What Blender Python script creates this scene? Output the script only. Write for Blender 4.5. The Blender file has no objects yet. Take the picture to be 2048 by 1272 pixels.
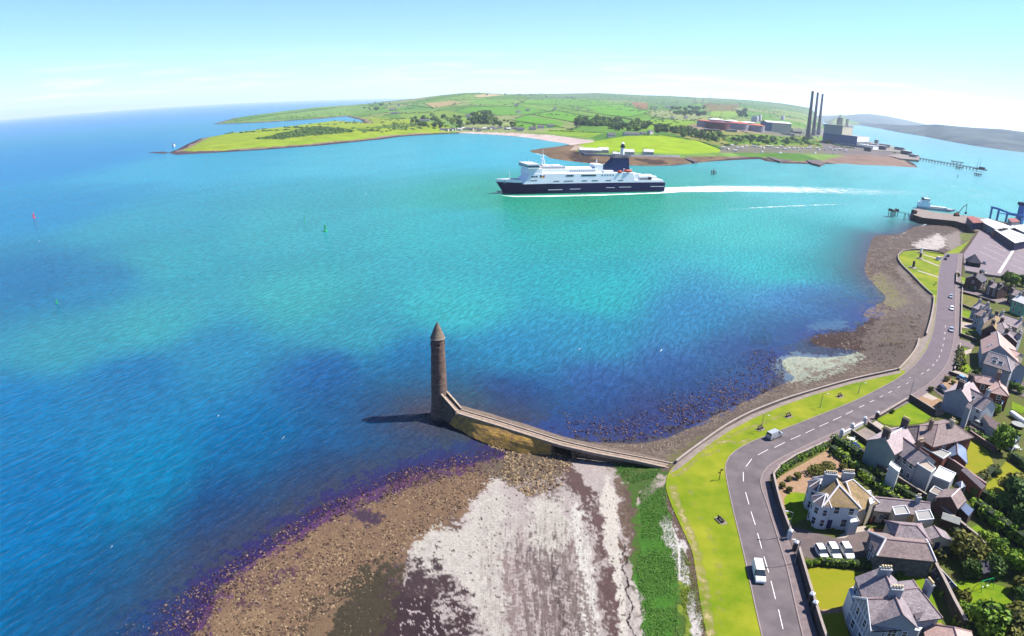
import bpy, math, random
import numpy as np
from mathutils import Vector, Matrix

# ------------------------------------------------------------------ scene, camera, sky, sun, exposure
SC = bpy.context.scene
COL = SC.collection
CAM_H = 87.0
LENS_F, PITCH, ROLL, LENS_K = 1238.5, 0.3514, 0.0180, -0.1049   # photo pixels (2048 wide), radians, radial term
ZG = 5.0                                                         # level of the town above the sea

cam_data = bpy.data.cameras.new('camera')
cam = bpy.data.objects.new('camera', cam_data)
COL.objects.link(cam)
SC.camera = cam
SC.render.engine = 'CYCLES'
SC.render.resolution_x, SC.render.resolution_y = 1024, 636
cam_data.type = 'PANO'
cam_data.sensor_fit = 'HORIZONTAL'
cam_data.sensor_width = 36.0
cam_data.sensor_height = 36.0 * 1272 / 2048
cam_data.clip_start, cam_data.clip_end = 0.5, 200000
F_MM = LENS_F * 36.0 / 2048
for tgt in (cam_data, getattr(cam_data, 'cycles', None)):
    if tgt is None:
        continue
    try:
        tgt.panorama_type = 'FISHEYE_LENS_POLYNOMIAL'
        tgt.fisheye_fov = math.radians(179)
        tgt.fisheye_polynomial_k0 = 0.0
        tgt.fisheye_polynomial_k1 = -1.0 / F_MM
        tgt.fisheye_polynomial_k2 = 0.0
        tgt.fisheye_polynomial_k3 = -LENS_K / F_MM ** 3
        tgt.fisheye_polynomial_k4 = 0.0
    except Exception:
        pass
_f = Vector((0, math.cos(PITCH), -math.sin(PITCH)))
_u = Vector((0, math.sin(PITCH), math.cos(PITCH)))
_x = Vector((1, 0, 0))
_X = _x * math.cos(ROLL) + _u * math.sin(ROLL)
_U = -_x * math.sin(ROLL) + _u * math.cos(ROLL)
M = Matrix((_X, _U, -_f)).transposed().to_4x4()
M.translation = Vector((0, 0, CAM_H))
cam.matrix_world = M

SUN_EL, SUN_AZ = math.radians(52), math.radians(9)              # azimuth from +X towards +Y
world = bpy.data.worlds.new('World')
SC.world = world
world.use_nodes = True
wn = world.node_tree.nodes
sky = wn.new('ShaderNodeTexSky')
sky.sky_type = 'NISHITA'
sky.sun_disc = False
sky.sun_elevation = SUN_EL
sky.sun_rotation = math.radians(90) - SUN_AZ
sky.altitude = 90
sky.air_density, sky.dust_density, sky.ozone_density = 1.0, 0.0, 3.0
bg = wn['Background']
bg.inputs['Strength'].default_value = 0.085
tintn = wn.new('ShaderNodeMix')
tintn.data_type = 'RGBA'
tintn.blend_type = 'MULTIPLY'
tintn.inputs['Factor'].default_value = 1.0
tintn.inputs['B'].default_value = (0.50, 0.66, 0.95, 1)            # the photograph's cool blue-white grading of the sky
world.node_tree.links.new(sky.outputs[0], tintn.inputs['A'])
# a thin broken line of far cloud low over the sea
wl = world.node_tree.links
def wnode(t, **k):
    n = wn.new(t)
    for a, v in k.items():
        setattr(n, a, v)
    return n
wtc, wmap, wnz, wsep = wnode('ShaderNodeTexCoord'), wnode('ShaderNodeMapping'), wnode('ShaderNodeTexNoise'), wnode('ShaderNodeSeparateXYZ')
wmap.inputs['Scale'].default_value = (5, 5, 70)
wnz.inputs['Scale'].default_value, wnz.inputs['Detail'].default_value = 1.6, 9
wl.new(wtc.outputs['Generated'], wmap.inputs['Vector']); wl.new(wmap.outputs[0], wnz.inputs['Vector']); wl.new(wtc.outputs['Generated'], wsep.inputs[0])
wr1, wr2, wr3, wmu, wmu2 = wnode('ShaderNodeMapRange'), wnode('ShaderNodeMapRange'), wnode('ShaderNodeMapRange'), wnode('ShaderNodeMath', operation='MULTIPLY'), wnode('ShaderNodeMath', operation='MULTIPLY')
for n, a, b in ((wr1, .50, .72), (wr2, .012, .028), (wr3, .085, .04)):
    n.inputs['From Min'].default_value, n.inputs['From Max'].default_value = a, b
wl.new(wnz.outputs['Fac'], wr1.inputs['Value']); wl.new(wsep.outputs['Z'], wr2.inputs['Value']); wl.new(wsep.outputs['Z'], wr3.inputs['Value'])
wl.new(wr1.outputs[0], wmu.inputs[0]); wl.new(wr2.outputs[0], wmu.inputs[1]); wl.new(wmu.outputs[0], wmu2.inputs[0]); wl.new(wr3.outputs[0], wmu2.inputs[1])
wmix = wnode('ShaderNodeMix', data_type='RGBA', blend_type='MULTIPLY')
wmix.inputs['B'].default_value = (1.5, 1.14, 1.06, 1)
wl.new(wmu2.outputs[0], wmix.inputs['Factor']); wl.new(tintn.outputs['Result'], wmix.inputs['A'])
wl.new(wmix.outputs['Result'], bg.inputs['Color'])

sd = bpy.data.lights.new('sun', 'SUN')
sd.energy, sd.angle, sd.color = 5.0, math.radians(0.53), (1.0, 0.96, 0.9)
sun = bpy.data.objects.new('sun', sd)
COL.objects.link(sun)
sv = Vector((math.cos(SUN_EL) * math.cos(SUN_AZ), math.cos(SUN_EL) * math.sin(SUN_AZ), math.sin(SUN_EL)))
sun.rotation_euler = sv.to_track_quat('Z', 'Y').to_euler()
sun.location = (0, 0, 400)

SC.view_settings.view_transform = 'Standard'
SC.view_settings.look = 'None'
SC.view_settings.exposure = 1.55
SC.view_settings.gamma = 1.0
SC.view_settings.use_curve_mapping = False
SC.cycles.max_bounces = 6
SC.cycles.diffuse_bounces = 2
SC.cycles.glossy_bounces = 2
SC.cycles.transparent_max_bounces = 8
SC.cycles.volume_bounces = 0
SC.cycles.use_denoising = True
SC.cycles.caustics_reflective = SC.cycles.caustics_refractive = False

# ------------------------------------------------------------------ survey: bearings taken from the photograph -> metres
_NX, _NU, _NF = np.array(_X), np.array(_U), np.array(_f)
def rays(px, py):
    a, b = np.asarray(px, float) - 1024, 636 - np.asarray(py, float)
    R = np.hypot(a, b) / LENS_F + 1e-12
    th = R * (1 + LENS_K * R * R)
    s = np.sin(th) / (R * LENS_F)
    return (a * s)[..., None] * _NX + (b * s)[..., None] * _NU + np.cos(th)[..., None] * _NF
def G(px, py, z=ZG):
    """the place on the level z that is seen in that direction"""
    d = rays(px, py)
    t = (z - CAM_H) / d[2]
    return Vector((d[0] * t, d[1] * t, z))
def GA(pts, z=ZG):
    p = np.array(pts, float)
    d = rays(p[:, 0], p[:, 1])
    t = (z - CAM_H) / d[:, 2]
    return np.stack([d[:, 0] * t, d[:, 1] * t], 1)
def to_px(P):
    d = np.asarray(P, float) - np.array([0, 0, CAM_H])
    d = d / np.linalg.norm(d, axis=-1, keepdims=True)
    th = np.arccos(np.clip(d @ _NF, -1, 1))
    R = th.copy()
    for _ in range(10):
        R = th / (1 + LENS_K * R * R)
    a, b = d @ _NX, d @ _NU
    h = np.hypot(a, b) + 1e-12
    return 1024 + a / h * R * LENS_F, 636 - b / h * R * LENS_F
def hz(base, top, z0=ZG):
    """height of an upright thing whose foot and head are seen at these two bearings"""
    b = G(*base, z0)
    r = math.hypot(b.x, b.y)
    d = rays(*top)
    return CAM_H + r * d[2] / math.hypot(d[0], d[1]) - z0

def spline(pts, n=8, closed=False):
    P = [np.array(p, float) for p in pts]
    out, N = [], len(P)
    for i in range(N if closed else N - 1):
        p0 = P[(i - 1) % N] if (closed or i > 0) else P[i]
        p1, p2 = P[i], P[(i + 1) % N]
        p3 = P[(i + 2) % N] if (closed or i + 2 < N) else p2
        for k in range(n):
            t = k / n
            out.append(0.5 * (2 * p1 + (p2 - p0) * t + (2 * p0 - 5 * p1 + 4 * p2 - p3) * t * t + (3 * p1 - p0 - 3 * p2 + p3) * t ** 3))
    if not closed:
        out.append(P[-1])
    return np.array(out)

def in_poly(x, y, poly):
    poly = np.asarray(poly, float)
    r = np.zeros(x.shape, bool)
    j = len(poly) - 1
    for i in range(len(poly)):
        xi, yi, xj, yj = poly[i, 0], poly[i, 1], poly[j, 0], poly[j, 1]
        if yi != yj:
            r ^= ((yi > y) != (yj > y)) & (x < (xj - xi) * (y - yi) / (yj - yi) + xi)
        j = i
    return r
def dist_line(x, y, line, closed=False):
    line = np.asarray(line, float)
    d = np.full(x.shape, 1e18)
    n = len(line)
    for i in range(n if closed else n - 1):
        ax, ay = line[i]
        bx, by = line[(i + 1) % n]
        dx, dy = bx - ax, by - ay
        L = dx * dx + dy * dy + 1e-12
        t = np.clip(((x - ax) * dx + (y - ay) * dy) / L, 0, 1)
        d = np.minimum(d, (x - ax - t * dx) ** 2 + (y - ay - t * dy) ** 2)
    return np.sqrt(d)
def _h(ix, iy, s):
    v = (ix.astype(np.int64) * 374761393 + iy.astype(np.int64) * 668265263 + s * 1442695041) & 0xffffffff
    v = ((v ^ (v >> 13)) * 1274126177) & 0xffffffff
    return ((v ^ (v >> 16)) & 0xffff) / 65535.0
def vnoise(x, y, s=0):
    ix, iy = np.floor(x), np.floor(y)
    fx, fy = x - ix, y - iy
    fx, fy = fx * fx * (3 - 2 * fx), fy * fy * (3 - 2 * fy)
    a, b, c, d = _h(ix, iy, s), _h(ix + 1, iy, s), _h(ix, iy + 1, s), _h(ix + 1, iy + 1, s)
    return (a + (b - a) * fx) * (1 - fy) + (c + (d - c) * fx) * fy
def fbm(x, y, s=0, o=4):
    v, a, t = 0, 0.5, 0
    for k in range(o):
        v = v + a * vnoise(x * 2 ** k, y * 2 ** k, s + 17 * k)
        t += a
        a *= 0.5
    return v / t
def sstep(a, b, x):
    t = np.clip((x - a) / (b - a), 0, 1)
    return t * t * (3 - 2 * t)
def lin(r, g, b, k=1.0):
    f = lambda c: (c / 255 / 12.92 if c <= 10.3 else ((c / 255 + 0.055) / 1.055) ** 2.4) * k
    return (f(r), f(g), f(b))

# ------------------------------------------------------------------ materials
def mat(name, col, rough=0.85, var=None, scale=3.0, bump=0.0, bscale=None, metal=0.0, spec=0.3, stretch=None, vcol=None, vmix=1.0, detail=6.0, ramp=(0.3, 0.7)):
    m = bpy.data.materials.new(name)
    m.use_nodes = True
    nt = m.node_tree
    N, Lk = nt.nodes, nt.links
    b = N['Principled BSDF']
    b.inputs['Roughness'].default_value = rough
    b.inputs['Metallic'].default_value = metal
    b.inputs['Specular IOR Level'].default_value = spec
    b.inputs['Base Color'].default_value = (*col, 1)
    need = var is not None or bump
    if need:
        tc = N.new('ShaderNodeTexCoord')
        mp = N.new('ShaderNodeMapping')
        Lk.new(tc.outputs['Object'], mp.inputs['Vector'])
        if stretch:
            mp.inputs['Scale'].default_value = stretch
        nz = N.new('ShaderNodeTexNoise')
        nz.inputs['Scale'].default_value = scale
        nz.inputs['Detail'].default_value = detail
        nz.inputs['Roughness'].default_value = 0.65
        Lk.new(mp.outputs[0], nz.inputs['Vector'])
    base = None
    if vcol:
        at = N.new('ShaderNodeAttribute')
        at.attribute_name = vcol
        base = at.outputs['Color']
    if var is not None:
        r = N.new('ShaderNodeValToRGB')
        r.color_ramp.elements[0].position, r.color_ramp.elements[1].position = ramp
        r.color_ramp.elements[0].color, r.color_ramp.elements[1].color = (*col, 1), (*var, 1)
        Lk.new(nz.outputs['Fac'], r.inputs['Fac'])
        if base is None:
            base = r.outputs['Color']
        else:
            mx = N.new('ShaderNodeMix')
            mx.data_type = 'RGBA'
            mx.blend_type = 'MULTIPLY'
            mx.inputs['Factor'].default_value = vmix
            Lk.new(base, mx.inputs['A'])
            Lk.new(r.outputs['Color'], mx.inputs['B'])
            base = mx.outputs['Result']
    if base is not None:
        Lk.new(base, b.inputs['Base Color'])
    if bump:
        n2 = N.new('ShaderNodeTexNoise')
        n2.inputs['Scale'].default_value = bscale or scale * 3
        n2.inputs['Detail'].default_value = 4
        Lk.new(mp.outputs[0], n2.inputs['Vector'])
        bp = N.new('ShaderNodeBump')
        bp.inputs['Strength'].default_value = bump
        bp.inputs['Distance'].default_value = 0.1
        Lk.new(n2.outputs['Fac'], bp.inputs['Height'])
        Lk.new(bp.outputs[0], b.inputs['Normal'])
    return m

def brick_mat(name, c1, c2, mortar, w=0.5, h=0.25, ms=0.02, rough=0.9, noise=0.4, bump=0.5, axis='xz'):
    """courses of slates, stones or bricks; the coordinates follow the face (generated from the object's own axes)"""
    m = mat(name, c1, rough)
    nt = m.node_tree
    N, Lk = nt.nodes, nt.links
    b = N['Principled BSDF']
    uv = N.new('ShaderNodeUVMap')
    uv.uv_map = 'UVMap'
    br = N.new('ShaderNodeTexBrick')
    br.inputs['Scale'].default_value = 1.0
    br.inputs['Brick Width'].default_value = w
    br.inputs['Row Height'].default_value = h
    br.inputs['Mortar Size'].default_value = ms
    br.inputs['Color1'].default_value = (*c1, 1)
    br.inputs['Color2'].default_value = (*c2, 1)
    br.inputs['Mortar'].default_value = (*mortar, 1)
    Lk.new(uv.outputs[0], br.inputs['Vector'])
    nz = N.new('ShaderNodeTexNoise')
    nz.inputs['Scale'].default_value = 0.9
    nz.inputs['Detail'].default_value = 8
    nz.inputs['Roughness'].default_value = 0.7
    tc = N.new('ShaderNodeTexCoord')
    Lk.new(tc.outputs['Object'], nz.inputs['Vector'])
    r = N.new('ShaderNodeValToRGB')
    r.color_ramp.elements[0].position, r.color_ramp.elements[1].position = 0.3, 0.7
    r.color_ramp.elements[0].color = (1 - noise, 1 - noise, 1 - noise, 1)
    r.color_ramp.elements[1].color = (1 + noise * .4, 1 + noise * .4, 1 + noise * .4, 1)
    Lk.new(nz.outputs['Fac'], r.inputs['Fac'])
    mx = N.new('ShaderNodeMix')
    mx.data_type = 'RGBA'
    mx.blend_type = 'MULTIPLY'
    mx.inputs['Factor'].default_value = 1
    Lk.new(br.outputs['Color'], mx.inputs['A'])
    Lk.new(r.outputs['Color'], mx.inputs['B'])
    Lk.new(mx.outputs['Result'], b.inputs['Base Color'])
    bp = N.new('ShaderNodeBump')
    bp.inputs['Strength'].default_value = bump
    bp.inputs['Distance'].default_value = 0.05
    Lk.new(br.outputs['Fac'], bp.inputs['Height'])
    bp.invert = True
    Lk.new(bp.outputs[0], b.inputs['Normal'])
    return m

# ------------------------------------------------------------------ mesh building
class MB:
    """collects faces; build() links them as one mesh object"""
    def __init__(s):
        s.v, s.f, s.uv = [], [], []
    def poly(s, pts, flip=False):
        n = len(s.v)
        pts = [tuple(p) for p in pts]
        if flip:
            pts = pts[::-1]
        s.v += pts
        s.f.append(tuple(range(n, n + len(pts))))
        return s
    def box(s, cx, cy, cz, sx, sy, sz, rz=0.0):
        """centre of the base is (cx, cy, cz)"""
        c, q = math.cos(rz), math.sin(rz)
        n = len(s.v)
        for z in (cz, cz + sz):
            for dx, dy in ((-1, -1), (1, -1), (1, 1), (-1, 1)):
                x, y = dx * sx / 2, dy * sy / 2
                s.v.append((cx + x * c - y * q, cy + x * q + y * c, z))
        for f in ((0, 3, 2, 1), (4, 5, 6, 7), (0, 1, 5, 4), (1, 2, 6, 5), (2, 3, 7, 6), (3, 0, 4, 7)):
            s.f.append(tuple(n + i for i in f))
        return s
    def prism(s, pts, z0, z1, top=True, bot=False, top_pts=None):
        pts = [tuple(p[:2]) for p in pts]
        a = sum(pts[i][0] * pts[(i + 1) % len(pts)][1] - pts[(i + 1) % len(pts)][0] * pts[i][1] for i in range(len(pts)))
        tp = [tuple(p[:2]) for p in (top_pts or pts)]
        if a < 0:
            pts, tp = pts[::-1], tp[::-1]
        n, k = len(s.v), len(pts)
        zz0 = z0 if hasattr(z0, '__len__') else [z0] * k
        zz1 = z1 if hasattr(z1, '__len__') else [z1] * k
        if a < 0:
            zz0, zz1 = zz0[::-1], zz1[::-1]
        s.v += [(p[0], p[1], z) for p, z in zip(pts, zz0)] + [(p[0], p[1], z) for p, z in zip(tp, zz1)]
        for i in range(k):
            j = (i + 1) % k
            s.f.append((n + i, n + j, n + k + j, n + k + i))
        if top:
            s.f.append(tuple(n + k + i for i in range(k)))
        if bot:
            s.f.append(tuple(n + i for i in range(k))[::-1])
        return s
    def tube(s, a, b, r0, r1=None, n=8, caps=True):
        a, b = Vector(a), Vector(b)
        r1 = r0 if r1 is None else r1
        d = (b - a).normalized()
        p = d.orthogonal().normalized()
        q = d.cross(p)
        k = len(s.v)
        for c, r in ((a, r0), (b, r1)):
            for i in range(n):
                t = 2 * math.pi * i / n
                s.v.append(tuple(c + p * (r * math.cos(t)) + q * (r * math.sin(t))))
        for i in range(n):
            j = (i + 1) % n
            s.f.append((k + i, k + j, k + n + j, k + n + i))
        if caps:
            s.f.append(tuple(k + n + i for i in range(n)))
            s.f.append(tuple(k + i for i in range(n))[::-1])
        return s
    def lathe(s, prof, n=24, c=(0, 0), cap=True):
        """prof: list of (radius, z) from the bottom up"""
        k = len(s.v)
        for r, z in prof:
            for i in range(n):
                t = 2 * math.pi * i / n
                s.v.append((c[0] + r * math.cos(t), c[1] + r * math.sin(t), z))
        for a in range(len(prof) - 1):
            for i in range(n):
                j = (i + 1) % n
                s.f.append((k + a * n + i, k + a * n + j, k + (a + 1) * n + j, k + (a + 1) * n + i))
        if cap:
            s.f.append(tuple(k + (len(prof) - 1) * n + i for i in range(n)))
        return s
    def loft(s, secs, closed=True, cap=False):
        """secs: sections with equally many points"""
        k, n = len(s.v), len(secs[0])
        for c in secs:
            s.v += [tuple(p) for p in c]
        for a in range(len(secs) - 1):
            for i in range(n if closed else n - 1):
                j = (i + 1) % n
                s.f.append((k + a * n + i, k + a * n + j, k + (a + 1) * n + j, k + (a + 1) * n + i))
        if cap:
            s.f.append(tuple(k + i for i in range(n))[::-1])
            s.f.append(tuple(k + (len(secs) - 1) * n + i for i in range(n)))
        return s
    def blob(s, cx, cy, cz, rx, ry, rz, rng, rough=0.2, sub=1):
        """an uneven stone or clump on a subdivided octahedron"""
        V = [Vector(p) for p in ((1, 0, 0), (0, 1, 0), (-1, 0, 0), (0, -1, 0), (0, 0, 1), (0, 0, -1))]
        F = [(0, 1, 4), (1, 2, 4), (2, 3, 4), (3, 0, 4), (1, 0, 5), (2, 1, 5), (3, 2, 5), (0, 3, 5)]
        for _ in range(sub):
            nf, mid = [], {}
            def mdp(a, b):
                k = (min(a, b), max(a, b))
                if k not in mid:
                    V.append(((V[a] + V[b]) / 2).normalized())
                    mid[k] = len(V) - 1
                return mid[k]
            for a, b, c in F:
                x, y, z = mdp(a, b), mdp(b, c), mdp(c, a)
                nf += [(a, x, z), (x, b, y), (z, y, c), (x, y, z)]
            F = nf
        k = len(s.v)
        for p in V:
            q = 1 + (rng.random() - .5) * 2 * rough
            s.v.append((cx + p.x * rx * q, cy + p.y * ry * q, cz + p.z * rz * q))
        s.f += [(a + k, b + k, c + k) for a, b, c in F]
        return s
    def mesh(s, name, m, smooth=False, uv=False):
        me = bpy.data.meshes.new(name)
        me.from_pydata(s.v, [], s.f)
        if m is not None:
            me.materials.append(m)
        if smooth:
            me.polygons.foreach_set('use_smooth', [True] * len(me.polygons))
        if uv:
            box_uv(me)
        me.update()
        return me
    def build(s, name, m, parent=None, smooth=False, uv=False, loc=None):
        o = bpy.data.objects.new(name, s.mesh(name, m, smooth, uv))
        COL.objects.link(o)
        if parent is not None:
            o.parent = parent
        if loc is not None:
            o.location = loc
        return o

def box_uv(me):
    """metres along and up each face"""
    ul = me.uv_layers.new(name='UVMap')
    vs = me.vertices
    for p in me.polygons:
        n = p.normal
        if abs(n.z) > 0.98:
            e1, e2 = Vector((1, 0, 0)), Vector((0, 1, 0))
        else:
            e1 = Vector((-n.y, n.x, 0)).normalized()
            e2 = n.cross(e1)
        for li in p.loop_indices:
            c = vs[me.loops[li].vertex_index].co
            ul.data[li].uv = (c.dot(e1), c.dot(e2))

def np_mesh(name, V, F, m, parent=None, smooth=False, cols=None, floats=None, link=True):
    """V (n,3), F (m,3|4) arrays; cols {'name': (n,3)}, floats {'name': (n,)} point attributes"""
    V, F = np.asarray(V, np.float32), np.asarray(F, np.int32)
    me = bpy.data.meshes.new(name)
    me.vertices.add(len(V))
    me.vertices.foreach_set('co', V.ravel())
    k = F.shape[1]
    me.loops.add(F.size)
    me.loops.foreach_set('vertex_index', F.ravel())
    me.polygons.add(len(F))
    me.polygons.foreach_set('loop_start', np.arange(0, F.size, k, dtype=np.int32))
    me.polygons.foreach_set('loop_total', np.full(len(F), k, np.int32))
    me.polygons.foreach_set('use_smooth', np.full(len(F), smooth))
    for n, c in (cols or {}).items():
        a = me.attributes.new(n, 'FLOAT_COLOR', 'POINT')
        a.data.foreach_set('color', np.concatenate([np.asarray(c, np.float32), np.ones((len(V), 1), np.float32)], 1).ravel())
    for n, c in (floats or {}).items():
        a = me.attributes.new(n, 'FLOAT', 'POINT')
        a.data.foreach_set('value', np.asarray(c, np.float32))
    if m is not None:
        me.materials.append(m)
    me.update()
    me.validate()
    if not link:
        return me
    o = bpy.data.objects.new(name, me)
    COL.objects.link(o)
    if parent is not None:
        o.parent = parent
    return o

def tag(o, label, cat, group=None, kind=None):
    if label:
        o['label'] = label
    if cat:
        o['category'] = cat
    if group:
        o['group'] = group
    if kind:
        o['kind'] = kind
    return o
def struct(o):
    o['kind'] = 'structure'
    return o
def thing(name, label, cat, loc=(0, 0, 0), rz=0.0, group=None):
    o = bpy.data.objects.new(name, None)
    o.empty_display_size = 0.3
    COL.objects.link(o)
    o.location, o.rotation_euler = loc, (0, 0, rz)
    return tag(o, label, cat, group)
def children_of(o, table={}):
    return [c for c in o.children]
def dup(root, loc, rz=0.0, label=None, scale=None):
    r = root.copy()
    COL.objects.link(r)
    r.location, r.rotation_euler = loc, (0, 0, rz)
    if label:
        r['label'] = label
    if scale is not None:
        r.scale = (scale,) * 3 if not hasattr(scale, '__len__') else scale
    for ch in list(root.children):
        c = ch.copy()
        COL.objects.link(c)
        c.parent = r
        for g in list(ch.children):
            d = g.copy()
            COL.objects.link(d)
            d.parent = c
    return r

_layer = [0]
def sheet(name, pts, m, z=None, px=True, zl=ZG, structure=True):
    """a level sheet of ground, each 4 mm above the one laid before it"""
    if z is None:
        _layer[0] += 1
        z = zl + 0.004 * _layer[0]
    P = GA(pts, zl) if px else np.asarray(pts, float)
    a = np.sum(P[:, 0] * np.roll(P[:, 1], -1) - np.roll(P[:, 0], -1) * P[:, 1])
    if a < 0:
        P = P[::-1]
    mb = MB()
    mb.v = [(p[0], p[1], z) for p in P]
    mb.f = [tuple(range(len(P)))]
    o = mb.build(name, m)
    if structure:
        struct(o)
    return o
# ------------------------------------------------------------------ sea, foreshore, town ground
K = 0.30                                                         # display value -> surface reflectance under this sun
RNG = random.Random(7)
NR = np.random.default_rng(11)
COAST = spline([(1470, 1560), (1440, 1400), (1425, 1330), (1413, 1272), (1400, 1200), (1386, 1110), (1368, 1065), (1345, 1015), (1332, 975), (1336, 948),
         (1350, 930), (1372, 914), (1398, 893), (1450, 858), (1500, 831), (1560, 807), (1620, 787), (1700, 764), (1760, 750), (1795, 741),
         (1815, 722), (1832, 700), (1840, 678), (1853, 671), (1861, 640), (1867, 610), (1866, 592), (1848, 574), (1825, 550), (1806, 530),
         (1798, 515), (1806, 504), (1830, 501), (1862, 503), (1888, 507), (1904, 511), (1918, 506), (1940, 481), (1953, 466)], 3)
QUAY = [(1944, 459), (1935, 450), (1910, 443), (1880, 440), (1845, 436.5), (1826, 430), (1824, 419), (1835, 417), (1870, 424), (1905, 428), (1935, 431), (1975, 437), (2048, 452), (2300, 500)]
COAST_W = GA(COAST)
LAND_W = np.concatenate([COAST_W, GA(QUAY), [[900, 60], [120, -60], [20, 20]]])
WL = spline([(300, 1500), (360, 1330), (398, 1245), (450, 1165), (520, 1115), (600, 1062), (680, 1010), (760, 975), (850, 945), (930, 930), (985, 918), (1015, 905),
      (985, 885), (940, 862), (905, 848), (868, 840), (856, 832), (866, 824), (905, 822), (960, 838), (1050, 866), (1130, 884), (1200, 885), (1270, 888), (1330, 878), (1400, 848), (1450, 822), (1500, 800), (1550, 776), (1590, 757), (1572, 742),
      (1566, 722), (1590, 714), (1640, 716), (1690, 712), (1718, 702), (1690, 697), (1640, 692), (1622, 682), (1640, 668), (1700, 663), (1732, 646), (1728, 626), (1750, 612),
      (1772, 600), (1765, 585), (1745, 565), (1730, 540), (1738, 500), (1748, 474), (1775, 470), (1800, 468), (1832, 453), (1856, 452), (1880, 449), (1905, 453), (1945, 470)], 4)
WL_W = GA(WL, 0.0)
SHORE_W = np.concatenate([WL_W, [[700, 420], [900, 60], [120, -60], [-30, 20]]])

def shore_height(x, y):
    d = dist_line(x, y, WL_W)
    inside = in_poly(x, y, SHORE_W)
    e = dist_line(x, y, COAST_W)
    land = in_poly(x, y, LAND_W)
    n = fbm(x * .35, y * .35, 3) - .5
    up = 2.0 * d / (d + e + 1) + 0.25 * n * np.minimum(d / 4, 1)
    hi = 4.9 * (d / (d + e + .01)) ** 1.25 + 0.25 * n * np.minimum(d / 4, 1) * np.minimum(e / 4, 1)
    lo = -np.minimum(0.011 * d + 0.00042 * d * d, 3.5) - 0.1 * n * np.minimum(d / 6, 1)
    z = np.where(inside, hi, lo)
    return z, d, inside, e, land

def polar_grid(a0, a1, na, r0, r1, nr):
    a = np.linspace(a0, a1, na)
    r = r0 * (r1 / r0) ** np.linspace(0, 1, nr)
    A, R = np.meshgrid(a, r, indexing='ij')
    return R * np.sin(A), R * np.cos(A)
def grid_faces(na, nr):
    i, j = np.meshgrid(np.arange(na - 1), np.arange(nr - 1), indexing='ij')
    a = (i * nr + j).ravel()
    return np.stack([a, a + 1, a + nr + 1, a + nr], 1)[:, ::-1]
def compact(V, F, *attrs):
    used = np.unique(F)
    mp = np.full(len(V), -1)
    mp[used] = np.arange(len(used))
    return (V[used], mp[F]) + tuple(a[used] for a in attrs)

# --- foreshore: sand, weed, cobbles, salt-marsh greens
na, nr = 980, 600
X, Y = polar_grid(-1.15, 0.85, na, 46, 760, nr)
x, y = X.ravel(), Y.ravel()
Z, D, INS, E_, LAND = shore_height(x, y)
keep = ((~LAND) | (E_ < 1.2)) & (INS | (D < 95))
z = np.where(LAND, 4.9, Z)
F = grid_faces(na, nr)
F = F[keep[F].all(1)]
V = np.stack([x, y, z], 1)
px, py = to_px(V)
w1, w2 = fbm(x * .5, y * .5, 21) - .5, fbm(x * .5, y * .5, 22) - .5
n_hi = fbm(x * 1.7, y * 1.7, 23, 3)
n_mid = fbm(x * .25, y * .25, 24)
n_fine = fbm(x * 1.4, y * 1.4, 29, 3)
n_far = fbm(x * .06, y * .06, 25)
BASE_ROCK, DARK = np.array(lin(120, 98, 84, K)), np.array(lin(58, 46, 44, K))
col = BASE_ROCK[None] * (0.55 + 0.9 * n_hi[:, None])
def paint(poly, c, c2=None, warp=30, thr=None, noise=None, amt=1.0, soft=None):
    """lay a zone of the shore (outline taken as bearings at sea level) with a ragged edge"""
    global col
    poly = np.array(poly, float)
    m = 0
    for q in (.5, 1.3):
        m = m + .5 * in_poly(px + w1 * warp * 2 + (n_hi - .5) * warp * 1.1 * q, py + w2 * warp + (n_fine - .5) * warp * .9 * q, poly)
    if thr is not None:
        m = m * sstep(thr - .07, thr + .07, n_mid * .45 + n_hi * .55 if noise is None else noise)
    m = (m * amt)[:, None]
    c = np.array(lin(*c, K))[None]
    if c2 is not None:
        c = c + (np.array(lin(*c2, K))[None] - c) * n_hi[:, None]
    col = col * (1 - m) + c * (0.75 + .5 * n_hi[:, None]) * m
# cobble belt, left: brown, tawny, with weed under the water's edge
paint([(0, 1500), (150, 1320), (420, 1140), (600, 1020), (760, 935), (900, 880), (1020, 890), (1010, 915), (930, 935), (760, 985), (600, 1075), (450, 1180), (380, 1290), (300, 1500)], (116, 74, 122), (76, 52, 98), 60)
paint([(300, 1260), (560, 1060), (760, 960), (930, 905), (1000, 905), (760, 975), (600, 1062), (450, 1165), (390, 1262)], (150, 66, 96), (80, 54, 110), 90, .52)
paint([(420, 1500), (400, 1262), (440, 1190), (540, 1110), (660, 1040), (800, 985), (930, 940), (1000, 950), (960, 1010), (820, 1090), (760, 1200), (700, 1500)], (172, 140, 106), (112, 84, 72), 34)
paint([(430, 1400), (420, 1250), (520, 1150), (640, 1080), (700, 1060), (720, 1090), (620, 1150), (540, 1230), (520, 1400)], (190, 158, 116), (132, 104, 84), 60, .48)
paint([(560, 1500), (600, 1260), (650, 1190), (720, 1140), (790, 1110), (800, 1200), (760, 1500)], (94, 84, 62), (62, 54, 44), 50)
paint([(600, 1310), (620, 1240), (670, 1185), (700, 1195), (690, 1215), (665, 1245), (650, 1310)], (165, 135, 100), (110, 88, 74), 24)
paint([(480, 1195), (540, 1140), (600, 1105), (640, 1110), (560, 1165), (500, 1225)], (116, 76, 92), (76, 52, 74), 60, .46)
paint([(690, 1030), (730, 1015), (770, 1030), (730, 1052)], (92, 70, 84), (70, 54, 76), 26)
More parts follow.
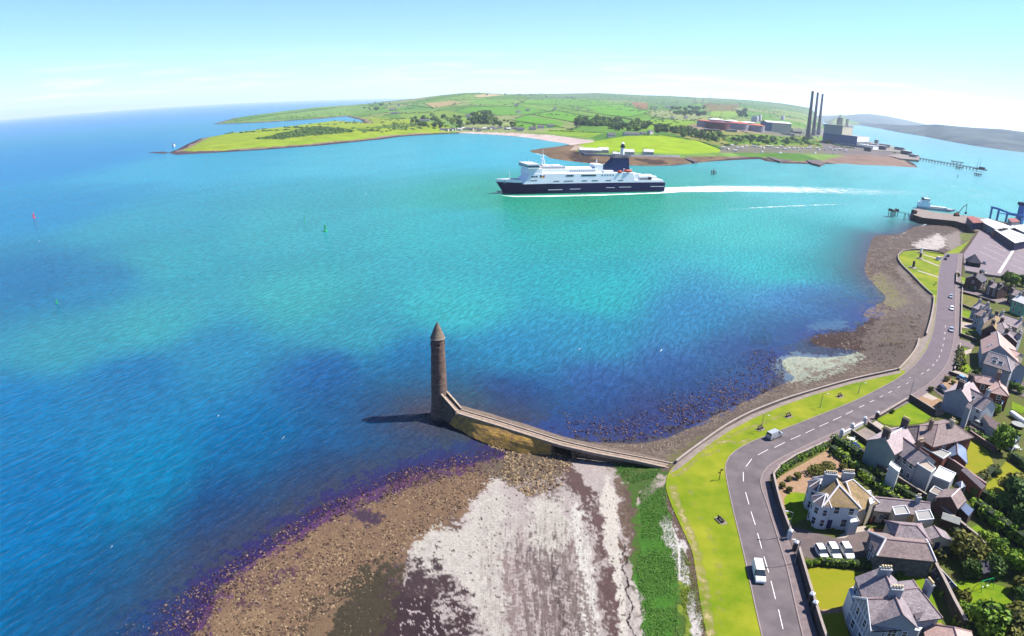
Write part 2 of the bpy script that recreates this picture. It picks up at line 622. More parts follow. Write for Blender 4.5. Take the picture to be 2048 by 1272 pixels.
# pale sand, cream above, pinkish where the wash has sorted it
paint([(800, 1500), (790, 1272), (800, 1170), (815, 1090), (870, 1055), (910, 1060), (930, 1010), (985, 955), (1060, 960), (1110, 935), (1160, 915), (1240, 925), (1290, 935), (1240, 980), (1250, 1100), (1275, 1272), (1300, 1500)], (220, 206, 196), (188, 172, 168), 26)
paint([(840, 1130), (810, 1090), (870, 1052), (915, 1062), (950, 1010), (985, 955), (1010, 960), (1025, 1010), (1030, 1080), (1010, 1180), (1010, 1300), (980, 1300), (950, 1200), (900, 1150)], (226, 218, 204), (206, 196, 184), 34)
paint([(1052, 1070), (1070, 1000), (1110, 985), (1138, 1040), (1130, 1110), (1085, 1125)], (230, 222, 206), (212, 202, 190), 30)
paint([(1140, 1060), (1150, 1000), (1165, 1020), (1180, 1100), (1195, 1200), (1200, 1320), (1168, 1320), (1160, 1180)], (246, 240, 226), (230, 222, 210), 12)
paint([(1196, 1000), (1215, 950), (1235, 990), (1240, 1080), (1248, 1180), (1258, 1300), (1244, 1300), (1232, 1180), (1214, 1090)], (240, 230, 214), (226, 214, 200), 9)
# dark peat and weed left by the tide, lower left of the sand
paint([(760, 1500), (765, 1272), (775, 1190), (815, 1140), (880, 1150), (930, 1180), (960, 1230), (960, 1300), (900, 1500)], (88, 66, 68), (66, 48, 54), 60, .44)
paint([(765, 1500), (768, 1260), (790, 1190), (840, 1190), (880, 1230), (880, 1500)], (76, 56, 60), (64, 46, 52), 30)
paint([(800, 1170), (808, 1105), (850, 1110), (920, 1160), (900, 1210), (860, 1200)], (98, 76, 78), (66, 52, 54), 60, .5)
for q in range(9):
    yy = 1200 + q * 11
    m = (np.abs(py - yy - (px - 870) * .12 * (1 if q % 2 else -1) - (n_fine - .5) * 16 - w2 * 30) < .9) & (px > 800) & (px < 930) & (fbm(px * .05, py * .05 + q, 47) > .45)
    col[m] = np.array(lin(206, 190, 186, K))
# scattered dark wrack on the clean sand
m = (fbm(x * 2.1, y * 2.1, 49, 2) > .80) & in_poly(px, py, np.array([(820, 1110), (920, 1060), (1000, 970), (1150, 960), (1250, 1000), (1270, 1272), (960, 1272)], float))
col[m] = np.array(lin(92, 74, 68, K))
paint([(1040, 862), (1150, 790), (1350, 710), (1550, 630), (1740, 590), (1750, 640), (1570, 690), (1585, 740), (1420, 838), (1290, 876), (1130, 878)], (106, 114, 162), (82, 88, 136), 50)
paint([(1100, 870), (1250, 800), (1420, 740), (1540, 700), (1570, 745), (1400, 840), (1280, 876)], (110, 66, 96), (72, 56, 88), 80, .58)
# rocks under the causeway
paint([(900, 850), (960, 880), (1040, 900), (1110, 905), (1140, 930), (1100, 960), (1010, 960), (960, 940), (1010, 905)], (150, 132, 110), (88, 74, 62), 20)
paint([(1060, 990), (1020, 960), (1060, 940), (1130, 935), (1150, 960), (1120, 1000)], (120, 102, 94), (150, 132, 122), 30, .45)
# strandlines on the sand, parallel with the grass edge
e_s = E_ + 1.6 * (fbm(x * .3, y * .3, 31) - .5) + 5 * (fbm(x * .04, y * .04, 32) - .5)
for q, (cx, wd, c) in enumerate([(1122, 17, (104, 84, 80)), (1088, 15, (112, 90, 88)), (1064, 20, (112, 90, 90)), (1036, 12, (126, 104, 100)), (1010, 11, (150, 126, 122)), (1146, 9, (126, 104, 96)), (1100, 8, (84, 66, 64))]):
    cx2 = cx + (py - 1100) * (0.10 + .0010 * (cx - 1000))
    fr = fbm(px * .10 + q * 7, py * .40, 40 + q, 3)
    nn = fbm(px * .3 + q * 3, py * .06, 60 + q, 3)
    m = np.exp(-((px - cx2 + w1 * 20 - (fr - .5) * 30) / wd) ** 2) * sstep(1000, 1150, py + (w2 * 100)) * INS
    m = sstep(.30, .62, m * .75 + (nn - .5) * 1.1)[:, None] * .85
    m = m * (np.abs(px - cx2) < wd * 2.6)[:, None]
    col = col * (1 - m) + np.array(lin(*c, K))[None] * (.8 + .4 * n_hi[:, None]) * m
paint([(1118, 930), (1140, 915), (1160, 950), (1185, 980), (1198, 1020), (1210, 1075), (1228, 1150), (1240, 1272), (1260, 1500), (1220, 1500), (1210, 1272), (1195, 1150), (1188, 1060), (1170, 1000), (1140, 975)], (126, 100, 94), (98, 74, 72), 16, .36)
paint([(1165, 990), (1190, 1000), (1210, 1060), (1190, 1080), (1165, 1030)], (140, 112, 110), (96, 74, 74), 24, .5)
# salt marsh: brown rim, green mat, white shingle against the grass
paint([(1215, 930), (1260, 932), (1255, 1000), (1268, 1080), (1268, 1140), (1255, 1140), (1243, 1050), (1240, 980)], (112, 92, 74), (140, 118, 104), 12, .42)
paint([(1235, 935), (1300, 930), (1340, 944), (1330, 1000), (1350, 1080), (1372, 1150), (1400, 1272), (1420, 1500), (1310, 1500), (1282, 1272), (1268, 1180), (1262, 1110), (1268, 1030), (1262, 985)], (96, 128, 50), (80, 112, 38), 16)
paint([(1225, 940), (1270, 935), (1300, 945), (1290, 965), (1250, 970)], (110, 130, 60), (90, 104, 60), 12, .4)
paint([(1272, 1010), (1300, 975), (1325, 985), (1330, 1040), (1350, 1120), (1352, 1180), (1350, 1272), (1370, 1500), (1300, 1500), (1280, 1272), (1270, 1160), (1280, 1080)], (92, 150, 44), (66, 122, 34), 14)
paint([(1280, 985), (1322, 945), (1338, 955), (1325, 975), (1290, 1000), (1275, 1010)], (224, 206, 190), (190, 172, 156), 10)
paint([(1322, 1030), (1345, 1050), (1370, 1090), (1376, 1130), (1374, 1165), (1366, 1170), (1362, 1130), (1345, 1110), (1330, 1075)], (246, 238, 232), (226, 214, 204), 14)
paint([(1375, 1165), (1388, 1180), (1404, 1272), (1420, 1400), (1400, 1400), (1385, 1240), (1372, 1200)], (240, 232, 226), (210, 200, 190), 16, .46)
paint([(1352, 1120), (1378, 1150), (1384, 1200), (1400, 1272), (1370, 1272), (1356, 1180)], (120, 150, 30), (150, 160, 60), 16, .47)
paint([(1252, 1100), (1266, 1130), (1262, 1180), (1290, 1260), (1300, 1400), (1280, 1400), (1262, 1240), (1246, 1180)], (226, 214, 204), (150, 134, 120), 10, .42)
fs = fbm(px * .55, py * .035, 48, 4)
fm = sstep(.40, .74, fs * .6 + .4 * fbm(px * .16, py * .16, 46, 4))[:, None] * (in_poly(px, py, np.array([(960, 1500), (960, 1000), (1010, 950), (1140, 960), (1200, 1100), (1230, 1500)], float)) * sstep(980, 1080, py))[:, None] * .6
col = col * (1 - fm) + np.array(lin(168, 150, 142, K))[None] * fm
paint([(1336, 1035), (1350, 1060), (1366, 1095), (1372, 1130), (1370, 1165), (1356, 1160), (1350, 1120), (1336, 1085), (1322, 1060)], (250, 242, 236), (236, 226, 218), 5)
paint([(1372, 1180), (1386, 1190), (1398, 1260), (1412, 1400), (1400, 1400), (1380, 1250)], (246, 238, 230), (214, 204, 194), 10, .42)
paint([(1275, 1160), (1290, 1240), (1310, 1400), (1284, 1400), (1264, 1240), (1258, 1160)], (240, 230, 220), (200, 184, 170), 14, .44)
# the edge of the peat shelf shows as a thin dark step
for _off in (0,):
    xs = np.interp(py, [1080, 1105, 1140, 1180, 1215, 1240, 1272, 1400], [1250, 1248, 1247, 1256, 1262, 1256, 1272, 1290])
    m = (np.abs(px - xs - w1 * 26) < 1.8) & (py > 1085) & INS
    col[m] = np.array(lin(52, 42, 40, K))
# east bay: cobbles brown-grey, tawny weed, bright green weed, two sand pools
paint([(1050, 862), (1200, 880), (1330, 875), (1420, 845), (1500, 800), (1560, 775), (1700, 740), (1800, 730), (1500, 840), (1400, 900), (1345, 940), (1250, 915), (1100, 880)], (150, 130, 114), (100, 82, 72), 16)
paint([(1340, 935), (1395, 885), (1450, 850), (1390, 880), (1330, 915)], (150, 150, 70), (130, 116, 90), 12, .4)
paint([(1540, 735), (1555, 712), (1600, 705), (1650, 712), (1725, 703), (1740, 712), (1690, 740), (1620, 765), (1575, 765)], (176, 190, 172), (206, 206, 178), 16)
paint([(1610, 655), (1640, 640), (1690, 640), (1690, 655), (1640, 662)], (160, 186, 180), (130, 160, 170), 16)
paint([(1615, 690), (1630, 668), (1700, 660), (1735, 640), (1800, 610), (1830, 640), (1820, 690), (1760, 720), (1700, 700)], (96, 70, 62), (58, 42, 42), 16)
paint([(1730, 730), (1720, 690), (1770, 620), (1850, 620), (1850, 660), (1830, 690), (1790, 740)], (146, 128, 118), (98, 82, 76), 20)
paint([(1760, 690), (1790, 640), (1820, 640), (1800, 690)], (150, 142, 60), (110, 92, 80), 30, .5)
paint([(1485, 672), (1510, 655), (1545, 668), (1545, 690), (1500, 690)], (90, 60, 62), (60, 40, 52), 14)
paint([(1735, 560), (1750, 540), (1790, 560), (1850, 570), (1868, 600), (1860, 660), (1830, 640), (1790, 620), (1750, 590)], (150, 134, 126), (116, 100, 94), 12)
paint([(1738, 556), (1762, 546), (1790, 575), (1815, 608), (1800, 618), (1768, 606), (1750, 580)], (176, 178, 84), (140, 132, 96), 14, .43)
paint([(1735, 500), (1750, 470), (1790, 462), (1850, 455), (1920, 455), (1930, 480), (1900, 500), (1800, 510), (1800, 530), (1750, 540)], (128, 108, 98), (90, 74, 68), 12)
paint([(1795, 525), (1808, 540), (1830, 568), (1862, 600), (1855, 606), (1822, 572), (1795, 545)], (178, 162, 152), (150, 136, 126), 8)
paint([(1822, 488), (1850, 478), (1875, 466), (1890, 476), (1892, 492), (1870, 500), (1840, 498)], (236, 224, 214), (222, 208, 198), 9)
paint([(1890, 470), (1920, 462), (1922, 490), (1905, 505), (1895, 495)], (180, 162, 152), (160, 144, 134), 10)
paint([(1920, 470), (1938, 462), (1950, 470), (1935, 484), (1922, 482)], (140, 160, 40), (120, 130, 60), 8, .4)
paint([(1600, 740), (1700, 712), (1740, 640), (1745, 560), (1740, 500), (1800, 470), (1900, 460), (1800, 510), (1830, 570), (1862, 620), (1845, 680), (1790, 745), (1650, 775), (1480, 840), (1380, 900), (1330, 920), (1250, 905), (1350, 880)], (168, 150, 132), (140, 122, 106), 60, .54)
paint([(1700, 730), (1760, 640), (1840, 620), (1850, 670), (1790, 740)], (92, 76, 66), (74, 58, 52), 80, .56)
V, F, col, D_ = compact(V, F, np.clip(col, .003, .8), D)
m_shore = mat('shore', (.7, .7, .7), .95, (1.3, 1.3, 1.3), 2.2, .9, 5, vcol='tone', spec=.15)
struct(np_mesh('foreshore', V, F, m_shore, cols={'tone': col}))

# --- sea
SEA = [(30, 250, 45, 140, 220), (300, 228, 60, 150, 222), (600, 203, 70, 160, 225), (100, 330, 25, 135, 200), (400, 330, 45, 160, 200), (700, 320, 65, 175, 205), (1000, 310, 60, 180, 210),
       (60, 430, 25, 135, 190), (300, 450, 40, 150, 178), (600, 450, 50, 158, 176), (900, 450, 45, 165, 178), (1200, 455, 40, 165, 165), (1500, 460, 60, 180, 182), (1700, 400, 85, 190, 200), (1170, 406, 40, 160, 130), (1080, 402, 45, 162, 140), (1270, 400, 45, 165, 145),  # hull reflection and wake green put into the water colour beside the ferry
       (1900, 330, 110, 200, 220), (2020, 420, 100, 200, 210), (1700, 260, 110, 190, 215), (60, 570, 10, 108, 162), (190, 560, 20, 118, 165), (320, 640, 45, 150, 168), (330, 520, 40, 150, 170), (600, 600, 50, 158, 170), (900, 620, 48, 165, 178), (1200, 590, 40, 162, 175), (1560, 540, 50, 172, 182), (1700, 500, 60, 175, 186),
       (40, 800, 0, 110, 170), (250, 760, 15, 108, 165), (420, 700, 30, 125, 170), (640, 760, 25, 92, 155), (800, 740, 28, 110, 165), (1000, 720, 38, 128, 175), (1200, 670, 42, 135, 175), (1400, 640, 48, 130, 180), (1620, 600, 62, 130, 188), (700, 680, 45, 145, 170), (150, 680, 40, 140, 165),
       (60, 1000, 0, 105, 168), (300, 950, 0, 118, 172), (500, 900, 5, 102, 162), (700, 860, 18, 98, 160), (200, 1200, 0, 98, 158), (450, 1030, 12, 84, 148), (620, 960, 16, 88, 150), (830, 880, 22, 92, 152), (900, 850, 30, 130, 170), (1000, 800, 36, 88, 156), (1200, 780, 46, 92, 155), (1350, 740, 50, 98, 160), (1480, 700, 56, 106, 165), (1300, 830, 58, 84, 140)]
na, nr = 560, 420
a0, a1 = -1.45, 1.2
X, Y = polar_grid(a0, a1, na, 40, 45000, nr)
x, y = X.ravel(), Y.ravel()
near = np.hypot(x, y) < 800
Zs = np.full(x.shape, -9.0)
Dn = np.full(x.shape, 500.0)
Ins = np.zeros(x.shape, bool)
zz, dd, ii, ee, ll = shore_height(x[near], y[near])
Zs[near], Dn[near], Ins[near] = zz, dd, ii
depth = np.where(Ins, 0, np.maximum(-Zs, 0))
depth = np.where(near, depth, 9.0)
opac = 1 - np.exp(-depth / .6)
sea_c = np.array([lin(*s[2:]) for s in SEA])
sp = GA([s[:2] for s in SEA], 0.0)
LA = lambda a, b: np.stack([np.arctan2(a, b) * 1.6, np.log(np.hypot(a, b))], -1)
q, p0 = LA(x, y), LA(sp[:, 0], sp[:, 1])
wr = .12 * (fbm(x * .012, y * .012, 51) - .5)
q = q + wr[:, None]
num, den = 0, 0
for i in range(len(p0)):
    w = 1 / (((q - p0[i]) ** 2).sum(1) + .0035) ** 2
    num = num + w[:, None] * sea_c[i][None]
    den = den + w
SEA_GAIN = 0.43
tint = num / den[:, None] * SEA_GAIN * np.array([1.25, .97, .86])
keep = ~(Ins & (Dn > 3)) 
F = grid_faces(na, nr)
F = F[keep[F].any(1)]
V = np.stack([x, y, np.zeros_like(x)], 1)
V, F, tint, opac = compact(V, F, tint, opac)

m_sea = bpy.data.materials.new('sea_water')
m_sea.use_nodes = True
nt = m_sea.node_tree
N, Lk = nt.nodes, nt.links
N.clear()
out = N.new('ShaderNodeOutputMaterial')
at = N.new('ShaderNodeAttribute'); at.attribute_name = 'tone'
ao = N.new('ShaderNodeAttribute'); ao.attribute_name = 'opacity'
tc = N.new('ShaderNodeTexCoord')
CREST = math.radians(64)                                          # the crests run this way across the bay
def waves(sc, sx, sy, det, rot):
    mp = N.new('ShaderNodeMapping')
    mp.inputs['Rotation'].default_value = (0, 0, -rot)
    Lk.new(tc.outputs['Object'], mp.inputs['Vector'])
    m2 = N.new('ShaderNodeMapping')
    m2.inputs['Scale'].default_value = (sx, sy, 1)
    Lk.new(mp.outputs[0], m2.inputs['Vector'])
    n = N.new('ShaderNodeTexNoise')
    n.inputs['Scale'].default_value = sc
    n.inputs['Detail'].default_value = det
    n.inputs['Roughness'].default_value = .6
    n.inputs['Distortion'].default_value = .3
    Lk.new(m2.outputs[0], n.inputs['Vector'])
    return n.outputs['Fac']
W1 = waves(.62, .32, 1.0, 3, CREST)
W2 = waves(1.6, .42, 1.0, 3, CREST + .25)
W3 = waves(.035, .3, 1.0, 3, CREST - .2)
def math_(op, a, b=None, c=None):
    n = N.new('ShaderNodeMath'); n.operation = op
    for k, v in enumerate((a, b, c)):
        if v is None:
            continue
        if isinstance(v, (int, float)):
            n.inputs[k].default_value = v
        else:
            Lk.new(v, n.inputs[k])
    return n.outputs[0]
hgt = math_('ADD', math_('MULTIPLY', W1, 1.0), math_('MULTIPLY', W2, .35))
bp = N.new('ShaderNodeBump')
bp.inputs['Strength'].default_value = .65
bp.inputs['Distance'].default_value = 1.0
Lk.new(hgt, bp.inputs['Height'])
# wave light and shade painted into the body colour, with broad wind lanes
rr = N.new('ShaderNodeMapRange')
Lk.new(math_('ADD', math_('ADD', math_('MULTIPLY', W1, .55), math_('MULTIPLY', W2, .25)), math_('MULTIPLY', W3, .12)), rr.inputs['Value'])
rr.inputs['From Min'].default_value, rr.inputs['From Max'].default_value = .40, .60
rr.inputs['To Min'].default_value, rr.inputs['To Max'].default_value = .74, 1.26
mx = N.new('ShaderNodeMix'); mx.data_type = 'RGBA'; mx.blend_type = 'MULTIPLY'; mx.inputs['Factor'].default_value = 1
Lk.new(at.outputs['Color'], mx.inputs['A'])
Lk.new(rr.outputs[0], mx.inputs['B'])
df = N.new('ShaderNodeBsdfDiffuse')
Lk.new(mx.outputs['Result'], df.inputs['Color'])
Lk.new(bp.outputs[0], df.inputs['Normal'])
tr = N.new('ShaderNodeBsdfTransparent')
tr.inputs['Color'].default_value = (.66, .74, .96, 1)
m1 = N.new('ShaderNodeMixShader')
Lk.new(math_('POWER', ao.outputs['Fac'], .9), m1.inputs[0])
Lk.new(tr.outputs[0], m1.inputs[1])
Lk.new(df.outputs[0], m1.inputs[2])
gl = N.new('ShaderNodeBsdfGlossy')
gl.inputs['Roughness'].default_value = .12
Lk.new(bp.outputs[0], gl.inputs['Normal'])
fr = N.new('ShaderNodeFresnel'); fr.inputs['IOR'].default_value = 1.33
Lk.new(bp.outputs[0], fr.inputs['Normal'])
m2_ = N.new('ShaderNodeMixShader')
Lk.new(math_('MULTIPLY', fr.outputs[0], .42), m2_.inputs[0])
Lk.new(m1.outputs[0], m2_.inputs[1])
Lk.new(gl.outputs[0], m2_.inputs[2])
Lk.new(m2_.outputs[0], out.inputs['Surface'])
struct(np_mesh('sea', V, F, m_sea, smooth=True, cols={'tone': tint}, floats={'opacity': opac}))
# the bed of the open sea, under the surface out to the horizon
m_bed = mat('seabed', (.03, .05, .06), 1)
struct(np_mesh('seabed', [(-46000, -2000, -12), (46000, -2000, -12), (46000, 46000, -12), (-46000, 46000, -12)], [(0, 1, 2, 3)], m_bed))

# --- town ground
m_grass = mat('mown_grass', lin(124, 160, 8, K), .95, lin(192, 194, 50, K), .11, .9, 5, spec=.1, detail=14, ramp=(.33, .68))
m_lawn = mat('lawn', lin(112, 158, 10, K), .95, lin(168, 186, 30, K), .3, .6, 7, spec=.1)
m_lawn2 = mat('dry_lawn', lin(158, 172, 16, K), .95, lin(190, 176, 52, K), .3, .6, 7, spec=.1)
m_rough = mat('rough_grass', lin(120, 130, 50, K), .95, lin(170, 160, 80, K), .4, .8, 5, spec=.1)
m_road = mat('asphalt', lin(118, 107, 110, K), .9, lin(154, 141, 142, K), .22, .25, 20, spec=.2, detail=12)
m_pave = mat('pavement', lin(140, 124, 126, K), .9, lin(176, 156, 154, K), .8, .3, 12, spec=.2)
m_conc = mat('concrete', lin(196, 178, 166, K), .9, lin(160, 144, 134, K), .5, .3, 9, spec=.2)
m_pale = mat('pale_paving', lin(236, 220, 206, K), .9, lin(214, 194, 176, K), .6, .2, 9, spec=.2)
m_gravel = mat('garden_gravel', lin(222, 184, 146, K), .95, lin(190, 150, 118, K), 1.2, .5, 14, spec=.1)
m_tarmac = mat('yard_tarmac', lin(150, 132, 128, K), .92, lin(120, 106, 106, K), .5, .3, 14, spec=.2)
m_earth = mat('earth', lin(120, 100, 80, K), .95, lin(86, 76, 50, K), .5, .6, 7, spec=.1)
m_white = mat('white_line', lin(250, 246, 240, .5), .8, lin(225, 218, 214, .5), 2.0, spec=.2)
m_kerb = mat('kerb_stone', lin(206, 186, 180, K), .9, lin(180, 160, 156, K), 1.5, spec=.2)

g = MB()
g.prism(LAND_W, -1.5, ZG - .05)
struct(g.build('town_ground', m_earth))

ROAD_L = [(1600, 1500), (1545, 1360), (1523, 1272), (1511, 1220), (1498, 1160), (1487, 1110), (1475, 1060), (1463, 1010), (1453, 962), (1450, 937), (1454, 920), (1466, 905), (1492, 888), (1530, 872), (1600, 845), (1700, 805), (1760, 776), (1800, 753), (1832, 726), (1852, 698), (1863, 670), (1869, 640), (1873, 600), (1876, 560), (1881, 525), (1890, 507)]
ROAD_R = [(1700, 1500), (1632, 1360), (1607, 1272), (1591, 1205), (1576, 1140), (1561, 1090), (1546, 1042), (1533, 1002), (1524, 976), (1523, 957), (1535, 936), (1560, 918), (1600, 898), (1660, 870), (1740, 836), (1800, 804), (1850, 774), (1880, 748), (1896, 725), (1905, 695), (1910, 660), (1911, 600), (1913, 560), (1916, 525), (1919, 507)]
PAVE_R = [(1740, 1500), (1662, 1360), (1634, 1272), (1612, 1195), (1594, 1125), (1580, 1085), (1566, 1048), (1551, 1003), (1540, 967), (1542, 950), (1556, 934), (1582, 917), (1640, 890), (1690, 866), (1745, 842), (1806, 812), (1858, 784), (1892, 757), (1910, 732), (1917, 700), (1919, 660), (1920, 600), (1922, 560), (1924, 525), (1926, 507)]
RL, RR, PR = spline(ROAD_L, 6), spline(ROAD_R, 6), spline(PAVE_R, 6)
sheet('promenade_grass', np.concatenate([COAST[:-3], RL[::-1]]), m_grass, ZG)
sheet('road', np.concatenate([RL, RR[::-1]]), m_road, ZG + .004)
sheet('road_resurfaced', np.concatenate([RL[-43:], RR[::-1][:41]]), mat('pale_asphalt', lin(150, 134, 142, K), .9, lin(134, 118, 126, K), .3, .25, 20, spec=.2), ZG + .006)
PRW, RRW = GA(PR), GA(RR)
pv = MB()
pv.prism(np.concatenate([RRW, PRW[::-1]]), ZG - .02, ZG + .12)
struct(pv.build('pavement', m_pave))
# kerbs: one stone strip each side
def strip(mb, line, w, z0, z1, side=1):
    L = np.asarray(line, float)
    t = np.gradient(L, axis=0)
    t /= np.linalg.norm(t, axis=1, keepdims=True) + 1e-9
    nrm = np.stack([-t[:, 1], t[:, 0]], 1) * side
    secs = [[(*p, z0), (*p, z1), (*(p + n * w), z1), (*(p + n * w), z0)] for p, n in zip(L, nrm)]
    mb.loft(secs, closed=True, cap=True)
    return mb
struct(strip(MB(), RRW, .22, ZG - .01, ZG + .135, 1).build('kerb', m_kerb))
struct(strip(MB(), GA(RL), .22, ZG - .01, ZG + .1, -1).build('kerb', m_kerb))
# broken centre line, each dash a mesh of its own
DASH = [((1557, 1219), (1566, 1258)), ((1542, 1162), (1551, 1198)), ((1528, 1113), (1537.5, 1145)), ((1515, 1066), (1523.6, 1097)), ((1502, 1023), (1510.7, 1050)), ((1491, 984), (1498, 1009)), ((1486.5, 944), (1486.8, 963)),
        ((1492, 933), (1503.6, 917.6)), ((1515.6, 910), (1536, 899)), ((1549, 895), (1570, 884.6)), ((1581, 879), (1601, 870.7)), ((1611, 866), (1629, 857.7)), ((1638.7, 853), (1657, 844.8)), ((1665.6, 840.8), (1682.8, 833)), ((1691.5, 828.7), (1706, 821)),
        ((1718, 815), (1728, 810.5)), ((1739, 804.5), (1748, 800.5)), ((1759, 794.5), (1766, 791.5)), ((1777, 785.5), (1784, 782)), ((1795, 775.5), (1801, 772.5)), ((1812, 768), (1817, 765)), ((1842, 748.5), (1847, 745)), ((1854, 742), (1859, 738)), ((1865, 732), (1868, 728)), ((1873, 723), (1875.5, 719)), ((1878, 715), (1879.5, 711)), ((1882.6, 703), (1883.6, 699)), ((1885.6, 692.5), (1886.4, 688)), ((1888, 680), (1888.6, 675)), ((1889.6, 668), (1890, 664)), ((1890.6, 655), (1891, 651))]
for a, b in DASH:
    A, B = G(*a), G(*b)
    d = (B - A); L = d.length; d.normalize()
    n = Vector((-d.y, d.x, 0)) * .075
    z = Vector((0, 0, .012))
    struct(MB().poly([A - n + z, B - n + z, B + n + z, A + n + z]).build('road_dash', m_white)) if d.cross(n).z > 0 else None
# footpath along the top of the sea wall, the apron at the bend, and worn patches
sheet('footpath', [(1338, 948), (1352, 928), (1374, 911), (1400, 891), (1452, 856), (1502, 829), (1562, 805), (1622, 785), (1702, 762), (1762, 749), (1800, 741), (1803, 746), (1762, 754), (1702, 768), (1624, 791), (1566, 811), (1508, 836), (1462, 860), (1412, 893), (1386, 915), (1358, 938)], m_conc, ZG + .012)
sheet('concrete_apron', [(1800, 741), (1815, 722), (1832, 700), (1840, 679), (1853, 671), (1861, 640), (1867, 606), (1871, 606), (1868, 640), (1862, 668), (1851, 696), (1836, 718), (1812, 741)], m_conc, ZG + .016)
# pavement along the sea side by the bend
sheet('seaward_pavement', [(1812, 741), (1836, 719), (1853, 696), (1863, 668), (1869, 640), (1872, 606), (1875, 606), (1871, 645), (1864, 674), (1852, 702), (1832, 729), (1806, 750)], m_pave, ZG + .02)

# worn and sun-bleached turf along the beach edge and where people cross
m_worn = bpy.data.materials.new('worn_turf')
m_worn.use_nodes = True
nt = m_worn.node_tree
N, Lk = nt.nodes, nt.links
b_ = N['Principled BSDF']; b_.inputs['Roughness'].default_value = .95; b_.inputs['Specular IOR Level'].default_value = .1
tc = N.new('ShaderNodeTexCoord')
nz = N.new('ShaderNodeTexNoise'); nz.inputs['Scale'].default_value = .55; nz.inputs['Detail'].default_value = 12; nz.inputs['Roughness'].default_value = .7
Lk.new(tc.outputs['Object'], nz.inputs['Vector'])
a_ = N.new('ShaderNodeAttribute'); a_.attribute_name = 'wear'
ad = N.new('ShaderNodeMath'); ad.operation = 'ADD'; Lk.new(a_.outputs['Fac'], ad.inputs[0]); Lk.new(nz.outputs['Fac'], ad.inputs[1])
mr = N.new('ShaderNodeMapRange'); Lk.new(ad.outputs[0], mr.inputs['Value']); mr.inputs['From Min'].default_value, mr.inputs['From Max'].default_value = .86, 1.16
Lk.new(mr.outputs[0], b_.inputs['Alpha'])
cr = N.new('ShaderNodeValToRGB'); cr.color_ramp.elements[0].position, cr.color_ramp.elements[1].position = .35, .65
cr.color_ramp.elements[0].color, cr.color_ramp.elements[1].color = (*lin(186, 186, 74, K), 1), (*lin(224, 204, 150, K), 1)
Lk.new(nz.outputs['Fac'], cr.inputs['Fac']); Lk.new(cr.outputs['Color'], b_.inputs['Base Color'])
def worn(line, width, strength, z):
    P = GA(line)
    ii = np.linspace(0, len(P) - 1, 60)
    P = np.stack([np.interp(ii, range(len(P)), P[:, j]) for j in (0, 1)], 1)
    t = np.gradient(P, axis=0); t /= np.linalg.norm(t, axis=1, keepdims=True)
    n_ = np.stack([-t[:, 1], t[:, 0]], 1)
    V, A = [], []
    for i in range(60):
        for j in range(7):
            u = j / 6 * 2 - 1
            V.append((*(P[i] + n_[i] * width * u), z)); A.append(strength * (1 - abs(u) ** 2) - (.2 if abs(u) > .9 else 0))
    struct(np_mesh('worn_turf', V, grid_faces(60, 7), m_worn, floats={'wear': A}))
worn([(1425, 1300), (1412, 1200), (1398, 1120), (1380, 1065), (1356, 1010), (1346, 970)], 1.7, .55, ZG + .0015)
worn([(1400, 905), (1440, 880), (1480, 862), (1530, 845), (1580, 822)], 1.6, .46, ZG + .0018)
worn([(1430, 1300), (1440, 1200), (1436, 1120), (1410, 1050), (1380, 990), (1372, 945)], 2.2, .36, ZG + .0021)
worn([(1345, 952), (1362, 945), (1395, 915), (1440, 900)], 1.4, .5, ZG + .0024)
worn([(1430, 888), (1452, 882), (1480, 886), (1500, 878)], 1.3, .55, ZG + .0027)
# ------------------------------------------------------------------ round tower and causeway
m_tower = brick_mat('tower_stone', lin(176, 146, 128, .42), lin(130, 104, 94, .42), lin(104, 88, 82, .42), .7, .32, .04, noise=.5, bump=.8)
m_cone = brick_mat('cone_stone', lin(176, 158, 134, .42), lin(150, 132, 116, .42), lin(110, 98, 90, .42), .6, .3, .03, noise=.3)
m_stone = mat('rubble_stone', lin(176, 152, 130, K), .95, lin(96, 80, 70, K), 1.2, .8, 4)
m_cap = mat('pale_coping', lin(236, 214, 192, K), .9, lin(190, 166, 146, K), 1.0, .3, 8)
m_black = mat('dark_opening', (.01, .01, .012), .9)
TB = G(880, 828, 0.8)
tow = thing('round_tower', 'tall grey stone round tower with conical cap standing at the end of the causeway', 'tower', TB)
sh = MB().lathe([(2.75, -1.6), (2.6, 0), (2.32, 3.6), (2.22, 8), (2.02, 16), (1.82, 23.3)], 40, cap=False)
sh.build('shaft', m_tower, tow, True, True)
MB().lathe([(1.84, 23.2), (2.02, 23.25), (2.06, 23.5), (1.98, 23.62)], 40, cap=False).build('cornice', m_cap, tow, False, True)
MB().lathe([(2.0, 23.55), (1.45, 25.0), (.85, 26.5), (.3, 27.6), (.16, 27.75), (.2, 27.9), (.02, 28.25)], 40).build('conical_cap', m_cone, tow, False, True)
for a in (-1.3, .27, 1.84, 3.41):
    w = MB().box(0, 0, 0, .42, .5, 1.05).build('window', m_black, tow)
    w.location = (1.72 * math.cos(a), 1.72 * math.sin(a), 21.4); w.rotation_euler = (0, 0, a + math.pi / 2)
    s = MB().box(0, 0, 0, .8, .6, .14).build('sill', m_cap, w); s.location = (0, 0, -.16)
for a, z in ((-1.2, 12.5), (-1.9, 7.5)):
    w = MB().box(0, 0, 0, .22, .4, .7).build('slit_window', m_black, tow)
    w.location = (1.98 * math.cos(a), 1.98 * math.sin(a), z); w.rotation_euler = (0, 0, a + math.pi / 2)
CW = thing('causeway', 'narrow pale concrete causeway on stone banks leading out to the round tower', 'causeway', (0, 0, 0))
ZC = 4.3
up = GA([(921, 819), (1000, 842), (1060, 861), (1120, 880), (1200, 899), (1280, 914), (1350, 928)], ZC)
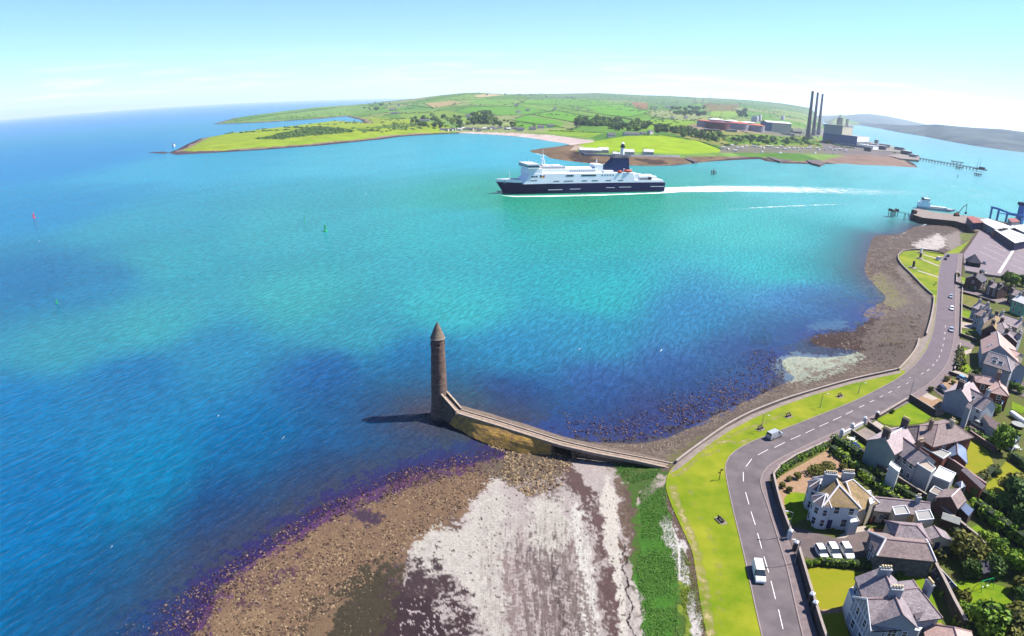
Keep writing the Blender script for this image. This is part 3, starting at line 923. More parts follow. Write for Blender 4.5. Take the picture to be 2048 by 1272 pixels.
dn = GA([(914, 828), (1000, 854), (1060, 873), (1120, 892), (1190, 908), (1270, 923), (1342, 939)], ZC)
dk = MB()
dk.loft([[(*a, ZC - .5), (*b, ZC - .5), (*b, ZC), (*a, ZC)] for a, b in zip(up, dn)], True, True)
m_deck = mat('causeway_concrete', lin(232, 206, 182, K), .9, lin(180, 152, 132, K), .7, .4, 9)
dk.build('deck', m_deck, CW)
for nm, L, s in (('kerb', up, -1), ('kerb', dn, 1)):
    strip(MB(), L, .35, ZC - .02, ZC + .28, s).build(nm, m_cap, CW)
mid = [(a * .5 + b * .5) for a, b in zip(up, dn)]
strip(MB(), np.array(mid) + .0, .22, ZC - .02, ZC + .012, 1).build('drain_line', m_stone, CW)
# lichen-yellow bank on the near side
m_bank = mat('lichen_rubble', lin(216, 168, 66, .5), .95, lin(132, 104, 80, .5), .9, 1.0, 3)
def bank(name, top_px, foot_px, zt, zf, m, parent, seed, n=14, k=5):
    T, Fp = GA(top_px, zt), GA(foot_px, zf)
    tt = np.linspace(0, 1, n)
    ii = np.linspace(0, len(T) - 1, n)
    T = np.stack([np.interp(ii, range(len(T)), T[:, j]) for j in (0, 1)], 1)
    Fp = np.stack([np.interp(ii, range(len(Fp)), Fp[:, j]) for j in (0, 1)], 1)
    r = random.Random(seed)
    secs = []
    for a, b in zip(T, Fp):
        s = []
        for q in range(k + 1):
            u = q / k
            bulge = .5 * math.sin(math.pi * u)
            z = zt + (zf - zt) * u + bulge * .9
            s.append((a[0] + (b[0] - a[0]) * u + r.uniform(-.12, .12), a[1] + (b[1] - a[1]) * u + r.uniform(-.12, .12), z + r.uniform(-.12, .12)))
        secs.append(s)
    mb = MB(); mb.loft(secs, closed=False)
    return mb.build(name, m, parent, False)
bank('rubble_bank', [(914, 829), (1000, 855), (1060, 874), (1105, 888)], [(898, 848), (955, 880), (1036, 905), (1102, 914)], ZC - .15, .4, m_bank, CW, 1)
bank('rubble_bank', [(1145, 899), (1190, 909), (1270, 924), (1338, 938)], [(1142, 908), (1185, 918), (1262, 930), (1330, 941)], ZC - .15, 2.2, m_stone, CW, 2)
bank('rubble_bank', [(923, 818), (1000, 841), (1060, 860), (1120, 879), (1200, 898), (1348, 927)], [(925, 812), (1002, 834), (1064, 853), (1124, 873), (1205, 892), (1350, 923)], ZC - .1, .3, m_stone, CW, 3)
# pier faces of the small span
A, B = GA([(1105, 888), (1145, 899)], ZC); A2, B2 = GA([(1110, 877), (1150, 887)], ZC)
for P, Q in ((A, A2), (B, B2)):
    d = (B - A) / np.linalg.norm(B - A) * .4
    s = -1 if P is A else 1
    MB().prism([P, Q, Q + d * s, P + d * s], -.5, ZC - .5).build('abutment', m_stone, CW)
# flight of steps up to the tower door
st = thing('stone_stair', 'sloping stone stair with pale parapets rising from the causeway to the tower', 'stair', (0, 0, 0))
P0 = (G(921, 819, ZC) + G(914, 828, ZC)) / 2
dv = (TB - P0); dv.z = 0; dlen = dv.length - 2.0; dv.normalize(); nv = Vector((-dv.y, dv.x, 0))
for i in range(12):
    c = P0 + dv * (dlen * (i + .5) / 12)
    MB().box(c.x, c.y, 0.2, dlen / 12, 1.7, ZC - .1 + .25 * (i + 1) - .2, math.atan2(dv.y, dv.x)).build('step', m_cap, st)
for s in (-1, 1):
    a, b = P0 + nv * s * 1.05, P0 + dv * dlen + nv * s * 1.05
    o = nv * .2
    pr = MB().loft([[(*(a - o).xy, .2), (*(a + o).xy, .2), (*(a + o).xy, ZC + .7), (*(a - o).xy, ZC + .7)], [(*(b - o).xy, .2), (*(b + o).xy, .2), (*(b + o).xy, ZC + 3.9), (*(b - o).xy, ZC + 3.9)]], True, True)
    pr.build('parapet', m_stone, st)
    o = nv * .28
    MB().loft([[(*(a - o).xy, ZC + .7), (*(a + o).xy, ZC + .7), (*(a + o).xy, ZC + .85), (*(a - o).xy, ZC + .85)], [(*(b - o).xy, ZC + 3.9), (*(b + o).xy, ZC + 3.9), (*(b + o).xy, ZC + 4.05), (*(b - o).xy, ZC + 4.05)]], True, True).build('coping', m_cap, st)
# low rock outcrop round the tower foot
rk = MB()
for k in range(60):
    a = RNG.uniform(0, 6.28); r = RNG.uniform(2.4, 5.2)
    s_ = RNG.uniform(.3, .8)
    rk.blob(TB.x + r * math.cos(a) * 1.2 + .8, TB.y + r * math.sin(a) * .6 - .4, -.25, s_, s_, s_ * .6, RNG, .3, 1)
tag(rk.build('tower_rocks', mat('weed_rock', lin(96, 72, 74, K), .95, lin(60, 44, 48, K), 1, .6, 4)), 'dark weedy rocks heaped round the foot of the round tower', 'rocks', kind='stuff')
# ------------------------------------------------------------------ the peninsula across the water and the hills beyond
LM1f = [(292, 305), (330, 303.5), (352, 309.5), (420, 306), (470, 303), (520, 300), (560, 297), (640, 291), (700, 285), (760, 279), (800, 273.5), (850, 270), (900, 267.5)]
LM1b = [(900, 262), (820, 250), (760, 244), (700, 240), (650, 241), (610, 245.5), (560, 251.5), (500, 258.5), (440, 266), (400, 272.5), (374, 283), (352, 294), (330, 301)]
LM1 = np.concatenate([GA(LM1f, 0), GA(LM1b, 6)])
FRONT = [(760, 279), (800, 273.5), (850, 270), (900, 267.5), (930, 266.5), (980, 269), (1030, 272.5), (1060, 276), (1090, 281), (1120, 285), (1140, 289), (1116, 293), (1085, 296.5), (1060, 301), (1066, 305.5), (1090, 309), (1100, 316),
         (1130, 321), (1170, 326), (1230, 330), (1300, 332), (1350, 331), (1385, 327), (1420, 323), (1470, 320), (1520, 318), (1530, 322), (1570, 327), (1625, 328), (1660, 328), (1690, 327), (1710, 329), (1760, 331), (1800, 333), (1835, 335),
         (1828, 327), (1812, 320), (1838, 317), (1838, 311), (1790, 298), (1750, 290), (1700, 269), (1665, 251), (1642, 241.5)]
LM2 = np.concatenate([GA([(426, 248.5), (470, 247), (520, 245), (580, 241.5), (640, 237.5), (692, 232.5), (722, 240), (745, 268)], 0), GA(FRONT, 0)])
def azr(px, py, r):
    d = rays(px, py)
    h = math.hypot(d[0], d[1])
    return [d[0] / h * r, d[1] / h * r]
LM2 = np.concatenate([LM2, [azr(1652, 236, 5200), azr(1730, 236, 9000), azr(1300, 190, 9500), azr(940, 186, 7000), azr(700, 210, 6200), azr(560, 226, 5000), azr(470, 240, 3700)]])
SKY = [(430, 247), (470, 240), (500, 236), (560, 226), (600, 219), (650, 213), (700, 210), (740, 207), (780, 202), (800, 200), (830, 197), (860, 193), (900, 189), (930, 186), (960, 185.5), (990, 187), (1020, 188.5), (1060, 188), (1100, 187.5), (1150, 187),
       (1190, 186), (1240, 188), (1280, 190), (1340, 192), (1400, 195), (1450, 197), (1500, 200), (1560, 206), (1600, 212), (1650, 221), (1690, 229), (1740, 242)]
RDG = [(430, 3200), (560, 4300), (700, 5000), (860, 4600), (940, 4200), (1050, 4600), (1100, 5500), (1300, 6500), (1500, 7000), (1740, 7500)]
SHR = [(430, 247), (700, 232), (745, 268), (760, 279), (850, 270), (930, 266.5), (1030, 272), (1120, 286), (1180, 300), (1300, 318), (1400, 315), (1500, 300), (1600, 285), (1660, 250), (1740, 247)]
ska = np.array([math.atan2(*rays(a, b)[:2]) for a, b in SKY])
skt = np.array([rays(a, b)[2] / math.hypot(*rays(a, b)[:2]) for a, b in SKY])
rda = np.interp([a for a, _ in RDG], [a for a, _ in SKY], ska)
rdr = np.array([r for _, r in RDG])
sha = np.array([math.atan2(*rays(a, b)[:2]) for a, b in SHR])
shr = np.array([math.hypot(*GA([s], 0)[0]) for s in SHR])
KNOLL = [(1290, 276, 110, 6), (1440, 215, 420, 16), (1340, 262, 260, 8), (1560, 270, 260, 5), (620, 262, 200, 5), (700, 262, 200, 4)]
KN = [(*GA([(a, b)], 8)[0], s, h) for a, b, s, h in KNOLL]
def hill_height(x, y, full=False):
    a, r = np.arctan2(x, y), np.hypot(x, y)
    i1, i2 = in_poly(x, y, LM1), in_poly(x, y, LM2)
    d1, d2 = dist_line(x, y, LM1, True), dist_line(x, y, LM2, True)
    d1, d2 = np.where(i1, d1, -d1), np.where(i2, d2, -d2)
    d = np.maximum(d1, d2)
    dr, rs = np.interp(a, rda, rdr), np.interp(a, sha, shr)
    hr = np.maximum(CAM_H + dr * np.interp(a, ska, skt) - 6, 0)
    u = (r - rs - 40) / (dr - rs)
    g_ = np.where(u < 1, np.clip(u, 0, 1) ** 1.35, np.clip(1 - (u - 1) * 1.6, 0, 1))
    n = fbm(x * .004, y * .004, 61, 4) - .5
    bump_ = sum(h * np.exp(-((x - kx) ** 2 + (y - ky) ** 2) / (2 * s * s)) for kx, ky, s, h in KN)
    z = 5.0 * sstep(8, 70, d) + 1.2 * sstep(-2, 10, d) + (hr * g_ + bump_ + 7 * n * np.clip(u * 3, 0, 1)) * sstep(0, 150, d)
    z = np.where(d < 0, np.maximum(d * .1, -3), z + .6 * (fbm(x * .05, y * .05, 62) - .5))
    return (z, d) if full else z
na, nr = 860, 330
X, Y = polar_grid(-.62, .74, na, 800, 9000, nr)
x, y = X.ravel(), Y.ravel()
z, d = hill_height(x, y, True)
_HG = z.reshape(na, nr)
_HR = 800 * (9000 / 800) ** np.linspace(0, 1, 3000)
def TH(px, py):
    """the spot on the far hills that is seen in that direction"""
    dd_ = rays(px, py)
    h = math.hypot(dd_[0], dd_[1])
    u = (math.atan2(dd_[0], dd_[1]) + .62) / 1.36 * (860 - 1)
    i = min(max(int(u), 0), 858)
    prof = _HG[i] * (1 - (u - i)) + _HG[i + 1] * (u - i)
    hh = np.interp(np.linspace(0, 329, 3000), np.arange(330), prof)
    hit = np.nonzero(CAM_H + _HR * dd_[2] / h <= np.maximum(hh, 0))[0]
    i = hit[0] if len(hit) else 2999
    return Vector((dd_[0] / h * _HR[i], dd_[1] / h * _HR[i], max(float(hh[i]), 0)))
F = grid_faces(na, nr)
F = F[(d > -25)[F].any(1)]
V = np.stack([x, y, z], 1)
V, F, d = compact(V, F, d)
x, y = V[:, 0], V[:, 1]
px, py = to_px(V)
n1, n2 = fbm(x * .02, y * .02, 71), fbm(x * .006, y * .006, 72)
w1, w2 = fbm(x * .03, y * .03, 73) - .5, fbm(x * .03, y * .03, 74) - .5
H = lambda *c: np.array(lin(*c, .34))
col = H(118, 160, 58)[None] + (H(92, 138, 52) - H(118, 160, 58))[None] * sstep(.35, .65, n2)[:, None]
col = col * (.8 + .4 * n1[:, None])
FIELDS = []
_vr = np.random.default_rng(4)
VS = _vr.uniform(-1, 1, (420, 2)) * np.array([3600, 3600]) + np.array([300, 3900])
def voro(x, y):
    i1 = np.zeros(len(x), int); d1 = np.full(len(x), 1e18); d2 = d1.copy()
    X_, Y_ = x + 60 * (fbm(x * .004, y * .004, 78) - .5), y + 60 * (fbm(x * .004, y * .004, 79) - .5)
    for k, (a, b) in enumerate(VS):
        dd = (X_ - a) ** 2 + ((Y_ - b) * .75) ** 2
        lt = dd < d1
        d2 = np.where(lt, d1, np.minimum(d2, dd)); i1 = np.where(lt, k, i1); d1 = np.where(lt, dd, d1)
    return i1, np.sqrt(d2) - np.sqrt(d1)
_ci, _cb = voro(x, y)
_pal = np.array([lin(*c, .34) for c in ((118, 166, 60), (96, 146, 50), (138, 176, 84), (152, 180, 92), (108, 150, 66), (126, 172, 52), (176, 178, 118))])
_pick = _vr.integers(0, 7, len(VS))
def fpaint(poly, c, c2=None, warp=5, thr=None, field=False):
    global col
    poly = np.array(poly, float)
    m = in_poly(px + w1 * warp * 2, py + w2 * warp, poly).astype(float)
    if thr is not None:
        m *= sstep(thr - .05, thr + .05, n1)
    c2 = c2 or c
    cc = H(*c)[None] + (H(*c2) - H(*c))[None] * n1[:, None]
    col = col * (1 - m[:, None]) + cc * m[:, None]
    if field:
        FIELDS.append(poly)
col = (col * .3 + _pal[_pick[_ci]] * .7) * (.85 + .3 * n1[:, None])
# far ridge country: duller
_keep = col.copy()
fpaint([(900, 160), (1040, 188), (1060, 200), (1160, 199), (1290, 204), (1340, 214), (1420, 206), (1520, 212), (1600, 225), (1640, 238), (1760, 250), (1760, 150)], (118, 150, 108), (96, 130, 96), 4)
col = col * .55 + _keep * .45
fpaint([(1040, 190), (1100, 192), (1200, 190), (1260, 196), (1120, 198)], (140, 170, 120), (110, 140, 104), 3, .5)
# fields
fpaint([(848, 207), (900, 201), (926, 205), (905, 211), (867, 216)], (206, 184, 128), (190, 168, 112), 1, field=True)
fpaint([(944, 191), (975, 187.5), (1012, 190), (958, 195)], (212, 190, 140), None, 1)
fpaint([(905, 196), (938, 187), (950, 196), (925, 199), (905, 199)], (140, 176, 78), None, 1, field=True)
fpaint([(800, 214), (830, 207), (868, 217), (862, 219), (810, 220)], (112, 160, 70), None, 1)
fpaint([(930, 206), (960, 198), (1028, 197), (1026, 212), (940, 207)], (120, 168, 66), (134, 178, 72), 1, field=True)
fpaint([(938, 214), (1025, 213), (1100, 221), (1050, 228), (980, 231), (912, 221)], (104, 164, 46), (122, 176, 56), 1, field=True)
fpaint([(1042, 202), (1090, 198), (1170, 197), (1236, 207), (1160, 212), (1050, 206)], (124, 178, 56), (112, 166, 52), 1, field=True)
fpaint([(1050, 208), (1120, 214), (1210, 230), (1260, 237), (1230, 240), (1100, 220), (1040, 212)], (130, 172, 66), None, 1, field=True)
fpaint([(1168, 212), (1240, 209), (1302, 224), (1256, 233), (1212, 229)], (112, 174, 44), (126, 184, 52), 1, field=True)
fpaint([(1062, 229), (1110, 222), (1196, 236), (1202, 246), (1150, 244)], (124, 182, 44), (108, 170, 40), 1, field=True)
fpaint([(1032, 236), (1056, 230), (1140, 246), (1040, 252), (1028, 244)], (118, 178, 46), (104, 166, 42), 1, field=True)
fpaint([(1026, 246), (1080, 252), (1130, 248), (1120, 256), (1040, 258)], (120, 176, 44), None, 1)
fpaint([(1084, 262), (1120, 258), (1212, 266), (1178, 275), (1130, 270)], (156, 190, 52), (140, 180, 48), 2, field=True)
fpaint([(800, 225), (900, 222), (960, 234), (940, 244), (800, 236)], (150, 178, 70), (130, 164, 62), 2)
fpaint([(690, 214), (760, 211), (760, 226), (690, 231), (560, 236), (500, 240), (560, 229)], (126, 170, 68), (140, 176, 80), 2, field=True)
# yellow-green headland in front, scrub on it
fpaint([(340, 304), (420, 262), (640, 236), (740, 236), (840, 240), (910, 255), (900, 268), (760, 280), (560, 297), (420, 304)], (176, 192, 52), (150, 178, 50), 2)
fpaint([(440, 300), (560, 292), (700, 280), (840, 268), (840, 262), (700, 272), (520, 286)], (150, 182, 48), (166, 190, 52), 3)
fpaint([(508, 278), (560, 266), (630, 252), (700, 258), (708, 264), (640, 270), (560, 278)], (84, 116, 42), (66, 96, 40), 4)
fpaint([(712, 258), (800, 246), (850, 244), (860, 252), (780, 262), (730, 266)], (88, 120, 48), (110, 136, 50), 6, .4)
fpaint([(600, 246), (640, 240), (760, 232), (840, 240), (760, 248)], (186, 196, 76), (160, 180, 60), 4, .5)
# promontory with the bright meadow
fpaint([(1140, 296), (1160, 289), (1200, 281), (1262, 271), (1325, 271), (1400, 282), (1446, 300), (1437, 305), (1360, 308), (1180, 301)], (176, 204, 20), (160, 194, 16), 1, field=True)
fpaint([(1200, 258), (1300, 240), (1400, 240), (1370, 252), (1300, 260)], (150, 186, 40), (130, 170, 46), 3)
fpaint([(1330, 262), (1390, 246), (1500, 262), (1560, 262), (1640, 280), (1640, 296), (1450, 292), (1380, 278)], (140, 150, 66), (168, 160, 84), 5)
fpaint([(1360, 254), (1400, 248), (1540, 264), (1530, 268), (1450, 262), (1380, 262)], (184, 160, 140), (160, 140, 120), 2)
fpaint([(1500, 262), (1600, 256), (1640, 262), (1640, 272), (1560, 272)], (150, 142, 126), (120, 124, 100), 3)
fpaint([(1440, 276), (1500, 268), (1620, 276), (1640, 288), (1560, 290), (1460, 288)], (132, 172, 40), (104, 140, 44), 4)
fpaint([(1440, 290), (1640, 294), (1700, 300), (1720, 310), (1560, 306), (1440, 306)], (124, 124, 104), (150, 142, 120), 4)
fpaint([(1640, 284), (1760, 296), (1840, 318), (1760, 314), (1650, 306)], (150, 138, 134), (124, 118, 114), 3)
fpaint([(1262, 204), (1296, 206), (1296, 218), (1272, 216)], (176, 130, 84), (150, 120, 80), 2)
fpaint([(1408, 206), (1480, 208), (1470, 224), (1410, 222)], (130, 122, 60), (150, 112, 70), 4, .4)
fpaint([(1420, 222), (1480, 222), (1476, 232), (1424, 234)], (150, 186, 66), None, 2)
# rock and weed along the water, pale pink beach in the bay
edge = d + 8 * w1 * 2
for (lo_, hi_, c, c2) in ((-30, 15, (96, 76, 78), (70, 54, 58)), (13, 27, (176, 152, 136), (140, 120, 104))):
    m = ((edge > lo_) & (edge < hi_)).astype(float) * np.where(px < 1150, 1, 1)
    m = m * sstep(.25, .4, fbm(x * .03, y * .03, 77) + (lo_ < 0) * .4)
    cc = H(*c)[None] + (H(*c2) - H(*c))[None] * n1[:, None]
    col = col * (1 - m[:, None]) + cc * m[:, None]
fpaint([(1056, 304), (1072, 297), (1120, 292), (1160, 288), (1150, 296), (1160, 304), (1240, 312), (1360, 314), (1440, 312), (1460, 316), (1400, 326), (1300, 333), (1150, 326), (1090, 316)], (112, 88, 74), (176, 148, 110), 3)
fpaint([(1066, 304), (1160, 300), (1300, 318), (1440, 313), (1400, 324), (1300, 331), (1150, 324), (1090, 312)], (78, 60, 54), (96, 76, 64), 8, .52)
fpaint([(1150, 290), (1168, 292), (1152, 300), (1140, 300)], (206, 184, 160), None, 2)
fpaint([(916, 265), (950, 263.5), (1040, 266.5), (1110, 271), (1186, 281), (1190, 284), (1142, 290), (1120, 286), (1080, 279), (1030, 272.5), (980, 269), (930, 267)], (240, 220, 210), (230, 204, 194), 1)
fpaint([(1640, 322), (1700, 308), (1780, 312), (1838, 336), (1760, 335), (1690, 330)], (150, 118, 110), (176, 150, 130), 3)
for p_ in ([(296, 306), (352, 311), (430, 307), (420, 302), (350, 303)],):
    fpaint(p_, (92, 74, 84), (120, 96, 100), 1)
m_far = mat('hill_land', (.75, .75, .75), 1, (1.2, 1.2, 1.2), .03, 0, vcol='tone', spec=.05)
struct(np_mesh('peninsula_hills', V, F, m_far, smooth=True, cols={'tone': np.clip(col, .004, .8)}))

# mainland across the lough, right, and the long pale hill far behind it; distance haze is put into both colours
def far_hill(name, shore, crest, rs_, rc_, c1, c2, seed, patch):
    n_a, n_r = 260, 60
    xs = np.linspace(shore[0][0], shore[-1][0], n_a)
    ys = np.interp(xs, [s[0] for s in shore], [s[1] for s in shore])
    yc = np.interp(xs, [s[0] for s in crest], [s[1] for s in crest])
    V = []
    for i in range(n_a):
        p = GA([(xs[i], ys[i])], 0)[0] if rs_ is None else np.array(azr(xs[i], ys[i], rs_))
        r0 = math.hypot(*p)
        dx, dy = p / r0
        dc = rays(xs[i], yc[i])
        rc = max(rc_, r0 + 800)
        hc = CAM_H + rc * dc[2] / math.hypot(dc[0], dc[1])
        for j in range(n_r + 8):
            u = j / n_r
            r = r0 + (rc - r0) * u
            zz = hc * (u ** .9 * (1.15 - .15 * u)) if u <= 1 else hc * (1 - (u - 1) * 2)
            V.append((dx * r, dy * r, zz if j else -3))
    V = np.array(V)
    x, y = V[:, 0], V[:, 1]
    n = fbm(x * .003, y * .003, seed)
    V[:, 2] += (V[:, 2] > 4) * 14 * (n - .5) * np.clip(V[:, 2] / 60, 0, .8)
    k = sstep(.4, .6, n * .5 + .5 * fbm(x * .01, y * .01, seed + 3))[:, None]
    col = H(*c1)[None] * (1 - k) + H(*c2)[None] * k
    kk = (sstep(.56, .6, fbm(x * .006, y * .006, seed + 9)) * patch)[:, None]
    col = col * (1 - kk) + H(196, 200, 190)[None] * kk
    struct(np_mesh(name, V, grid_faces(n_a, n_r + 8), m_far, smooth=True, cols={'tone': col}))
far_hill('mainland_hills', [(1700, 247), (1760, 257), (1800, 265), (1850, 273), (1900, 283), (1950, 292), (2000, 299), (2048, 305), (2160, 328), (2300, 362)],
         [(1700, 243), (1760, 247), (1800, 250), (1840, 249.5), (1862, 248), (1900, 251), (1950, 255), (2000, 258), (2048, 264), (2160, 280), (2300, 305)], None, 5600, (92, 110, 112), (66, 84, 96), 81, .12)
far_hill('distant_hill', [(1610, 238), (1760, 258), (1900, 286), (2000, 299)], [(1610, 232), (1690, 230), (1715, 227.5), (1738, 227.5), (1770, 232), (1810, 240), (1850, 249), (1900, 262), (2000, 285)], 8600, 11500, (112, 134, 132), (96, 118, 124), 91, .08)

# ------------------------------------------------------------------ trees, hedges and houses over there
m_leaf = bpy.data.materials.new('foliage')
m_leaf.use_nodes = True
def leaf_mat(name, c0, c1, c2):
    m = bpy.data.materials.new(name)
    m.use_nodes = True
    nt = m.node_tree
    b = nt.nodes['Principled BSDF']
    b.inputs['Roughness'].default_value = .7
    b.inputs['Specular IOR Level'].default_value = .15
    a = nt.nodes.new('ShaderNodeAttribute'); a.attribute_name = 'leaf'
    oi = nt.nodes.new('ShaderNodeObjectInfo')
    ad = nt.nodes.new('ShaderNodeMath'); ad.operation = 'MULTIPLY_ADD'
    nt.links.new(oi.outputs['Random'], ad.inputs[0]); ad.inputs[1].default_value = .35
    nt.links.new(a.outputs['Fac'], ad.inputs[2])
    r = nt.nodes.new('ShaderNodeValToRGB')
    r.color_ramp.elements[0].color, r.color_ramp.elements[1].color = (*c0, 1), (*c2, 1)
    r.color_ramp.elements[1].position = 1.15 if False else 1.0
    e = r.color_ramp.elements.new(.55); e.color = (*c1, 1)
    nt.links.new(ad.outputs[0], r.inputs['Fac'])
    nt.links.new(r.outputs['Color'], b.inputs['Base Color'])
    return m
m_leaf_dark = leaf_mat('dark_foliage', lin(40, 62, 24, .40), lin(86, 120, 46, .43), lin(134, 162, 70, .43))
m_leaf_mid = leaf_mat('green_foliage', lin(56, 92, 20, .40), lin(112, 152, 34, .40), lin(166, 192, 56, .40))
m_leaf_olive = leaf_mat('olive_foliage', lin(74, 78, 28, .38), lin(130, 130, 48, .38), lin(172, 164, 76, .38))
m_leaf_lime = leaf_mat('lime_foliage', lin(70, 108, 12, .38), lin(138, 180, 30, .38), lin(200, 214, 70, .38))
m_leaf_yellow = leaf_mat('yellow_foliage', lin(140, 140, 10, .45), lin(205, 200, 20, .45), lin(240, 226, 40, .45))
m_bark = mat('bark', lin(96, 80, 62, .45), .95, lin(60, 50, 42, .45), 4)

def leaf_cloud(name, lobes, n, size, m, seed, flat=.0, link=False, parent=None, bottom=None):
    """n leaf clumps spread over and inside the lobes (cx, cy, cz, rx, ry, rz)"""
    r = np.random.default_rng(seed)
    L = np.array(lobes, float)
    wt = (L[:, 3] * L[:, 4] + L[:, 4] * L[:, 5] + L[:, 3] * L[:, 5])
    idx = r.choice(len(L), n, p=wt / wt.sum())
    dirs = r.normal(size=(n, 3))
    dirs /= np.linalg.norm(dirs, axis=1, keepdims=True)
    rad = r.uniform(.45, 1.06, n) ** .5
    c = L[idx, :3] + dirs * L[idx, 3:] * rad[:, None]
    nrm = dirs + r.normal(size=(n, 3)) * .65
    nrm /= np.linalg.norm(nrm, axis=1, keepdims=True)
    t = np.cross(nrm, r.normal(size=(n, 3)))
    t /= np.linalg.norm(t, axis=1, keepdims=True)
    b = np.cross(nrm, t)
    s = (size * r.uniform(.55, 1.35, n))[:, None]
    V = np.stack([c - t * s - b * s * .6, c + t * s * .2 - b * s * .8, c + t * s + b * s * .5, c - t * s * .3 + b * s * .8], 1).reshape(-1, 3)
    if bottom is not None:
        V[:, 2] = np.maximum(V[:, 2], bottom)
    F = np.arange(4 * n).reshape(-1, 4)
    clump = r.uniform(0, .35, len(L))[idx]
    lf = np.repeat(np.clip(clump + r.uniform(0, .4, n), 0, 1), 4)
    return np_mesh(name, V, F, m, parent, floats={'leaf': lf}, link=link)

far_tree_meshes = []
for k in range(6):
    r = random.Random(100 + k)
    lobes = [(r.uniform(-.35, .35), r.uniform(-.35, .35), .5 + r.uniform(-.2, .25), .36 + r.uniform(0, .14), .36 + r.uniform(0, .14), .34 + r.uniform(0, .15)) for _ in range(6)]
    far_tree_meshes.append(leaf_cloud('tree_crown', lobes, 240, .13, (m_leaf_dark, m_leaf_mid, m_leaf_dark)[k % 3], 300 + k, bottom=0))
def far_tree(name, p, s, label, cat, group, k=None, wide=1.0):
    o = bpy.data.objects.new(name, far_tree_meshes[RNG.randrange(6) if k is None else k])
    COL.objects.link(o)
    o.location = (p.x, p.y, p.z - .4)
    o.scale = (s * wide, s * wide, s)
    o.rotation_euler = (0, 0, RNG.uniform(0, 6.28))
    return tag(o, label, cat, group)
def scatter_px(poly, n, seed):
    r = random.Random(seed)
    P = np.array(poly, float)
    x0, y0, x1, y1 = P[:, 0].min(), P[:, 1].min(), P[:, 0].max(), P[:, 1].max()
    out = []
    while len(out) < n:
        a, b = r.uniform(x0, x1), r.uniform(y0, y1)
        if in_poly(np.array([a]), np.array([b]), P)[0]:
            out.append((a, b))
    return sorted(out, key=lambda q: q[1])
WOODS = [([(946, 232), (975, 224), (985, 250), (950, 250)], 26, 15, 'dark rounded tree in the clump behind the beach cottages', 'trees behind the beach cottages'),
         ([(820, 236), (945, 232), (950, 250), (880, 256), (820, 250)], 40, 10, 'small green tree in the scrubby gardens left of the beach cottages', 'trees on the slope left of the cottages'),
         ([(985, 240), (1030, 244), (1030, 256), (985, 254)], 14, 9, 'small tree among the cottages above the pink beach', 'trees among the cottages'),
         ([(1140, 244), (1210, 238), (1240, 244), (1240, 252), (1150, 254)], 34, 13, 'dark tree in the long shelter belt below the green hill fields', 'trees of the shelter belt'),
         ([(1220, 252), (1290, 246), (1300, 262), (1225, 262)], 24, 12, 'green tree in the wood above the promontory farmhouse', 'trees above the farmhouse'),
         ([(1345, 218), (1408, 214), (1410, 232), (1345, 232)], 34, 15, 'tall dark tree in the wood left of the oil tanks', 'trees left of the oil tanks'),
         ([(1468, 222), (1492, 220), (1492, 236), (1470, 238)], 9, 15, 'dark tree standing beside the silos behind the oil tanks', 'trees beside the silos'),
         ([(1312, 258), (1330, 252), (1440, 274), (1445, 284), (1380, 276), (1312, 268)], 46, 11, 'dark green tree in the belt between the bright meadow and the oil tanks', 'trees below the oil tanks'),
         ([(1460, 282), (1500, 274), (1620, 278), (1660, 288), (1560, 290)], 40, 8, 'light green bush on the slope left of the power station', 'bushes beside the power station'),
         ([(700, 212), (760, 204), (790, 204), (770, 218), (750, 222)], 14, 11, 'tree round the white farm on the far headland', 'trees on the far headland')]
for i, (poly, n, s, lab, grp) in enumerate(WOODS):
    for a, b in scatter_px(poly, n, 500 + i):
        far_tree('tree', TH(a, b), s * RNG.uniform(.7, 1.35), lab, 'tree', grp, wide=RNG.uniform(.9, 1.3))
# gorse and scrub too dense to count, and the hedges between the fields
def stuff_clumps(name, pts, s0, s1, m, label, cat, seed, wide=1.3):
    r = np.random.default_rng(seed)
    Vs, Fs, Ls, k = [], [], [], 0
    for p in pts:
        s = r.uniform(s0, s1)
        n = 26
        dirs = r.normal(size=(n, 3)); dirs /= np.linalg.norm(dirs, axis=1, keepdims=True); dirs[:, 2] = np.abs(dirs[:, 2])
        c = np.array([p.x, p.y, p.z - .5]) + dirs * np.array([s * wide, s * wide, s]) * .55
        t = np.cross(dirs, r.normal(size=(n, 3))); t /= np.linalg.norm(t, axis=1, keepdims=True) + 1e-9
        b = np.cross(dirs, t)
        q = s * .26
        Vs.append(np.stack([c - t * q - b * q, c + t * q - b * q, c + t * q + b * q, c - t * q + b * q], 1).reshape(-1, 3))
        Ls.append(np.full(4 * n, 0) + np.repeat(r.uniform(0, .6, n), 4))
        Fs.append(np.arange(4 * n).reshape(-1, 4) + k); k += 4 * n
    o = np_mesh(name, np.concatenate(Vs), np.concatenate(Fs), m, floats={'leaf': np.concatenate(Ls)})
    return tag(o, label, cat, kind='stuff')
pts = []
for poly, n, sd_ in (([(508, 279), (560, 267), (630, 252), (702, 258), (708, 264), (640, 270), (560, 278)], 150, 1), ([(712, 258), (800, 246), (850, 244), (860, 256), (780, 264), (730, 268)], 70, 2), ([(600, 250), (700, 240), (860, 236), (860, 244), (700, 250)], 45, 3),
                   ([(530, 236), (600, 231), (690, 226), (700, 230), (600, 236)], 40, 4)):
    pts += [TH(a, b) for a, b in scatter_px(poly, n, 900 + sd_)]
stuff_clumps('headland_scrub', pts, 3.5, 7, m_leaf_dark, 'dark gorse scrub covering the low yellow-green headland', 'scrub', 5)
pts = []
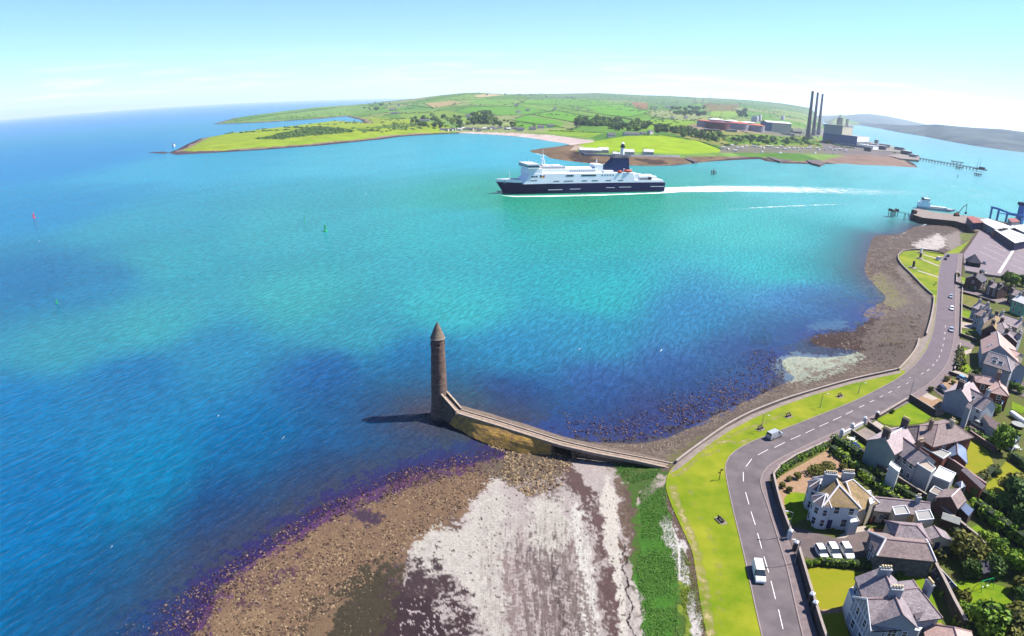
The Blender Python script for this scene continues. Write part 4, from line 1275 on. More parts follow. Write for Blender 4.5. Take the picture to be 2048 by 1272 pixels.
for poly, n, sd_ in (([(1230, 246), (1340, 236), (1400, 238), (1340, 250), (1240, 256)], 70, 5), ([(1400, 208), (1480, 205), (1560, 222), (1610, 240), (1480, 216)], 90, 6), ([(1330, 262), (1440, 268), (1640, 280), (1640, 292), (1450, 292)], 130, 7), ([(1260, 214), (1345, 214), (1345, 232), (1300, 236)], 50, 8), ([(860, 240), (1080, 250), (1080, 258), (870, 262)], 60, 9), ([(1060, 196), (1400, 200), (1420, 210), (1100, 202)], 90, 10)):
    pts += [TH(a, b) for a, b in scatter_px(poly, n, 900 + sd_)]
stuff_clumps('hillside_scrub', pts, 3.5, 7.5, m_leaf_mid, 'green bushes scattered over the slopes behind the shore', 'scrub', 6)
HEDGES = [([(848, 207), (867, 216), (905, 211), (926, 205)], 'under the tan ploughed field'), ([(912, 221), (938, 214), (1025, 213)], 'along the upper edge of the broad green field'), ([(1030, 198), (1042, 202), (1050, 207), (1160, 212)], 'under the long field by the hilltop trees'),
          ([(1050, 208), (1120, 215), (1210, 230), (1262, 238)], 'running slantwise below the long hill field'), ([(1168, 212), (1240, 208), (1302, 224)], 'over the top of the right-hand bright field'), ([(1212, 230), (1256, 234), (1302, 225)], 'under the right-hand bright field'),
          ([(1058, 229), (1150, 245), (1204, 247)], 'slanting down towards the shelter belt'), ([(1062, 229), (1110, 222)], 'at the head of the middle bright field'), ([(1030, 237), (1056, 230)], 'short and low by the hillside cottages'), ([(800, 208), (868, 217)], 'left of the tan ploughed field'),
          ([(1030, 245), (1120, 252)], 'above the lowest small field'), ([(925, 199), (1060, 198)], 'high on the hill under the pale field'), ([(1020, 240), (1085, 250), (1130, 256)], 'behind the beach cottages'), ([(1110, 221), (1196, 236), (1206, 246)], 'down the right side of the middle bright field'),
          ([(1026, 212), (1060, 196), (1090, 198)], 'climbing by the dark hilltop trees'), ([(1262, 271), (1330, 271), (1400, 283), (1446, 300)], 'along the top of the bright meadow'), ([(1100, 262), (1210, 266)], 'along the top of the beach meadow'), ([(690, 214), (560, 229), (470, 243)], 'along the crest of the far headland')]
for i, (ln, where) in enumerate(HEDGES):
    L = np.array(ln, float)
    P = []
    for a, b in zip(L[:-1], L[1:]):
        n = max(2, int(np.linalg.norm(TH(*a) - TH(*b)) / 7))
        P += [TH(*(a + (b - a) * t)) for t in np.linspace(0, 1, n, endpoint=False)]
    o = stuff_clumps('hedgerow', P, 2.6, 4.6, m_leaf_dark, 'dark hedgerow ' + where, 'hedge', 40 + i, 1.2)
    o['group'] = 'hedgerows between the far fields'

_bx = np.nonzero((_cb < 9) & (d > 60) & (y > 1500))[0]
_bx = np.random.default_rng(6).choice(_bx, min(2600, len(_bx)), replace=False)
stuff_clumps('thorn_hedges', [Vector(V[i]) for i in _bx], 2.6, 6.5, m_leaf_dark, 'dark thorn hedges and small trees dividing the distant hill fields', 'hedges', 61, 1.5)
m_wallw = mat('white_render', lin(240, 236, 228, .45), .9, lin(220, 214, 206, .45), .6, spec=.2)
m_wallc = mat('cream_render', lin(232, 218, 186, .45), .9, lin(216, 200, 168, .45), .6, spec=.2)
m_roofd = mat('far_slate', lin(96, 92, 100, .45), .9, lin(120, 112, 116, .45), .4)
m_roofw = mat('white_sheet_roof', lin(238, 236, 232, .45), .7, lin(214, 212, 210, .45), .3)
m_roofr = mat('red_sheet_roof', lin(170, 84, 70, .45), .8, lin(140, 66, 58, .45), .3)
def cottage_meshes(L, W, hw, hr):
    w = MB()
    w.prism([(-L / 2, -W / 2), (L / 2, -W / 2), (L / 2, W / 2), (-L / 2, W / 2)], -2, hw, top=False)
    for s in (-1, 1):
        w.poly([(s * L / 2, -W / 2, hw), (s * L / 2, W / 2, hw), (s * L / 2, 0, hr)], flip=s < 0)
    r = MB()
    o = .3
    for s in (-1, 1):
        r.poly([(-L / 2 - o, s * (W / 2 + o), hw - .2), (L / 2 + o, s * (W / 2 + o), hw - .2), (L / 2 + o, 0, hr + .1), (-L / 2 - o, 0, hr + .1)], flip=s > 0)
    d = MB()
    for s in (-1, 1):
        for u in (-.3, 0, .3):
            d.box(u * L, s * (W / 2 + .02), hw * .35, 1.1, .12, 1.2)
    c = MB().box(-L * .42, 0, hr - 1, 1.0, .7, 2.2)
    return w.mesh('wall', m_wallw), r.mesh('roof', m_roofd), d.mesh('windows', m_black), c.mesh('chimney', m_wallw)
CT = {'s': cottage_meshes(11, 6.5, 3, 5.6), 'm': cottage_meshes(16, 8, 5, 8.6), 'l': cottage_meshes(34, 10, 4.5, 7.5)}
def cottage(p, size, rz, label, group, wall=None, roof=None, name='cottage', cat='house'):
    t = thing(name, label, cat, (p.x, p.y, p.z), rz, group)
    for me, nm in zip(CT[size], ('wall', 'roof', 'window', 'chimney')):
        if size == 'l' and nm == 'chimney':
            continue
        o = bpy.data.objects.new(nm, me)
        COL.objects.link(o); o.parent = t
        if nm == 'window':
            o['kind'] = 'stuff'
        mm = wall if nm == 'wall' else roof if nm == 'roof' else None
        if mm is not None:
            o.material_slots[0].link = 'OBJECT'
            o.material_slots[0].material = mm
    return t
r = random.Random(5)
for i, (a, b) in enumerate([(884 + 8.4 * k + r.uniform(-2, 2), 260.5 + r.uniform(-2, 1.2) - (2 if k > 11 else 0)) for k in range(20)]):
    cottage(TH(a, b), 's', r.uniform(-.5, .5), 'small white holiday bungalow in the row behind the pink beach', 'bungalows behind the beach', roof=r.choice([None, None, m_roofw]), name='bungalow')
for a, b, s, rz, lab in [(1065, 260, 'm', .2, 'yellowish detached house with a dark roof at the right end of the beach row'), (1082, 257, 'm', .3, 'tall white gabled house right of the beach row'), (1100, 255, 'm', .1, 'grey-roofed house furthest right in the beach hamlet'), (1040, 262, 'm', 0, 'low white house nearest the sand of the pink beach'),
                     (936, 234, 'm', .3, 'white farmhouse in the trees above the bungalows'), (985, 232, 'm', .1, 'white cottage with a dark roof on the mid slope'), (1037, 226, 'm', .4, 'pale cottage beside the lane up the hill'), (1055, 222, 'm', .2, 'brown-roofed farmhouse at the bend of the hill lane'),
                     (1110, 219, 'm', .2, 'grey farmhouse alone between two bright fields'), (1157, 219, 's', .2, 'white cottage left of the right-hand bright field'), (1176, 221, 's', .4, 'white bungalow right beside the right-hand bright field'), (1033, 212, 'm', .2, 'small farmhouse under the dark hilltop trees'),
                     (848, 243, 'l', .1, 'long white glasshouse on the low headland'), (797, 212, 'm', .2, 'white farmhouse on the far headland with trees beside it'), (786, 221, 'l', .2, 'long white-roofed barn on the far headland'), (790, 228, 'l', .1, 'dark-roofed row of barns by the inlet'),
                     (1300, 268, 'm', .9, 'grey stone farmhouse with a tall gable at the corner of the bright meadow'), (1262, 271, 'l', .15, 'long low white farm building at the top of the bright meadow'), (1222, 274, 'm', .3, 'white cottage at the left corner of the bright meadow'), (1285, 269, 's', .3, 'grey outbuilding beside the stone farmhouse'),
                     (1345, 237, 'm', .6, 'white house left of the oil tanks'), (1372, 236, 'm', .4, 'white gabled house among the trees by the oil tanks'), (1310, 216, 'l', .1, 'long grey shed on the skyline slope'), (1336, 215, 'l', .1, 'white shed right of the long grey shed')]:
    cottage(TH(a, b), s, rz, lab, None, name='farm_building' if s == 'l' else 'farmhouse', cat='barn' if s == 'l' else 'house')
r = random.Random(9)
for k in range(22):
    a = 975 + k * 28 + r.uniform(-10, 10)
    b = float(np.interp(a, [s[0] for s in SKY], [s[1] for s in SKY])) + r.uniform(1.5, 9)
    cottage(TH(a, b), 'm', r.uniform(-.6, .6), 'tiny white house scattered over the distant hillside', 'houses on the distant hillside', name='distant_house')
# ------------------------------------------------------------------ the ferry and other things afloat
m_navy = mat('navy_hull_paint', lin(0, 18, 92, .3), .5, lin(2, 24, 104, .3), .2, spec=.12)
m_ship = mat('ship_white', lin(246, 248, 250, .7), .45, lin(236, 240, 246, .7), .15, spec=.4)
m_deckp = mat('pale_deck', lin(214, 212, 214, .5), .8, lin(190, 190, 196, .5), .3)
m_fun = mat('funnel_blue', lin(0, 50, 112, .3), .55, lin(4, 58, 122, .3), .2, spec=.12)
m_orange = mat('lifeboat_orange', lin(236, 92, 40, .5), .5)
m_red = mat('signal_red', lin(206, 40, 44, .5), .5)
m_yel = mat('signal_yellow', lin(244, 204, 40, .5), .5)
m_glass = mat('dark_glass', (.02, .028, .035), .12, spec=.7)
m_grey = mat('grey_steel', lin(150, 152, 158, .5), .6, lin(124, 126, 132, .5), .5)
m_foam = bpy.data.materials.new('foam')
m_foam.use_nodes = True
nt = m_foam.node_tree
N, Lk = nt.nodes, nt.links
N.clear()
o_ = N.new('ShaderNodeOutputMaterial'); df = N.new('ShaderNodeBsdfDiffuse'); tr = N.new('ShaderNodeBsdfTransparent'); mx = N.new('ShaderNodeMixShader')
df.inputs['Color'].default_value = (.5, .53, .53, 1)
a_ = N.new('ShaderNodeAttribute'); a_.attribute_name = 'foam'
tc = N.new('ShaderNodeTexCoord'); mp = N.new('ShaderNodeMapping'); mp.inputs['Scale'].default_value = (.25, 1, 1)
Lk.new(tc.outputs['Object'], mp.inputs['Vector'])
nz = N.new('ShaderNodeTexNoise'); nz.inputs['Scale'].default_value = .28; nz.inputs['Detail'].default_value = 8; nz.inputs['Roughness'].default_value = .75; nz.inputs['Distortion'].default_value = 1.0
Lk.new(mp.outputs[0], nz.inputs['Vector'])
ad = N.new('ShaderNodeMath'); ad.operation = 'ADD'; Lk.new(a_.outputs['Fac'], ad.inputs[0]); Lk.new(nz.outputs['Fac'], ad.inputs[1])
mr = N.new('ShaderNodeMapRange'); Lk.new(ad.outputs[0], mr.inputs['Value']); mr.inputs['From Min'].default_value, mr.inputs['From Max'].default_value = .92, 1.16
Lk.new(mr.outputs[0], mx.inputs[0]); Lk.new(tr.outputs[0], mx.inputs[1]); Lk.new(df.outputs[0], mx.inputs[2]); Lk.new(mx.outputs[0], o_.inputs['Surface'])
def foam(name, line, widths, strengths, label, z=.05):
    """ribbon of broken foam lying on the water"""
    P = GA(line, 0)
    n = 60 if len(line) > 2 else 24
    ii = np.linspace(0, len(P) - 1, n)
    P = np.stack([np.interp(ii, range(len(P)), P[:, j]) for j in (0, 1)], 1)
    wd = np.interp(ii, range(len(widths)), widths); st = np.interp(ii, range(len(strengths)), strengths)
    t = np.gradient(P, axis=0); t /= np.linalg.norm(t, axis=1, keepdims=True)
    nr_ = np.stack([-t[:, 1], t[:, 0]], 1)
    k = 9
    V, A = [], []
    for i in range(n):
        for j in range(k):
            u = j / (k - 1) * 2 - 1
            V.append((*(P[i] + nr_[i] * wd[i] * u), z))
            A.append(st[i] * (1 - abs(u) ** 3) - (.3 if abs(u) > .99 else 0))
    o = np_mesh(name, V, grid_faces(n, k), m_foam, floats={'foam': A})
    return tag(o, label, 'foam', kind='stuff')

Bw, St = G(1006, 390.5, 0), G(1329, 383, 0)
hd = Bw - St
FL = hd.length
FB = 23.0
rzf = math.atan2(hd.y, hd.x)
fer = thing('ferry', 'large white passenger ferry with dark blue hull and slanted blue funnel sailing across the bay', 'ferry', (0, 0, 0), rzf)
nrm = Vector((-hd.y, hd.x, 0)).normalized()
fer.location = St - nrm * (FB / 2)
fx = lambda X: (1905 - X) / 1780 * FL
def hull_sec(x):
    u = x / FL
    w = FB / 2 * (1 if u < .72 else max(1 - ((u - .72) / .28) ** 1.9, .02))
    wl = FB / 2 * (1 if u < .62 else max(1 - ((u - .62) / .36) ** 1.7, .015)) if u < .98 else .03
    zt = 9.3 + 1.6 * max(0, (u - .7) / .3) ** 1.2
    return w, wl, zt
secs = []
for u in list(np.linspace(0, .6, 5)) + list(np.linspace(.65, 1, 14)):
    w, wl, zt = hull_sec(u * FL)
    x_t = u * FL
    xb = x_t - (3.0 * max(0, (u - .9) / .1))
    secs.append([(xb, -wl, -2), (xb, -wl, 1.5), (x_t + 3.2 * max(0, (u - .9) / .1), -w, zt), (x_t + 3.2 * max(0, (u - .9) / .1), w, zt), (xb, wl, 1.5), (xb, wl, -2)])
MB().loft(secs, True, True).build('hull', m_navy, fer)
dk = MB()
up = [[(s[3][0], -s[3][1] + .15, s[3][2] + .02), (s[3][0], -s[3][1] + .15, s[3][2] + .12), (s[3][0], s[3][1] - .15, s[3][2] + .12), (s[3][0], s[3][1] - .15, s[3][2] + .02)] for s in secs[:-1]]
dk.loft(up, True, True).build('main_deck', m_deckp, fer)
# white bulwark round the bow
bu = MB()
for sd_ in (-1, 1):
    ss = [s for s in secs if s[3][0] > .84 * FL]
    bu.loft([[(s[3][0], sd_ * (s[3][1]), s[3][2]), (s[3][0] + .4, sd_ * (s[3][1] + .1), s[3][2] + 2.6), (s[3][0] + .4, sd_ * (s[3][1] - .25), s[3][2] + 2.6), (s[3][0], sd_ * (s[3][1] - .3), s[3][2])] for s in ss], True, True)
bu.build('bow_bulwark', m_ship, fer)
def fbox(name, X0, X1, z0, z1, y0, y1, m, rake0=0, rake1=0, parent=None):
    """X0..X1 from bow to stern; rakes lean the ends"""
    a, b = fx(X0), fx(X1)
    mb = MB()
    mb.prism([(b, y0), (a, y0), (a, y1), (b, y1)], z0, z1, True, True, [(b + rake1, y0), (a - rake0, y0), (a - rake0, y1), (b + rake1, y1)])
    return mb.build(name, m, parent or fer)
Hy = FB / 2 - .25
fbox('superstructure', 330, 1540, 9.4, 14.2, -Hy, Hy, m_ship, 3.5, 1)
fbox('superstructure', 372, 1525, 14.2, 18.6, -Hy + .003, Hy - .003, m_ship, 2.0, 1)
fbox('house_front', 372, 520, 18.6, 23.5, -Hy + .5, Hy - .5, m_ship, 1.5, 0)
fbox('bridge', 366, 480, 23.5, 27.2, -Hy - 1.5, Hy + 1.5, m_ship, 0, 0)
fbox('bridge_window', 364.5, 481, 24.8, 26.2, -Hy - 1.55, Hy + 1.55, m_glass, 0, 0)
fbox('bridge_roof', 362, 490, 27.2, 27.6, -Hy - 1.8, Hy + 1.8, m_deckp, 0, 0)
fbox('upper_house', 520, 1120, 18.6, 22.4, -Hy + 3.4, Hy - 3.4, m_ship)
fbox('upper_house', 520, 780, 22.4, 24.6, -Hy + 5, Hy - 5, m_deckp)
fbox('upper_house', 1105, 1190, 18.6, 26.2, -Hy + 4.5, Hy - 4.5, m_ship, 0, 0)
fbox('upper_house', 1190, 1300, 18.6, 20.6, -Hy + 2, Hy - 2, m_ship)
for X0, X1 in ((560, 640), (660, 745), (800, 930), (945, 1090)):
    fbox('roof_unit', X0, X1, 22.4 if X0 > 780 else 24.6, 23.4 if X0 > 780 else 25.6, -4, 4, m_ship)
# funnel: a wedge with a raked front, dark top
f = MB()
a, b = fx(1205), fx(1508)
y = 4.6
f.prism([(b, -y), (a, -y), (a, y), (b, y)], 18.6, 20.0, False, True)
f.prism([(b, -y), (a, -y), (a, y), (b, y)], 20.0, 31.5, True, False, [(b + .5, -y + 1.6), (a - 11.5, -y + .8), (a - 11.5, y - .8), (b + .5, y - 1.6)])
f.build('funnel', m_fun, fer)
f = MB().prism([(b + .2, -3.2), (a - 10.8, -3.6), (a - 10.8, 3.6), (b + .2, 3.2)], 31.5, 32.6)
f.build('funnel_top', mat('soot', (.02, .022, .03), .8), fer)
for q in range(3):
    MB().tube((b + 2 + q * 2.4, 0, 32), (b + 1 + q * 2.4, 0, 34.2), .7).build('exhaust_pipe', m_grey, fer)
# mast with radar arms
ma = MB()
xm = fx(555)
ma.tube((xm, -1.6, 24.4), (xm - 1, 0, 36), .5, .3); ma.tube((xm, 1.6, 24.4), (xm - 1, 0, 36), .5, .3); ma.tube((xm - 3.5, 0, 24.4), (xm - 1, 0, 36), .5, .3)
ma.box(xm - .5, 0, 31, 1.2, 7, .4); ma.box(xm - 1, 0, 34, 4.5, .5, .5); ma.tube((xm - 1, 0, 36), (xm - 1, 0, 40), .18)
ma.build('mast', m_ship, fer)
ma = MB(); xm = fx(1150); ma.tube((xm, 0, 26), (xm, 0, 31), .3); ma.box(xm, 0, 28.5, .6, 4, .4); ma.build('mast', m_ship, fer)
for X in (380, 420, 455):
    MB().tube((fx(X), Hy - 1, 27.5), (fx(X), Hy - 1, 32), .12).build('aerial', m_ship, fer)
# windows along the side that faces the photograph, and the same on the other
def wrow(X0, X1, n, z, w, h, sides=(1, -1), nm='window', m=m_glass, dy=0):
    me = MB().box(0, 0, 0, w, .24, h).mesh(nm, m)
    for sgn in sides:
        for q in range(n):
            o = bpy.data.objects.new(nm, me); COL.objects.link(o); o.parent = fer
            o.location = (fx(X0 + (X1 - X0) * (q + .5) / n), sgn * (Hy + dy), z)
wrow(405, 475, 3, 15.6, 1.6, 1.3)
wrow(770, 850, 4, 15.8, 2.0, 1.4); wrow(935, 1095, 8, 15.9, 2.0, 1.4); wrow(1150, 1300, 5, 16.2, 1.1, 1.1)
for X0, X1, n in ((640, 700, 5), (750, 850, 8), (940, 1000, 5), (1050, 1120, 6), (1205, 1265, 5), (1345, 1405, 5), (400, 470, 5)):
    wrow(X0, X1, n, 11.2 if X0 > 500 else 12.3, 1.0, .7)
wrow(820, 1100, 12, 20.0, 1.3, .9, dy=-3.4)
for X0, X1, z in ((585, 735, 3.4), (815, 930, 3.7), (1215, 1310, 4.4), (1360, 1500, 4.7), (1730, 1900, 5.0)):
    fbox('hull_stripe', X0, X1, z, z + .45, FB / 2 - .1, FB / 2 + .06, m_ship)
# house flag on the side: four triangles
X0, X1, z0, z1, yy = fx(497), fx(545), 15.0, 18.0, Hy + .07
c = ((X0 + X1) / 2, yy, (z0 + z1) / 2)
for P, m in (([(X0, yy, z1), (X0, yy, z0), c], mat('flag_blue', lin(20, 30, 120, .5), .6)), ([(X0, yy, z0), (X1, yy, z0), c], m_yel), ([(X1, yy, z0), (X1, yy, z1), c], m_red), ([(X1, yy, z1), (X0, yy, z1), c], m_ship)):
    P2 = [(p[0], p[1] - .12, p[2]) for p in P]
    MB().loft([P2, P], True, True).build('flag_panel', m, fer)
# lifeboat and rescue boat in davits
def boat(X, L, y, z, m):
    s = []
    for u in np.linspace(-1, 1, 7):
        w = 1.5 * (1 - abs(u) ** 2.5) + .05
        s.append([(fx(X) + u * L / 2, y - w, z + .9), (fx(X) + u * L / 2, y, z - .9 + .5 * abs(u)), (fx(X) + u * L / 2, y + w, z + .9), (fx(X) + u * L / 2, y + w * .6, z + 2.0 - .6 * abs(u)), (fx(X) + u * L / 2, y - w * .6, z + 2.0 - .6 * abs(u))])
    return MB().loft(s, True, True).build('lifeboat', m, fer, True)
boat(1455, 9, Hy - .5, 19.8, m_orange)
boat(1362, 5, Hy - .5, 17.6 + 1.5, m_orange)
for X in (1415, 1495):
    MB().box(fx(X), Hy - 2.2, 18.6, .5, .6, 4).box(fx(X), Hy - 1.2, 22.4, .5, 2.6, .4).build('davit', m_ship, fer)
# open after deck with deckhouses and vehicles under white covers
fbox('after_deck', 1540, 1880, 9.42, 11.6, -Hy, Hy, m_ship)
fbox('deck_house', 1545, 1600, 11.6, 17.5, -Hy + 2, Hy - 2, m_ship, 0, 0)
for q, (X0, X1, y0, y1, z1) in enumerate(((1600, 1720, 4, 9.5, 15.2), (1610, 1730, -3, 2.5, 15.6), (1600, 1715, -9.5, -4.5, 15.4), (1750, 1815, 3, 8.5, 14.8), (1740, 1815, -5, 0, 15.4))):
    fbox('deck_trailer', X0, X1, 11.6, z1, y0, y1, m_ship)
fbox('ramp_gear', 1600, 1700, 11.6, 13.4, Hy - 1.2, Hy - .4, m_grey); fbox('ramp_gear', 1705, 1740, 11.6, 14.2, Hy - 2.2, Hy - .4, m_black)
for X in (170, 205, 240):
    MB().box(fx(X), 0, 10, 2.2, 6, 1.6).build('mooring_winch', m_deckp, fer)
MB().tube((fx(230), 0, 10.5), (fx(225), 0, 20), .25).build('foremast', m_ship, fer)
wrow(40, 60, 1, 0, .01, .01, sides=()) 
# rail along the upper decks
for y0 in (Hy - .1, -Hy + .1):
    rl = MB()
    a, b = fx(520), fx(1525)
    rl.tube((a, y0, 19.7), (b, y0, 19.7), .07, n=4)
    for q in range(40):
        x_ = a + (b - a) * q / 39
        rl.tube((x_, y0, 18.6), (x_, y0, 19.7), .05, n=4)
    rl.build('deck_rail', m_ship, fer)
foam('wake', [(1322, 383), (1345, 379.5), (1450, 377.5), (1560, 378.5), (1680, 381), (1820, 386), (1960, 392)], [16, 22, 32, 40, 46, 46, 40], [.74, .74, .64, .56, .48, .40, .26], 'white churned wake stretching behind the ferry')
foam('bow_wave', [(1005, 391), (1030, 393), (1090, 392.5), (1180, 390.5), (1260, 388), (1332, 385.5)], [2, 4, 4.5, 5, 4, 4], [.6, .7, .72, .72, .66, .7], 'thin white line of foam along the ferry hull')
foam('foam_streak', [(1450, 419), (1540, 414), (1640, 410), (1730, 407)], [3, 4.5, 4.5, 3], [.42, .5, .5, .36], 'long faint foam line on the water above the pier')
foam('foam_streak', [(1862, 372), (1880, 369.5), (1930, 375), (1980, 389)], [3, 3, 3.4, 4], [.42, .5, .5, .45], 'curved white foam line off the jetty')
foam('foam_patch', [(1930, 396), (1960, 390), (2000, 400), (2048, 402)], [7, 9, 9, 9], [.36, .46, .36, .3], 'broken white foam patch near the port')
foam('foam_patch', [(1980, 374), (2010, 380), (2060, 388)], [4, 5, 6], [.36, .42, .4], 'thin foam streaks at the right edge of the water')
foam('foam_patch', [(2012, 330), (2030, 334), (2070, 345)], [3, 3, 4], [.4, .4, .4], 'short pale boat track far right on the lough')
foam('shore_foam', [(1070, 280), (1110, 283.5), (1150, 289)], [5, 6, 5], [.4, .46, .4], 'small waves breaking on the pink beach')
foam('shore_foam', [(1066, 303.5), (1078, 309), (1100, 316)], [4, 5, 3], [.4, .5, .35], 'surf against the rocks of the promontory')
foam('shore_foam', [(1800, 470), (1830, 458), (1858, 446)], [1.2, 1.6, 1.4], [.5, .55, .5], 'small surf on the cobbles beside the pier')
r = random.Random(3)
for i, (a, b) in enumerate([(566, 877), (222, 1096), (435, 834), (77, 485), (730, 391), (1157, 701), (1321, 703)]):
    foam('whitecap', [(a - 3, b + 3), (a + 3, b - 4)], [.12, .28, .12], [.4, .6, .4], ['small bright whitecap low in front of the dark band, left of the tower', 'pale whitecap in the lower left water', 'whitecap left of the tower in the dark water', 'faint whitecap near the left edge', 'fleck of white below the headland point', 'whitecap in the turquoise right of the tower', 'whitecap at the edge of the eastern weed bed'][i])

def buoy(name, px, h, m, label, slim=False):
    p = G(*px, 0)
    t = thing(name, label, 'buoy', p)
    MB().lathe([(.2, -.6), (1.25, -.4), (1.35, .4), (1.1, .7)] if not slim else [(.3, -.5), (.5, 0), (.4, .5)], 14).build('float', m, t, True)
    if slim:
        MB().tube((0, 0, .4), (0, 0, h), .28, .16).build('pole', m, t)
    else:
        tw = MB()
        for q in range(4):
            a = q * 1.5708 + .4
            tw.tube((.95 * math.cos(a), .95 * math.sin(a), .6), (.4 * math.cos(a), .4 * math.sin(a), h * .75), .12)
        tw.prism([(.6 * math.cos(q), .6 * math.sin(q)) for q in np.arange(6) * 1.047], h * .42, h * .62)
        tw.build('tower', m, t)
    MB().lathe([(.5, h * .75), (.55, h * .8), (.05, h)] if not slim else [(.4, h - .3), (.05, h + .7)], 10).build('topmark', m, t)
m_green = mat('buoy_green', lin(0, 170, 90, .6), .5)
m_pink = mat('buoy_red', lin(214, 60, 90, .6), .5)
buoy('buoy', (651, 463), 5.2, m_green, 'large green channel buoy with a cage top, right of the thin green one')
buoy('buoy', (609, 444), 4.6, m_green, 'thin green pole buoy up and left of the large green one', True)
buoy('buoy', (68, 436), 4.6, m_pink, 'small red buoy far out at the left edge of the bay')
buoy('buoy', (114, 607), 1.4, m_green, 'small green float in the dark water at far left', True)
buoy('buoy', (1915, 355), 6.0, m_grey, 'dark grey buoy standing just below the long jetty')
# pile beacon in the channel
p = G(1427, 349, 0)
t = thing('pile_beacon', 'dark beacon on four piles standing in the channel between ferry and quay', 'beacon', p, .3)
m_rust = mat('weathered_timber', lin(92, 74, 66, .45), .9, lin(60, 50, 46, .45), .8)
for sx in (-2.2, 2.2):
    for sy in (-2.2, 2.2):
        MB().tube((sx, sy, -2), (sx * .95, sy * .95, 5.5), .35).build('pile', m_rust, t)
for z in (1.6, 3.6):
    MB().box(0, 0, z, 5.6, 5.6, .35).build('platform', m_rust, t)
MB().tube((0, 0, 3.9), (0, 0, 7.2), .3).build('lamp_post', m_rust, t); MB().lathe([(.5, 6.8), (.6, 7.4), (.1, 8)], 8).build('lantern', m_red, t)
# ------------------------------------------------------------------ power station, tanks and works
m_stack = mat('stack_concrete', lin(150, 138, 146, .45), .9, lin(120, 108, 120, .45), .06, spec=.1)
m_stacktop = mat('stack_top_band', lin(56, 42, 66, .45), .9, lin(70, 54, 76, .45), .1)
m_blue = mat('blue_cladding', lin(20, 92, 150, .5), .6, lin(16, 80, 136, .5), .05, stretch=(1, 1, .1))
m_grn = mat('grey_green_cladding', lin(160, 176, 176, .5), .7, lin(148, 164, 166, .5), .05, stretch=(1, 1, .1))
m_creamc = mat('cream_cladding', lin(226, 216, 186, .5), .7, lin(210, 202, 176, .5), .05)
m_roofg = mat('flat_roof', lin(170, 166, 160, .5), .9, lin(150, 148, 146, .5), .1)
m_pipe = mat('pale_pipe', lin(220, 216, 214, .5), .6)
ZS = 5.0
def gs(px, py):
    return TH(px, py)
# level pad for the works
pw = GA([(1596, 288), (1640, 291), (1712, 299), (1760, 304), (1800, 306), (1812, 300), (1750, 288), (1690, 268), (1640, 258), (1600, 268)], ZS)
struct(MB().prism(pw, -1, 8.0).build('works_yard', mat('works_yard', lin(150, 140, 128, .45), .95, lin(120, 116, 104, .45), .02)))
ZY = 8.0
for i, (b, tp, wb, wt, lab) in enumerate([((1614.5, 281.5), (1623.7, 182), 7.2, 3.6, 'left and nearest of the three tall grey power station chimneys'), ((1626, 272), (1633, 184.5), 7.2, 3.6, 'middle one of the three tall grey power station chimneys'), ((1636, 270), (1643.8, 187.5), 7.2, 3.6, 'right-hand one of the three tall grey power station chimneys, beside the boiler house')]):
    p = G(b[0], b[1], ZY)
    h = hz(b, tp, ZY)
    t = thing('power_station_chimney', lab, 'chimney', p, 0, 'power station chimneys')
    MB().lathe([(wb, -2), (wb * .86, h * .25), (wb * .62, h * .65), (wt * 1.04, h * .955)], 24, cap=False).build('shaft', m_stack, t, True)
    MB().lathe([(wt * 1.08, h * .955), (wt * 1.05, h), (wt * .8, h), (wt * .8, h - 2)], 24).build('top_band', m_stacktop, t, True)
    pp = MB()
    pp.tube((wb * 1.05, -wb * .6, 6), (wb * 1.05, -wb * .6, 26), 1.2)
    pp.tube((wb * 1.05, -wb * .6, 6), (wb * 2.6, -wb * 1.2, 4), 1.2)
    pp.build('flue_pipe', m_pipe, t)
A, B, C = G(1644, 286.5, ZY), G(1681, 291, ZY), G(1712, 295, ZY)
u = (C - A); u.normalize()
v = Vector((-u.y, u.x, 0))
ph = math.atan2(u.y, u.x)
pst = thing('power_station', 'big power station block with blue lower walls and a tall grey boiler house with its sunlit end coloured cream', 'power station', A, ph)
L1, L2 = (B - A).length, (C - A).length
H1 = hz((1644, 286.5), (1645, 248.5), ZY)
H2 = hz((1644, 286.5), (1645, 265.5), ZY)
D1, D2 = 75, 88
MB().box(L1 / 2, D1 / 2, H2, L1, D1, H1 - H2).build('boiler_house', m_grn, pst)
MB().box(L1 + .15, D1 / 2, H2 + .1, .4, D1 - .4, H1 - H2 - .3).build('end_face', m_creamc, pst)  # sunlit end of the boiler house painted paler than its shaded front
MB().box(L1 / 2, D1 / 2, H1, L1 + 2, D1 + 2, 1.6).build('roof', m_roofg, pst)
MB().box(L2 / 2, D2 / 2, 0, L2, D2, H2).build('turbine_hall', m_blue, pst)
MB().box(L2 + .15, D2 / 2, .2, .5, D2 - .4, H2 * .55).build('end_face', m_grey, pst)
MB().box(L2 + .15, D2 / 2, H2 * .55 + .2, .52, D2 - .4, H2 * .45 - .2).build('end_face', m_ship, pst)
MB().box((L1 + L2) / 2 + .5, D2 / 2, H2, L2 - L1 - 1.5, D2 - 1, .8).build('roof', m_roofg, pst)
MB().box(L2 * .72, -.12, H2 * .18, L2 * .44, .4, 2.2).build('window_band', m_grn, pst)
MB().box(L2 * .45, -7, 0, L2 * .86, 13, 6).build('lower_annex', m_blue, pst)
MB().box(L2 * .45, -7, 6, L2 * .87, 13.4, .6).build('roof', m_grn, pst)
